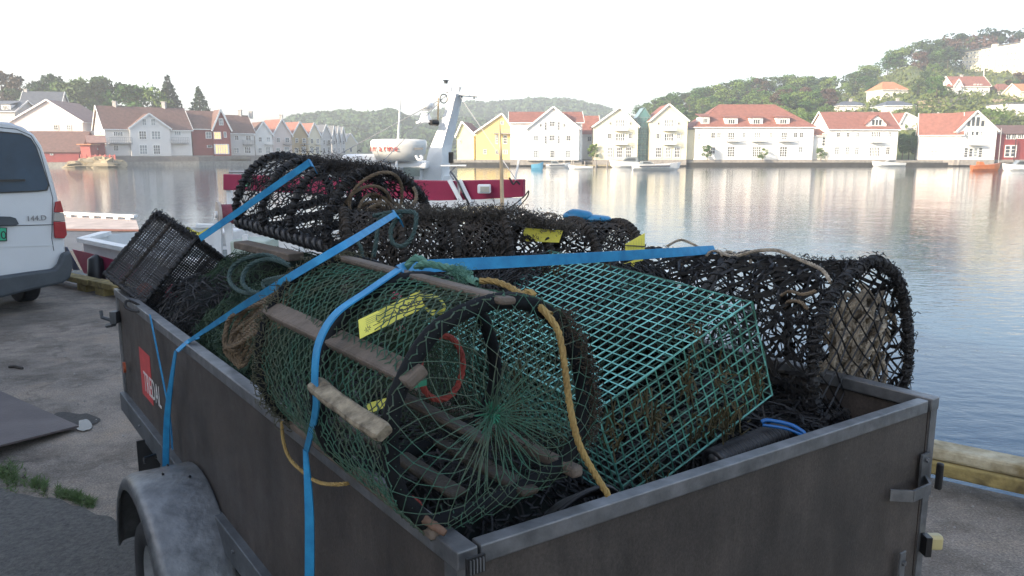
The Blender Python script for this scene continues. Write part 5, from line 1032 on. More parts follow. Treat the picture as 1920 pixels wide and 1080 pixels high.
# 6. black fine mesh box pot at the far left corner
s6 = .86; R6 = np.array([[.7373, .5525, -.3888], [-.6315, .3592, -.6872], [-.2400, .7522, .6137]]); O6 = np.array([-2.1916, 4.1286, 1.1340]); O6 = CAM+(O6-CAM)*s6; L6, W6, H6 = .449*s6, .42*s6, .62
def X6(a, b_, c_): return O6+R6@np.array([a*L6, b_*W6, (c_-1)*H6*.62])
c6b = thing('box_pot', 'black fine meshed box pot balanced on the far corner of the trailer', 'lobster pot', X6(.5, 0, 0)); r6b = np.random.default_rng(66)
X6e = lambda a, b_, c_: X6(a*1.0, b_, c_)
for nm, fn, n_, m_ in (('top_mesh', lambda a, b_: X6(a, b_, 1), 34, 36), ('side_mesh', lambda a, b_: X6(1, a, b_), 34, 34), ('side_mesh', lambda a, b_: X6(0, a, b_), 30, 30), ('end_mesh', lambda a, b_: X6(a, 0, b_), 32, 34), ('end_mesh', lambda a, b_: X6(a, 1, b_), 32, 34), ('bottom_mesh', lambda a, b_: X6(a, b_, 0), 34, 36)):
    mb = wires(fn, n_, m_, .0023 if nm == 'top_mesh' else .0028, .001, 6); part(nm, mb, M_BNET, c6b)
for a in (0, .40, 1.):
    for b0, b1_, c0, c1_ in ((0, 1, 1, 1), (0, 0, 0, 1), (1, 1, 0, 1), (0, 1, 0, 0)): part('frame_bar', lumpy(MB(), np.array([X6(a, b0, c0), X6(a, b1_, c1_)]), .0105, r6b, .3), M_BNETB if a == .40 and c0 == c1_ == 1 else M_BNET, c6b)
for b_ in (0, 1):
    for c_ in (0, 1): part('frame_bar', lumpy(MB(), np.array([X6(0, b_, c_), X6(1, b_, c_)]), .010, r6b, .35), M_BNET, c6b)
mb = MB(); fuzz(mb, np.array([X6(0, 1, 1), X6(1, 1, 1)]), .012, 260, .03, 0, r6b, .003); part('loose_twine', mb, M_BNET, c6b)
for lb, p, r_, m_ in (('orange red float inside the black box pot', X6(.55, .12, .80), .035, mat('orange_float', (.40, .09, .04), .6, var=.3, vs=15)), ('dull pink float inside the black box pot', X6(.80, .3, .62), .045, M_PINK)):
    mb = MB(); V = [p+r_*np.array([math.cos(a)*math.sin(b_), math.sin(a)*math.sin(b_), math.cos(b_)]) for b_ in np.linspace(0, math.pi, 9) for a in np.linspace(0, 2*math.pi, 14, endpoint=False)]; mb.add(V, np.array([[j*14+i, j*14+(i+1) % 14, (j+1)*14+(i+1) % 14, (j+1)*14+i] for j in range(8) for i in range(14)])); single('float', mb, m_, lb, 'float', smooth=True)
mb = MB(); mb.rope(spline([PY(262, 573, 3.2), PY(240, 563, 3.2), PY(235, 575, 3.18), PY(252, 583, 3.15), PY(285, 582, 3.1)], 8), .006); single('rope', mb, M_BNET, 'black cord loop hanging below the box pot over the trailer rim', 'rope')
# 7. dark green netting pot behind, brown plank, rope loops
MI = np.linalg.inv(np.array([e1[:2], e2[:2]]).T)
def clampT(c, lo=.05):      # keep a heap inside the trailer box where it lies below the rim
    c = np.atleast_2d(c).copy(); st_ = (c[:, :2]-A[:2])@MI.T; s2_ = np.clip(st_, [lo, lo], [TL-lo, TW-lo]); c[:, :2] = A[:2]+s2_@np.array([e1[:2], e2[:2]]); return c
def blob_net(name, label, C0, S, seed, m, n, r=.0014, cat='net', ln=.035, kind=None):
    r_ = np.random.default_rng(seed); d_ = r_.normal(size=(n, 3)); d_ /= np.linalg.norm(d_, axis=1)[:, None]; d_[:, 2] = np.abs(d_[:, 2])*1.0; lump = 1+.10*np.sin(d_[:, 0]*7+seed)*np.cos(d_[:, 1]*6); c = np.asarray(C0)+d_*S*lump[:, None]*(.93+.1*r_.random((n, 1))); c = clampT(c); tn = r_.normal(size=(n, 3)); tn -= d_*np.sum(tn*d_, axis=1)[:, None]*.85; tn /= np.linalg.norm(tn, axis=1)[:, None]; mb = MB(); L_ = ln*(.5+r_.random((n, 1))); mid_ = c+d_*.006; mb.segs(clampT(c-tn*L_), mid_, r); mb.segs(mid_, clampT(c+tn*L_+r_.normal(size=(n, 3))*.008), r)
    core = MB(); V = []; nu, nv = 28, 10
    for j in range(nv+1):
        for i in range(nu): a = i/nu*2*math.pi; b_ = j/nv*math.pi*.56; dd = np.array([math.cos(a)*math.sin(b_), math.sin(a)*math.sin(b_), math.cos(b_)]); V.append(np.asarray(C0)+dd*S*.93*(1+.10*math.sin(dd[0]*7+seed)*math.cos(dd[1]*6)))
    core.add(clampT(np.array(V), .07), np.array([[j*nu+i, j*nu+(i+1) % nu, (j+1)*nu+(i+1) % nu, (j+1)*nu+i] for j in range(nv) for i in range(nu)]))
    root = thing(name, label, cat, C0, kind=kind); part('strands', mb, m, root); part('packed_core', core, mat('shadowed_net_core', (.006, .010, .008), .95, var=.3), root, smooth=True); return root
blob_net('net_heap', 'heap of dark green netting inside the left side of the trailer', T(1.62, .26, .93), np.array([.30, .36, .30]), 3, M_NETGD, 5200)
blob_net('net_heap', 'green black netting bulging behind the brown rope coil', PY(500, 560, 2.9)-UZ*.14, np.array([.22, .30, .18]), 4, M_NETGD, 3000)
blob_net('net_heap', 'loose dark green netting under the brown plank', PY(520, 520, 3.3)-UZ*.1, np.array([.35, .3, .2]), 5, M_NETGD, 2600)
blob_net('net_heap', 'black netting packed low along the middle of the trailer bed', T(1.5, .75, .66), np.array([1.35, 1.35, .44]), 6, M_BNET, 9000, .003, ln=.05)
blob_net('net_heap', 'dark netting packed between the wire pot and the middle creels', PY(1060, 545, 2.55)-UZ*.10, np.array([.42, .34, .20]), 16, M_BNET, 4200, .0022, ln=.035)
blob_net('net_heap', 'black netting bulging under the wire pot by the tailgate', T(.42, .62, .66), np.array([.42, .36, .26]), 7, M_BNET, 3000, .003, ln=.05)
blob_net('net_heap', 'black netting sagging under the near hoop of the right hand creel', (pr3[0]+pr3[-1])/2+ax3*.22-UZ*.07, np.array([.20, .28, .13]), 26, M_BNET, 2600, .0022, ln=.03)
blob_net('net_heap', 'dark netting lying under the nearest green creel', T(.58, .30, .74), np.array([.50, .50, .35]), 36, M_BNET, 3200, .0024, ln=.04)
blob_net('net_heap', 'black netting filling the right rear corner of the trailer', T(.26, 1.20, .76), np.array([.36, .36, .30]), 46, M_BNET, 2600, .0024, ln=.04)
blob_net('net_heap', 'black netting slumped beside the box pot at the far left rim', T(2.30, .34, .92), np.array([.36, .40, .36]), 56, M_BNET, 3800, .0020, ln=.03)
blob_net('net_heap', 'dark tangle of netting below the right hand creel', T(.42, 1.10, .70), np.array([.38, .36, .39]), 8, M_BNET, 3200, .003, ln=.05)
single('plank', MB().bar(PY(452, 458, 3.25), PY(556, 482, 2.95), .07, .03), M_WOOD, 'weathered brown plank sticking out under the top left creel', 'plank', bevel=.005)
# 8. brown rope coil over the left netting
mb = MB(); r_ = np.random.default_rng(9)
for k in range(11):
    w_ = r_.normal()*7; P_ = [PY(548-k*1.5, 544+k*7+w_*.3, 1.95+.01*(k % 3)), PY(508-k*2, 550+k*7, 2.01), PY(468-k*1.0+w_, 566+k*8, 2.08+.015*(k % 2)), PY(440-k*.5+w_, 600+k*7+w_, 2.13), PY(425+k*4+w_, 640+k*5, 2.12)]
    if k % 3 == 0: P_ += [PY(440+k*3, 655+k, 2.10), PY(452+k*3, 625+k*2, 2.08)]
    mb.rope(spline(P_, 8), .0068)
P_ = [PY(520, 590, 2.05), PY(480, 600, 2.12), PY(445, 630, 2.2), PY(432, 672, 2.32)]; mb.rope(spline(P_, 8), .007)
single('rope_coil', mb, M_BROPE, 'brown rope coil hanging over the netting by the left rim', 'rope')
mb = MB(); r_ = np.random.default_rng(19)
for k in range(9): mb.rope(spline([PY(555-k*2, 515+k*2, 2.2), PY(520, 520+k*2.5, 2.3), PY(492+k*2, 530+k*3+r_.normal()*2, 2.35), PY(505+k*2, 548+k, 2.3)], 8), .006)
single('rope', mb, M_DROPE, 'dark green rope strands draped just above the brown coil', 'rope')
# green loops
for lb, pts, r_, m_ in [('dark green rope loop standing up left of the brown coil, outer one', [PY(482, 552, 2.6), PY(448, 545, 2.7), PY(430, 525, 2.8), PY(436, 500, 2.85), PY(462, 484, 2.85), PY(500, 478, 2.85), PY(535, 492, 2.8)], .0085, M_DROPE),
  ('dark green rope loop standing up left of the brown coil, inner one', [PY(492, 551, 2.55), PY(470, 545, 2.6), PY(455, 530, 2.65), PY(460, 508, 2.7), PY(478, 492, 2.7), PY(508, 486, 2.7), PY(545, 498, 2.65)], .0085, M_DROPE),
  ('dark green rope loop hanging on the dusty middle creel', [PY(700, 405, 2.42), PY(735, 398, 2.40), PY(776, 398, 2.38), PY(780, 415, 2.36), PY(772, 445, 2.34), PY(752, 462, 2.33), PY(735, 452, 2.34), PY(735, 425, 2.36), PY(752, 403, 2.38)], .0075, M_DROPE),
  ('dark green rope falling down the dusty middle creel beside the strap', [PY(755, 399, 2.40), PY(715, 408, 2.40), PY(708, 430, 2.38), PY(705, 455, 2.37), PY(700, 482, 2.36)], .0075, M_DROPE),
  ('grey green rope tail hanging at the left of the middle creel', [PY(665, 448, 2.40), PY(676, 462, 2.39), PY(680, 485, 2.38)], .0065, M_DROPE),
  ('tan rope loop on top of the creel in front of the hooped one', [PY(776, 352, 2.9), PY(781, 365, 2.85), PY(776, 382, 2.8), PY(765, 390, 2.78), PY(762, 398, 2.72), PY(775, 396, 2.70)], .007, M_BROPE)]:
    mb = MB(); mb.rope(spline(pts, 8), r_); single('rope', mb, m_, lb, 'rope')
mb = MB(); P_ = [PY(752, 508, 1.66), PY(770, 492, 1.66), PY(776, 484, 1.66), PY(790, 486, 1.65), PY(800, 496, 1.64), PY(782, 500, 1.63), PY(795, 494, 1.62), PY(830, 500, 1.60), PY(858, 506, 1.56), PY(880, 522, 1.50), PY(898, 530, 1.46)]; mb.rope(spline(P_, 8), .0085)
fuzz(mb, np.array([PY(850, 508, 1.57), PY(880, 520, 1.50)]), .008, 260, .022, 0, np.random.default_rng(3), .0009); single('rope', mb, M_GROPE, 'knotted sea green rope lying on top of the nearest creel', 'rope')
mb = MB(); P_ = [PY(900, 527, 1.46), PY(925, 527, 1.45), PY(955, 538, 1.43), PY(972, 548, 1.41), PY(985, 552, 1.39), PY(975, 560, 1.39), PY(1000, 565, 1.37), PY(1030, 595, 1.34), PY(1048, 625, 1.33), PY(1058, 680, 1.31), PY(1068, 760, 1.30), PY(1085, 830, 1.29), PY(1110, 880, 1.30), PY(1140, 928, 1.31)]; Q_ = spline(P_, 10); mb.rope(Q_, .0065)
mb.rope(spline([PY(970, 550, 1.40), PY(990, 556, 1.375), PY(1010, 575, 1.36), PY(1032, 592, 1.345)], 8), .0075); mb.rope(spline([PY(978, 560, 1.385), PY(990, 545, 1.38), PY(1002, 556, 1.375), PY(985, 568, 1.38)], 8), .006)
single('rope', mb, M_YROPE, 'mustard yellow rope hanging down in front of the wire pot', 'rope')
mb = MB(); Lf = lambda s_, z, t_=-.03: T(s_, t_, z); mb.rope(spline([Pp(528, 790, A-e2*.02, [e1[1], -e1[0], 0]), Pp(532, 830, A-e2*.028, [e1[1], -e1[0], 0]), Pp(545, 862, A-e2*.03, [e1[1], -e1[0], 0]), Pp(575, 890, A-e2*.03, [e1[1], -e1[0], 0]), Pp(600, 905, A-e2*.035, [e1[1], -e1[0], 0]), Pp(635, 908, A-e2*.03, [e1[1], -e1[0], 0]), Pp(662, 905, A-e2*.0, [e1[1], -e1[0], 0])], 8), .0045); single('rope', mb, M_YROPE, 'thin yellow black rope hanging outside over the left trailer rim', 'rope')
# tie-down straps
nl = np.array([e1[1], -e1[0], 0]); nl = nl if np.dot(nl, e2) < 0 else -nl
def onL(x, y, off=.0): return Pp(x, y, A-e2*(.028+off), [e1[1], -e1[0], 0])
Pr = Pz(331, 648, 1.152); mb = MB(); a_ = onL(322, 850); vert = [Pz(320, 846, .62)*0+T(2.06, -.045, .56), T(2.10, -.035, .80), T(2.16, -.030, 1.08)]
Pr2 = T(2.17, .0, 1.152); st_ = PY(740, 402, 2.34)
ribbon(mb, [T(2.01, -.05, .52), T(1.90, -.045, .84), T(1.715, -.040, 1.12)], .028, [e1*.6-e2*.5, e1*.6-e2*.4, e1], .0015); ribbon(mb, [T(1.715, -.035, 1.12), T(1.70, -.0, 1.153), T(1.69, .03, 1.165)], .036, [e1, e1, e1], .0015, 6)
Pa = T(1.70, .0, 1.153); dv = st_-Pa; sidev = np.cross(dv, np.cross([0, 0, 1.], dv)); sidev = np.array([0, 0, 1.])-dv*dv[2]/np.dot(dv, dv); sidev = sidev/np.linalg.norm(sidev)+e1*.35
ribbon(mb, [Pa, PY(450, 577, 2.05), PY(505, 544, 1.80), PY(560, 510, 1.74), PY(650, 457, 1.80), st_], .019, [e1+UZ*.3, sidev, sidev, sidev, sidev, sidev], .0015); ribbon(mb, [st_, st_+np.array([.005, .02, -.005]), st_+np.array([.01, .05, -.03])], .034, [sidev, sidev, sidev], .0015)
single('ratchet_strap', mb, M_STRAP, 'blue webbing strap from the left rim up to the dusty middle creel', 'strap')
mb = MB(); ribbon(mb, [T(.56, -.055, .45), T(.555, -.05, .75), T(.54, -.045, 1.0), T(.575, -.034, 1.135)], .023, [e1*.7-e2*.7, e1*.7-e2*.6, e1*.8-e2*.5, e1], .0015)
def on1(v, u, k=1.10): p = arch(v); c = hp.mean(0); return c+(p-c)*k+ax1*u
P_ = [T(.575, -.032, 1.135), PY(592, 768, 1.37), PY(590, 705, 1.345), PY(598, 642, 1.37), PY(630, 588, 1.40), PY(690, 545, 1.47), PY(748, 505, 1.56)]
ribbon(mb, P_, .026, [e1]*7, .0015); SB = P_[-1]
P_ = [SB, PY(800, 499, 1.78), PY(1000, 489, 2.02), PY(1190, 478, 2.34), PY(1340, 468, 2.68)]; ribbon(mb, P_, .030, [e1+UZ*.4, UZ+e1*.3, UZ, UZ*1., UZ*.5+e1*.3], .0015)
single('ratchet_strap', mb, M_STRAP, 'blue webbing strap over the nearest green creel and the wire pot', 'strap')
mb = MB(); P_ = [PY(375, 447, 3.25), PY(440, 402, 3.2), PY(580, 305, 3.02)]; d0 = P_[2]-P_[0]; sv = UZ-d0*d0[2]/np.dot(d0, d0); ribbon(mb, P_, .027, [sv, sv, sv], .0015); ribbon(mb, [P_[2], P_[2]+np.array([.005, .02, -.005]), P_[2]+np.array([.01, .05, -.03])], .032, [sv, sv, sv], .0015)
ribbon(mb, [P_[0], X6(1.02, .98, 1.03), X6(.96, .5, 1.06), X6(1., .0, 1.05)], .030, [sv, R6[:, 0], R6[:, 0], R6[:, 0]], .0015) if False else None
p0 = Pp(281, 590, A-e2*.02, [e1[1], -e1[0], 0]); ribbon(mb, [p0, onL(306, 715), onL(318, 780), onL(323, 842)], .022, [e1, e1, e1, e1], .0015)
single('ratchet_strap', mb, M_STRAP, 'blue webbing strap across the top left creel and box pot', 'strap')
# blue handle and rubber bar by the tailgate
mb = MB(); Yh = 1.86; mb.tube(spline([PY(1428, 792, 1.9), PY(1440, 788, 1.9), PY(1480, 796, 1.88), PY(1500, 806, 1.86), PY(1509, 815, 1.85), PY(1510, 835, 1.84)], 6), .0055, 8); mb.tube(spline([PY(1430, 797, 1.89), PY(1470, 803, 1.87), PY(1495, 812, 1.855), PY(1508, 818, 1.85)], 6), .004, 8); single('crate_handle', mb, mat('blue_plastic', (.012, .12, .36), .35, var=.1), 'bent blue plastic handle sticking up at the tailgate', 'handle', smooth=True)
for lb, a_, b_ in (('fat black rubber wound bar lying behind the tailgate', PY(1335, 868, 1.80), PY(1470, 812, 1.95)), ('second black rubber wound bar deeper in the right corner', PY(1420, 830, 2.0), PY(1650, 765, 2.25))):
    mb = MB(); mb.tube(resample(np.array([a_, b_]), 20), .024, 8); wraps(mb, np.array([a_, b_]), .027, 20, .011); single('rubber_bar', mb, mat('wound_black_rubber', (0,0,0)), lb, 'rubber bar', smooth=True)
mb = MB(); P_ = T(.28, .30, .82); r_ = np.random.default_rng(2)
for k in range(7): mb.tube(spline([PY(1010+k*6, 985-k*4, 1.42), PY(1050+k*7, 945-k*3, 1.45), PY(1110+k*5, 925-k*2, 1.48), PY(1170, 930+k*2, 1.5)], 6), .006, 6)
single('hose_bundle', mb, M_BLK, 'black shiny hose strands lying behind the tailgate rim', 'hose', smooth=True)
# ------------------------------------------------------------------ things on the quay
M_TIMY = mat('yellow_painted_timber', (.10, .075, .03), .9, var=.35, vs=9, col2=(.33, .26, .10), bump=.4, bs=30, detail=9)
M_TIMP = mat('bleached_timber', (.16, .125, .06), .9, var=.35, vs=8, col2=(.44, .40, .29), bump=.4, bs=30, detail=9)
def beamrow(label, a0, a1, n, upper, seed):
    k = thing('kerb_timbers', label, 'kerb beam', Q((a0+a1)/2, -.12, 0)); L_ = (a1-a0)/n; r_ = np.random.default_rng(seed)
    for i in range(n):
        g_ = .012; s_ = a0+L_*i+g_; e_ = a0+L_*(i+1)-g_; j = r_.normal()*.006
        part('beam', MB().bar(Q(s_, -.13+j, .135), Q(e_, -.13+j, .135), .17, .075), M_TIMY, k, bevel=.010)
        if upper: part('beam', MB().bar(Q(s_+.05, -.12+j, .208), Q(e_+.05, -.12+j, .208), .15, .07), M_TIMP, k, bevel=.018)
        for f_ in (.12, .88): p = s_+(e_-s_)*f_; part('block', MB().bar(Q(p-.12, -.13, .045), Q(p+.12, -.13, .045), .15, .10), M_TIMY, k, bevel=.01)
beamrow('weathered yellow kerb timbers at the water edge right of the trailer', -1.6, 3.6, 2, True, 2)
beamrow('yellow kerb timber at the water edge behind the van', -13.6, -5.6, 4, False, 3)
beamrow('kerb timber hidden behind the loaded trailer', -5.6, -1.6, 2, False, 4)
# grass, soil joint, plate, puddle, pebbles, stick
def gp(x, y, z=0): return Pz(x, y, z)
def sheet(name, label, pts, z, m, kind='structure', cat=None): P_ = [np.array([p[0], p[1], z]) for p in pts]; return single(name, MB().add(P_, [list(range(len(P_)))]), m, label, cat, kind=kind)
r_ = np.random.default_rng(12)
edge = list(spline([gp(x+6*r_.normal(), 850+(x+260)*.27+7*r_.normal()) for x in range(-260, 340, 26)], 5))
low = [gp(x, y) for x, y in [(420, 1200), (200, 1500), (-300, 1500), (-900, 1000)]]
M_ASPD = mat('newer_dark_asphalt', (.055, .054, .051), .9, var=.5, vs=45, col2=(.125, .12, .11), bump=1.0, bs=60, detail=12, coords='Object')
sheet('asphalt_patch', 'darker asphalt patch at the lower left', edge+low, .009, M_ASPD)
mb = MB(); cs = []
for i in range(6000):
    t_ = r_.random()**.8*1.0; x = -40+t_*215; y = 872+(x+40)*.34+r_.normal()*(5+11*abs(math.sin(x*.05)))*(1.25-t_); 
    if math.sin(x*.11)+math.sin(x*.047+1)*.8+math.sin(x*.31)*.6 < r_.normal()*.5-.2: continue
    c = gp(x, y); cs.append(c)
cs = np.array(cs); d_ = r_.normal(size=cs.shape)*.018; d_[:, 2] = .006+.020*r_.random(len(cs)); w2_ = np.cross(d_, [0, 0, 1.])*.10; mb.add(np.stack([cs-w2_, cs+w2_, cs+d_], 1).reshape(-1, 3), np.arange(len(cs)*3).reshape(-1, 3))
single('grass', mb, mat('short_green_grass', (.040, .085, .015), .8, var=.4, vs=14, col2=(.085, .12, .035)), 'low green grass growing in the joint of the asphalt', None, kind='stuff')
p1, p2, p4 = gp(148, 801, .02), gp(-30, 722, .03), gp(-30, 846, .075); p3 = p2+(p4-p1)
single('steel_plate', MB().prism([p1, p2, p3, p4], (0, 0, .012)), mat('rust_brown_plate', (.060, .048, .048), .6, var=.3, vs=3, col2=(.10, .082, .080), bump=.2, bs=60, detail=9), 'flat brown steel plate lying on the quay at the left edge', 'plate')
M_PUD = mat('puddle_water', (.02, .02, .02), .02, var=0)
M_WET = mat('wet_asphalt', (.030, .027, .024), .75, var=.3, vs=20, bump=.4, bs=60)
def blobpoly(cx, cy, rx_, ry_, n, r_, amp=.25): return [gp(cx+rx_*math.cos(a)*(1+amp*math.sin(3*a+1)+.12*r_.normal()), cy+ry_*math.sin(a)*(1+amp*math.cos(2*a)+.12*r_.normal())) for a in np.linspace(0, 2*math.pi, n, endpoint=False)]
sheet('damp_patch', 'damp dark hollow around the puddle', spline(blobpoly(138, 787, 44, 15, 14, r_), 4, True), .006, M_WET)
sheet('puddle', 'small bright puddle beside the steel plate', spline(blobpoly(157, 800, 13, 13, 12, r_, .3), 4, True), .010, M_PUD)
mb = MB(); C_ = np.array([Q(r_.uniform(-14, 3), -r_.uniform(.3, 9) if r_.random() < .6 else -r_.uniform(.2, 2.5), .004) for _ in range(900)]); mb.blobs(C_, r_.uniform(.003, .010, 900)); single('pebbles', mb, mat('small_pale_pebbles', (.16, .15, .14), .8, var=.3, vs=3, col2=(.40, .38, .35)), 'small stones and grit scattered over the quay', None, kind='stuff')
single('stick', MB().tube([gp(17, 688, .01), gp(28, 687, .015), gp(42, 691, .01)], .012, 6), mat('dark_wood', (.03, .025, .022), .8), 'small dark stick lying on the quay near the van', 'stick')
# ------------------------------------------------------------------ van
VC = np.array([-5.22, 8.9, 0.]); VN = np.array([QD[0], QD[1], 0]); VF = -VN; VU = np.array([-.61, -.79, 0])/math.hypot(.61, .79)
M_VAN = mat('white_van_paint', (.62, .64, .65), .28, var=.04, vs=2, spec=.5, bump=.0); M_VGL = mat('reflection_tinted_van_glass', (.022, .05, .085), .12, var=.3, vs=1.5, spec=.4); M_BMP = mat('grey_plastic_bumper', (.055, .065, .075), .55, var=.15, vs=6)  # the bluish reflection on the van windows is put into the glass colour
vp = lambda x, y, off=0.: Pp(x, y, VC+VN*off, VN)
prof = [(128, 500), (125, 470), (121, 430), (114, 385), (104, 345), (92, 305), (80, 272), (66, 252), (46, 238), (20, 229), (-10, 225)]
half = []
for x, y in prof: p = vp(x, y); half.append((np.dot(p-VC, VU), p[2]))
u0 = half[0][0]; half = [(u_-u0, z) for u_, z in half]; CW = .86; half = [(min(u_, CW), z) for u_, z in half]
half = [(half[0][0]+.02, .42)]+half[1:-1]+[(CW, half[-1][1]+.02)]
van = thing('van', 'white van parked at the quay edge, seen from behind, cut by the left edge', 'van', VC+VU*CW+VF*2.3)
def sec(f_, zs=1., inset=0., zmax=None, zlow=.42):
    L_ = [(u_, z) for u_, z in half]; R_ = [(2*CW-u_, z) for u_, z in L_[::-1]][1:]; out_ = []
    for u_, z in L_+R_:
        zz = zlow+(z-zlow)*zs; k = (u_-CW)*(1-inset)+CW; out_.append(VC+VU*(k+u0)+VF*f_+UZ*zz)
    return out_
secs = [sec(0, .985, .03), sec(.03, .998, .008), sec(.12, 1, 0), sec(2.9, 1.0, 0), sec(3.35, .97, .01), sec(3.9, .66, .03), sec(4.5, .50, .05), sec(4.68, .38, .10)]
mb = MB(); V = np.array(secs).reshape(-1, 3); m_ = len(secs[0]); F = [[i*m_+j, i*m_+(j+1) % m_, (i+1)*m_+(j+1) % m_, (i+1)*m_+j] for i in range(len(secs)-1) for j in range(m_)]
mb.add(V, np.array(F)); mb.F.append(np.array([list(range(m_))])); mb.F.append(np.array([list(range((len(secs)-1)*m_, len(secs)*m_))])); bd = part('body', mb, M_VAN, van)
try:
    me = bd.data; me.polygons.foreach_set('use_smooth', np.array([len(p.vertices) == 4 for p in me.polygons])); me.update()
except Exception: pass
def vpoly(name, pts, th, m, off=.02, parent=None, bevel=0): P_ = [vp(x, y, off) for x, y in pts]; return part(name, MB().prism(P_, VN*th), m, parent or van, bevel=bevel)
def mirror_u(p): u_ = np.dot(p-VC, VU); return p+VU*(2*(CW+u0)-2*u_)
wr = [(-40, 246), (0, 249), (40, 253), (56, 261), (66, 276), (76, 305), (84, 330), (89, 346), (86, 355), (70, 357), (0, 360), (-40, 361)]
Pw = [vp(x, y, .012) for x, y in wr]; full = Pw+[mirror_u(p) for p in Pw[::-1]]
rw = part('rear_window', MB().prism(full, VN*.012), M_VGL, van); sm = [vp(x, y, .006) for x, y in wr]; c_ = sum(sm)/len(sm)
full2 = [p+(p-c_)*.05 for p in sm]; full2 = full2+[mirror_u(p) for p in full2[::-1]]; part('window_seal', MB().prism(full2, VN*.012), M_BLK, van)
part('wiper', MB().bar(vp(-20, 339, .04), vp(47, 338, .04), .014, .022), M_BLK, rw)
M_TL = mat('red_tail_lens', (.32, .015, .02), .18, var=.1, vs=20); M_TLC = mat('clear_tail_lens', (.36, .33, .30), .2, var=.1)
for side in (0, 1):
    for nm, pts, mm in (('tail_light', [(103, 378), (112, 376), (118, 398), (100, 398)], M_TL), ('indicator_lens', [(100, 398.5), (118, 398.5), (121, 415), (99, 415)], M_TLC), ('tail_light', [(99, 415.5), (121, 415.5), (124, 440), (119, 447), (101, 446)], M_TL)):
        P_ = [vp(x, y, .010) for x, y in pts]; P_ = [mirror_u(p) for p in P_] if side else P_; part(nm, MB().prism(P_, VN*.03), mm, van, bevel=.008)
bp_ = [(129, 478), (131, 500), (126, 520), (112, 530), (60, 541), (0, 556)]; b2_ = [(127, 469), (112, 474), (104, 494), (96, 503), (50, 509), (0, 516)]
P_ = [vp(x, y, .0) for x, y in bp_]; P2_ = [vp(x, y, .0) for x, y in b2_[::-1]]; fl = P_+[mirror_u(p) for p in P_[::-1]]+[mirror_u(p) for p in P2_[::-1]]+P2_
part('rear_bumper', MB().prism(fl, VN*.10), M_BMP, van, bevel=.03)
P_ = [vp(120, 512, -.4), vp(0, 545, -.4)]; part('underbody', MB().bar(VC+VU*(u0+.25)+UZ*.30+VF*.3, VC+VU*(u0+1.5)+UZ*.30+VF*.3, .4, .10), M_BLK, van)
ln = [vp(0, 424, .004), vp(101, 421, .004)]; part('door_seam', MB().bar(ln[0]-VU*-.0, ln[1], .006, .008), M_BMP, van)
for pts_ in ([(94, 352), (99, 372), (98, 400), (97, 446), (101, 470)], [(-10, 238), (30, 242), (58, 254), (74, 280), (84, 315), (94, 352)]):
    q_ = [vp(x, y, .002) for x, y in pts_]; part('door_seam', MB().tube(q_, .0035, 5), M_BLK, van); part('door_seam', MB().tube([mirror_u(p) for p in q_], .0035, 5), M_BLK, van)
vpoly('crease_line', [(0, 462), (99, 459), (99, 460.5), (0, 463.5)], .004, M_VAN, .003)
vpoly('tailgate_handle', [(-30, 405), (18, 406), (28, 409), (34, 420), (26, 423), (-30, 424)], .03, M_BMP, .005, bevel=.006)
M_PLG = mat('green_licence_plate', (.02, .36, .20), .4, var=.05)
lpz = vpoly('licence_plate', [(-30, 425.5), (12.5, 426.5), (12.5, 452), (-30, 453)], .012, M_BLK, .010); vpoly('plate_face', [(-29, 427), (11, 428), (11, 450.5), (-29, 451)], .003, M_PLG, .0225, lpz)
text('0', .125, vp(1.5, 448.5, .0265), -VU, UZ, M_BLK, van, 'plate_character', .0008)
text('144.D', .085, vp(50, 415, .008), -VU, UZ, mat('chrome_grey', (.25, .25, .26), .4, metal=.5), van, 'model_badge', .004)
for u_, f_ in ((.22, .75), (1.50, .75), (.22, 3.55), (1.50, 3.55)):
    cW = VC+VU*(u0+u_)+VF*f_+UZ*.31; wv = part('wheel', MB().tube([cW-VU*.09, cW+VU*.09], .31, 28), M_RUB, van, smooth=False, bevel=.02); part('rim', MB().tube([cW-VU*.095, cW-VU*.088], .18, 20), M_GALVD, wv)
for s_ in (-1, 1): part('side_window', MB().prism([VC+VU*((u0+.86)+s_*(.845))+VF*f_+UZ*z for f_, z in ((.5, 1.15), (2.9, 1.15), (3.2, 1.3), (3.0, 1.65), (.5, 1.65))], VU*s_*.012), M_VGL, van)
vpoly('tow_bar', [(0, 545), (60, 535), (62, 540), (0, 551)], .03, M_BLK, .02)
# ------------------------------------------------------------------ floating dock at the left
dk = thing('floating_dock', 'grey floating dock with pale bumper rail beyond the van', 'dock', PY(190, 420, 22)); dz = -.7
dq = [Pz(100, 470, dz), Pz(262, 470, dz), Pz(262, 432, dz), Pz(70, 428, dz)]; dq2 = [Pz(262, 433, dz+.03), Pz(70, 431, dz+.03), Pz(60, 403, dz+.03), Pz(255, 412, dz+.03)]
part('deck', MB().prism([p+[0, 0, 0] for p in dq], (0, 0, -.5)), mat('bluish_grey_deck', (.11, .12, .135), .8, var=.15, vs=1), dk); part('plank_deck', MB().prism(dq2, (0, 0, -.5)), mat('pinkish_planks', (.42, .36, .33), .8, var=.2, vs=2), dk)
part('red_edge', MB().bar(dq2[0]+UZ*.02, dq2[1]+UZ*.02, .12, .05), mat('dull_red_edging', (.20, .10, .09), .8), dk)
a_, b_ = dq2[2], dq2[3]
part('bumper_rail', MB().bar(a_+UZ*.13, b_+UZ*.13, .20, .09), M_TRIM, dk)
for k in range(9): p = a_+(b_-a_)*(k+.5)/9; part('rail_block', MB().bar(p-(b_-a_)*.02+UZ*.04, p+(b_-a_)*.02+UZ*.04, .18, .09), M_TRIM, dk)
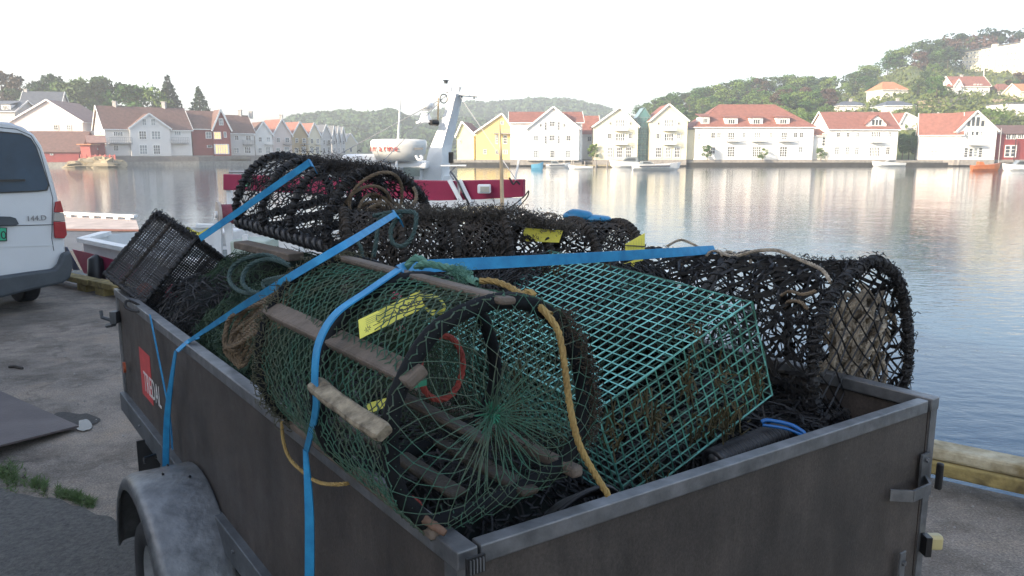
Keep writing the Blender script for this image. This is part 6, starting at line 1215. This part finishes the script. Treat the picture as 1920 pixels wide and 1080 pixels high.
# ------------------------------------------------------------------ fishing boat moored along the quay
M_BW = mat('white_boat_paint', (.74, .75, .75), .35, var=.08, vs=3); M_BR = mat('crimson_boat_paint', (.27, .022, .065), .4, var=.12, vs=4); M_NAVY = mat('navy_boat_paint', (.012, .022, .06), .4); M_DECK = mat('grey_green_deck', (.16, .18, .17), .8, var=.2, vs=3); M_TAN = mat('tan_varnish', (.42, .32, .20), .5, var=.2, vs=6)
bt = thing('fishing_boat', 'white and crimson fishing boat with leaning mast moored behind the trailer', 'boat', Q(-7.2, 2.2, -.5))
def hb_(a, b_, z): return Q(a, b_, z)
st = [(-12.3, 1.3, 2.9), (-11.6, .62, 3.5), (-9.5, .45, 3.75), (-6, .42, 3.8), (-3.6, .7, 3.5), (-2.6, 1.5, 2.7), (-2.35, 1.95, 2.25)]
mb = MB(); V = []
for a, b0, b1_ in st:
    zt_ = .46 if a < -8 else .40; V += [hb_(a, b0, zt_), hb_(a, b0+.03, -.2), hb_(a, b0+.5 if b1_-b0 > 1 else (b0+b1_)/2-.05, -1.5), hb_(a, b1_-.5 if b1_-b0 > 1 else (b0+b1_)/2+.05, -1.5), hb_(a, b1_-.03, -.2), hb_(a, b1_, zt_)]
mb.add(V, np.array([[i*6+j, i*6+j+1, (i+1)*6+j+1, (i+1)*6+j] for i in range(len(st)-1) for j in range(5)]+[[0, 1, 4, 5], [1, 2, 3, 4]]+[[(len(st)-1)*6+k for k in (5, 4, 1, 0)]])); part('hull', mb, M_BW, bt)
mb = MB()
for i in range(len(st)-1):
    (a, b0, b1_), (a2, c0, c1_) = st[i], st[i+1]; mb.hexa([hb_(a, b0+.05, -.05), hb_(a2, c0+.05, -.05), hb_(a2, c1_-.05, -.05), hb_(a, b1_-.05, -.05), hb_(a, b0+.05, .05), hb_(a2, c0+.05, .05), hb_(a2, c1_-.05, .05), hb_(a, b1_-.05, .05)])
part('deck', mb, M_DECK, bt)
for k, side in ((1, 'near'), (2, 'far')):
    mb = MB()
    for i in range(len(st)-1): mb.bar(hb_(st[i][0], st[i][k], .48 if st[i][0] < -8 else .42), hb_(st[i+1][0], st[i+1][k], .48 if st[i+1][0] < -8 else .42), .16, .06)
    part('gunwale', mb, M_BW, bt)
ho = hb_(-9.5, .42, 0); hp_ = lambda x, y, o=.0: Pp(x, y, hb_(-9.5, .44-o, 0), [QN[0], QN[1], 0])
part('red_hull_panel', MB().prism([hp_(138, 467), hp_(198, 482), hp_(260, 500), hp_(250, 530), hp_(160, 512)], -np.array([*QN, 0])*.02), M_BR, bt)
part('navy_stripe', MB().prism([hp_(116, 462, .01), hp_(126, 463, .01), hp_(150, 506, .01), hp_(140, 506, .01)], -np.array([*QN, 0])*.02), M_NAVY, bt)
part('red_hull_panel', MB().prism([hp_(100, 462, .01), hp_(108, 462, .01), hp_(136, 508, .01), hp_(118, 508, .01)], -np.array([*QN, 0])*.02), M_BR, bt)
# crimson side boards, their frame and lamp
yb = lambda x: 11.0+(x-420)/(980-420)*(8.6-11.0)
def board(x0, x1, yt0, yt1, yb0, yb1, th=.05): a, b_, c, d = PY(x0, yb0, yb(x0)), PY(x1, yb1, yb(x1)), PY(x1, yt1, yb(x1)), PY(x0, yt0, yb(x0)); return part('side_board', MB().prism([a, b_, c, d], (.03, .05, 0)), M_BR, bt, bevel=.01)
board(418, 640, 326, 334, 356, 366); board(650, 853, 335, 339, 368, 378); board(862, 981, 338, 336, 376, 369)
for x in (430, 560, 700, 857, 955): Yx = yb(x)+.12; part('stanchion', MB().bar(PY(x, 370, Yx)*[1, 1, 0]+[0, 0, .05], PY(x, 345, Yx), .09, .06, up=(1, 0, 0)), M_BW, bt)
part('stay_frame', MB().bar(PY(843, 338, yb(843)-.06), PY(868, 384, yb(868)-.06), .05, .05, up=(0, 1, 0)), M_BW, bt); part('stay_frame', MB().bar(PY(862, 338, yb(862)-.06), PY(884, 384, yb(884)-.06), .05, .05, up=(0, 1, 0)), M_BW, bt)
part('stay_wire', MB().tube([PY(845, 322, 9.2), PY(858, 340, 9.), PY(868, 362, 8.9), PY(880, 384, 8.9)], .012, 5), M_BLK, bt)
part('lower_rail', MB().bar(PY(776, 384, yb(776)), PY(975, 378, yb(975)), .06, .08), M_BW, bt); part('wheel_frame', MB().bar(PY(905, 380, 8.9), PY(915, 405, 8.9), .05, .06, up=(0, 1, 0)), M_BW, bt); part('wheel_frame', MB().bar(PY(950, 378, 8.7), PY(968, 405, 8.7), .14, .06, up=(0, 1, 0)), M_BW, bt)
lm = part('deck_lamp', MB().box(PY(908, 354, yb(908)-.12), .15, .12, .10), M_BW, bt, bevel=.015); q = PY(909, 355, yb(908)-.185); part('lamp_lens', MB().box(q, .10, .01, .06), mat('lamp_glass', (.45, .44, .38), .2, var=.1), lm)
part('green_net_marker', MB().prism([PY(456, 326, 10.7), PY(470, 325, 10.7), PY(468, 350, 10.7), PY(452, 349, 10.7)], (0, .05, 0)), mat('green_white_cloth', (.05, .35, .16), .6, var=.6, vs=14, col2=(.4, .6, .4)), bt)
# wheelhouse and raised gear platform
YB = 11.3
def bbox(name, x0, x1, y0, y1, Y, dep, m, parent=None, bev=.03): a, b_, c = PY(x0, y1, Y), PY(x1, y1, Y), PY(x0, y0, Y); return part(name, MB().prism([a, b_, [b_[0], b_[1], c[2]], [a[0], a[1], c[2]]], (0, dep, 0)), m, parent or bt, bevel=bev)
bbox('wheelhouse', 642, 790, 312, 380, YB, 1.6, M_BW); bbox('wheelhouse_roof', 638, 715, 289, 312, YB-.1, 1.5, M_BW, bev=.08); bbox('roof_slab', 706, 800, 303, 317, YB-.2, 1.4, M_BW); wwin = bbox('wheelhouse_window', 757, 787, 314, 331, YB-.25, .05, mat('grey_sea_glass', (.16, .20, .19), .15, var=.2), bev=0)
cn = PY(748, 282, 11.2); mb = MB(); V = []; N_ = 36
for z_, k_ in ((-.150, .66), (-.135, .80), (-.02, .96), (.06, 1.0), (.125, 1.0), (.150, .93), (.158, .6), (.16, 0.01)):
    for i in range(N_): a = i/N_*2*math.pi; V.append(cn+np.array([.40*k_*math.cos(a), .30*k_*math.sin(a), z_]))
mb.add(V, np.array([[j*N_+i, j*N_+(i+1) % N_, (j+1)*N_+(i+1) % N_, (j+1)*N_+i] for j in range(7) for i in range(N_)])); cst = part('raft_canister', mb, mat('off_white_gel_coat', (.66, .66, .63), .35, var=.03), bt, smooth=True)
body = 'amarine'; szt = .125
for i, ch in enumerate(body):   # lettering wrapped round the drum
    x_ = -.385+[0, .040, .140, .208, .258, .286, .356][i]; xx = max(-.395, x_); a = -math.acos(max(-1, min(1, xx/.40))); nrm_ = np.array([math.cos(a)/.40, math.sin(a)/.30, 0]); nrm_ /= np.linalg.norm(nrm_); xd_ = np.array([-nrm_[1], nrm_[0], 0])
    text(ch, szt, cn+np.array([.403*math.cos(a), .303*math.sin(a), -.012]), xd_, UZ, mat('red_lettering', (.45, .04, .04), .5, var=0), cst, 'raft_lettering', .002)
bbox('maker_plate', 776, 793, 277, 280.5, 10.93, .01, mat('grey_print_plate', (.16, .16, .16), .6), cst, 0)
part('cradle_clamp', MB().tube(spline([PY(780, 291, 10.9), PY(784, 299, 10.9), PY(792, 298, 10.9), PY(788, 291, 10.9)], 5), .02, 6), M_BW, bt)
for (p_, q_) in (((700, 322, 10.2), (835, 180, 11.6)), ((862, 180, 11.6), (968, 338, 8.7)), ((846, 176, 11.6), (560, 330, 10.4))): part('rigging_wire', MB().tube([PY(*p_), PY(*q_)], .006, 4), M_RAIL, bt)
for x in range(430, 640, 42): part('rail_post', MB().tube([PY(x, 352, yb(x)+.2), PY(x, 322, yb(x)+.2)], .014, 5), M_RAIL, bt)
part('hand_rail', MB().tube([PY(430, 322, yb(430)+.2), PY(635, 324, yb(635)+.2)], .015, 5), M_RAIL, bt)
for a_f in (-10.6, -8.8, -5.2): part('fender', MB().tube([Q(a_f, .36, .36), Q(a_f, .34, .30), Q(a_f, .33, .0), Q(a_f, .33, -.30), Q(a_f, .34, -.36)], [.02, .10, .12, .10, .02], 12), M_BLK, bt, smooth=True)
# leaning mast
YM = 11.6; L_ = [(787, 342), (797, 310), (804, 282), (833, 212), (841, 171)]; Mi = [(827, 342), (828, 310), (829, 275), (848, 205), (855, 176)]; Rr = [(846, 342), (843, 315), (848, 270), (862, 205), (869, 176)]
mb = MB(); V = []
for k in range(5): V += [PY(*L_[k], YM), PY(*Mi[k], YM-.10), PY(*Rr[k], YM+.20), PY(*L_[k], YM+.30)]
mb.add(V, np.array([[k*4+j, k*4+(j+1) % 4, (k+1)*4+(j+1) % 4, (k+1)*4+j] for k in range(4) for j in range(4)]+[[16, 17, 18, 19], [3, 2, 1, 0]])); ms = part('mast', mb, M_BW, bt)
part('mast_foot', MB().prism([PY(776, 352, YM-.1), PY(850, 352, YM-.1), PY(846, 330, YM), PY(792, 330, YM)], (0, .5, 0)), M_BW, bt)
part('crossarm', MB().prism([PY(834, 173, YM), PY(858, 178, YM), PY(894, 181, YM), PY(893, 177, YM), PY(870, 174, YM), PY(842, 171, YM)], (0, .22, 0)), M_BW, ms); bbox('light_box', 834, 847, 162, 173, YM-.02, .12, M_BW, ms, .01)
p = PY(836, 154, YM+.05); part('beacon', MB().tube([p-UZ*.02, p+UZ*.012, p+UZ*.02, p+UZ*.03], [.025, .03, .05, .035], 12), M_GALVD, ms); part('crossarm_fitting', MB().box(PY(889, 183, YM), .02, .03, .04), M_GALVD, ms); part('horn', MB().tube([PY(860, 172, YM), PY(861, 163, YM)], [.015, .035], 8), M_BW, ms)
pc_ = PY(832, 185, YM-.15); part('ring_antenna', MB().tube([pc_+np.array([.052*math.cos(a), 0, .062*math.sin(a)]) for a in np.linspace(0, 2*math.pi, 20, endpoint=False)], .008, 6, closed=True), M_BLK, ms)
p = PY(799, 200, YM-.1); mb = MB(); mb.tube([p-UZ*.06, p-UZ*.02, p+UZ*.04, p+UZ*.06], [.05, .12, .13, .07], 16); part('radar_dome', mb, M_BW, ms, smooth=True); p = PY(798, 222, YM-.1); part('radar_scanner', MB().tube([p+UZ*.07, p-UZ*.02, p-UZ*.06], [.06, .09, .13], 12), M_BW, ms); part('scanner_bracket', MB().bar(PY(780, 230, YM-.1), PY(815, 229, YM-.1), .05, .03), M_BW, ms); part('spotlight', MB().tube([PY(807, 230, YM-.2), PY(819, 230, YM-.1)], [.04, .05], 10), M_BLK, ms)
part('tan_spar', MB().tube([PY(821, 232, YM), PY(822, 184, YM)], .014, 6), M_TAN, ms); part('whip_antenna', MB().tube([PY(743, 318, 11.0), PY(749, 220, 11.0), PY(757, 42, 11.0)], [.022, .014, .003], 6), M_BW, bt)
bbox('mast_lamp', 841, 850, 285, 306, 11.3, .08, M_BLK, bt, .01); bbox('lamp_shelf', 826, 873, 309.5, 311.5, 11.2, .3, M_BW, bt, 0); part('shelf_wire', MB().tube(spline([PY(854, 313, 11), PY(844, 324, 10.5), PY(850, 336, 9.6)], 6), .01, 5), M_BLK, bt)
part('fishing_pole', MB().tube([PY(942, 398, 8.2), PY(940, 310, 8.25), PY(937, 252, 8.3), PY(937, 224, 8.3)], [.022, .018, .012, .004], 8), M_TAN, bt); part('thin_rod', MB().tube([PY(966, 337, 8.6), PY(973, 299, 8.6)], .012, 5), M_BW, bt)
part('loose_cable', MB().tube(spline([PY(944, 397, 8.2), PY(965, 383, 8.2), PY(983, 368, 8.2), PY(991, 358, 8.2), PY(988, 370, 8.2), PY(970, 390, 8.2), PY(955, 397, 8.2)], 8), .007, 5), M_BLK, bt); part('rail_cable', MB().tube(spline([PY(955, 333, 8.5), PY(962, 345, 8.5), PY(968, 340, 8.5), PY(975, 346, 8.5)], 6), .010, 5), M_BLK, bt)
# hauler reel and deck bits near the stern
rc = Pz(414, 398, .78); Yr_ = 9.3; rc = PY(416, 402, Yr_); ax_ = np.array([.86, .5, 0]); rl = part('net_reel', MB().tube([rc-ax_*.02, rc+ax_*.20], .12, 24), mat('maroon_hose', (.18, .03, .045), .6, var=.3, vs=30), bt)
for k_, rr2 in ((-.05, .155), (.22, .15)): part('reel_flange', MB().tube([rc+ax_*k_, rc+ax_*(k_+.03)], rr2, 28), mat('pale_reel_plate', (.42, .36, .31), .5, var=.12), rl)
part('reel_hub', MB().tube([rc-ax_*.08, rc-ax_*.04], .04, 12), M_BW, rl)
for dx in (-.10, .12): part('reel_stand', MB().bar(rc+np.array([dx, .0, -.9]), rc+np.array([dx*.5, .0, -.05]), .05, .09, up=(1, 0, 0)), M_BW, bt)
bbox('deck_box', 432, 500, 452, 478, 8.9, .5, mat('pale_green_hatch', (.40, .46, .40), .6, var=.1), bt, .02); bbox('white_bracket', 455, 463, 440, 456, 8.7, .05, M_BW, bt, 0)
bbox('deck_locker', 372, 430, 436, 462, 9.4, .6, M_BW, bt, .02)
mb = MB(); ribbon(mb, [PY(350, 428, 9.4), PY(362, 434, 9.4), PY(375, 438, 9.4), PY(390, 430, 9.4)], .04, [UZ]*4, .004); part('yellow_band', mb, M_YTAG, bt)
# ------------------------------------------------------------------ small boats across the water
def boat(label, x0, x1, yw, yt, hullm, cabin=None, bow=1, Y=None, name='motor_boat', group=None, stripe=None, wind=False):
    Y = Y or 2.98*1474/(yw-285); a_, b_ = PY(x0, yw, Y), PY(x1, yw, Y); L_ = b_[0]-a_[0]; h = zat(yt, Y)-WZ; B_ = L_*.30; root = thing(name, label, 'boat', ((a_[0]+b_[0])/2, Y+B_/2, WZ), group); mb = MB(); V = []
    prof_ = [(0, .8, .75), (.2, 1, .8), (.5, 1, .85), (.75, .8, .95), (.92, .35, 1.08), (1, .03, 1.15)]
    for u, w_, k in prof_:
        x = a_[0]+L_*(u if bow > 0 else 1-u); c = Y+B_/2
        V += [(x, c-B_/2*w_, WZ+h*k), (x-(.03*L_*u*bow), c-B_/2*w_*.8, WZ+h*.3), (x-(.10*L_*u*bow), c-B_/2*w_*.2, WZ-.15), (x-(.10*L_*u*bow), c+B_/2*w_*.2, WZ-.15), (x-(.03*L_*u*bow), c+B_/2*w_*.8, WZ+h*.3), (x, c+B_/2*w_, WZ+h*k)]
    mb.add(V, np.array([[i*6+j, i*6+(j+1) % 6, (i+1)*6+(j+1) % 6, (i+1)*6+j] for i in range(5) for j in range(6)]+[[0, 1, 4, 5], [1, 2, 3, 4]])); part('hull', mb, hullm, root)
    if stripe: s_ = MB(); s_.bar((a_[0]+L_*.12, Y-.03, WZ+h*.55), (a_[0]+L_*.75, Y-.03, WZ+h*.62), .05, h*.22); part('hull_stripe', s_, stripe, root)
    if cabin:
        u0_, u1_, hc, cm = cabin; xx = sorted((a_[0]+L_*(u0_ if bow > 0 else 1-u0_), a_[0]+L_*(u1_ if bow > 0 else 1-u1_))); c = Y+B_/2; zt_ = WZ+h*.84; m2 = MB(); q_ = [(xx[0], zt_), (xx[1], zt_), (xx[1]-(.35 if bow > 0 else .05)*(xx[1]-xx[0]), zt_+hc), (xx[0]+(.05 if bow > 0 else .35)*(xx[1]-xx[0]), zt_+hc)]
        m2.prism([(x, c-B_*.32, z) for x, z in q_], (0, B_*.64, 0)); cb = part('cabin' if not wind else 'windshield', m2, cm, root)
        if not wind: m3 = MB(); m3.prism([((x-(xx[0]+xx[1])/2)*.7+(xx[0]+xx[1])/2, c-B_*.33, zt_+hc*.25+(z-zt_)*.5) for x, z in q_], (0, B_*.66, 0)); part('cabin_window', m3, M_GLASS, cb)
    return root
M_BLU = mat('light_blue_boat', (.10, .32, .48), .5, var=.1); M_VARN = mat('orange_varnished_hull', (.42, .13, .04), .4, var=.15, vs=2); M_HDK = mat('dark_hull_band', (.05, .06, .08), .4)
boat('small light blue rowing boat moored below the large white house', 996, 1019, 318, 305, M_BLU, name='rowing_boat')
boat('white motor boat with dark windscreen just right of the blue rowing boat', 1024, 1070, 314, 306, M_BW, (.2, .55, .6, M_GLASSB), 1, stripe=M_HDK)
boat('low white day boat with raised bow, right of the centre jetty', 1066, 1112, 317, 310, M_BW, None, -1)
boat('white cabin cruiser with dark canopy behind the long speedboat', 1144, 1226, 314, 302, M_BW, (.35, .75, 1.0, M_GLASSB), -1)
boat('long sleek white speedboat with dark side stripe in front of the cruiser', 1188, 1279, 319, 306, M_BW, (.15, .45, .5, M_GLASSB), 1, stripe=M_HDK)
boat('small white motor boat alone before the two storey house', 1638, 1700, 312, 303, M_BW, (.3, .6, .5, M_GLASSB), -1)
boat('orange varnished wooden boat near the red shop', 1826, 1880, 320, 307, M_VARN, (.2, .4, .5, M_VARN), 1, name='wooden_boat', wind=True)
boat('white sailing dinghy at the right edge beside the wooden boat', 1884, 1950, 320, 308, M_BW, (.3, .7, .8, M_GLASSB), -1)
boat('white boat with cabin at the left bank beyond the hooped creel', 566, 606, 301, 293, M_BW, (.3, .7, .9, M_GLASSB), 1)
boat('white boat lying behind the cabin cruiser at the left bank', 602, 640, 300, 294, M_BW, (.4, .8, .8, M_GLASSB), -1)
boat('reddish boat at the far left bank by the white cabin roof', 622, 646, 302, 296, M_FALU, None, 1)
boat('low grey white boat at the left bank nearest the hooped creel', 500, 556, 305, 299, M_BW, (.3, .6, .7, M_GLASSB), 1)
pl = PY(995, 292, 165.4); rt = thing('parasol', 'closed red parasol on the quay before the large white house', 'parasol', (pl[0], 167.8, 0)); part('canopy', MB().tube([(pl[0], 167.8, .9), (pl[0]-.3, 167.8, 1.3), (pl[0]+.2, 167.8, 2.3), (pl[0]+.25, 167.8, 2.5)], [.9, .75, .15, .02], 8), M_BR, rt); part('pole', MB().tube([(pl[0], 167.8, 0), (pl[0], 167.8, .95)], .05, 6), M_RAIL, rt)
jt = thing('jetty', 'low pale jetty with mooring posts before the cream houses', 'jetty', PY(1130, 315, 160)); a_, b_ = PY(1075, 318, 158), PY(1200, 320, 158); part('deck', MB().prism([[a_[0], 158, -.75], [b_[0], 157, -.75], [b_[0], 159.5, -.75], [a_[0], 160.5, -.75]], (0, 0, -.3)), M_TIMP, jt)
for k in range(7): x = a_[0]+(b_[0]-a_[0])*k/6; part('post', MB().tube([(x, 157.5, -2), (x, 157.5, .0)], .14, 7), M_STONE, jt)
for i, x in enumerate((1046, 1058, 1072)): p = PY(x, 312, 161); single('mooring_post', MB().tube([(p[0], 161, -2), (p[0], 161, .1)], .16, 7), M_STONE, ['left one of the three grey mooring posts by the small boats', 'middle one of the three grey mooring posts by the small boats', 'right one of the three grey mooring posts by the small boats'][i], 'mooring post', 'mooring posts by the small boats')
for i, x in enumerate((1301, 1434, 1574, 1850)): p = PY(x, 299, 167.5); single('bollard', MB().tube([(p[0], 167.5, 0), (p[0], 167.5, .4), (p[0], 167.5, .45)], [.22, .22, .3], 8), M_TRIM, ['white bollard at the left corner of the long white house', 'white bollard before the middle of the long white house', 'white bollard before the two storey house', 'white bollard beside the pointed window gable house'][i], 'bollard', 'bollards on the far quay')
ms2 = PY(1872, 300, 163.5); single('boat_mast', MB().tube([PY(1872, 306, 163), PY(1878, 240, 163)], .08, 6), M_RAIL, 'thin grey sailing mast standing before the red shop', 'mast')
for i, (x, y0, y1, lb) in enumerate([(1904, 262, 300, 'dark lamp post in front of the red shop doors'), (1392, 284, 299, 'small dark lamp post before the long white house')]): p = PY(x, 299, 166.8); single('lamp_post', MB().tube([(p[0], 167.3, 0), (p[0], 167.3, zat(y0, 167.3))], .09, 6).blobs([(p[0], 167.3, zat(y0, 167.3))], .22), M_BLK, lb, 'lamp post')
q = PY(1904, 268, 167.8); text('SJØBUA 1', .62, (q[0], 167.85, q[2]), (1, 0, 0), (0, 0, 1), M_TRIM, None, 'shop_lettering') if False else None
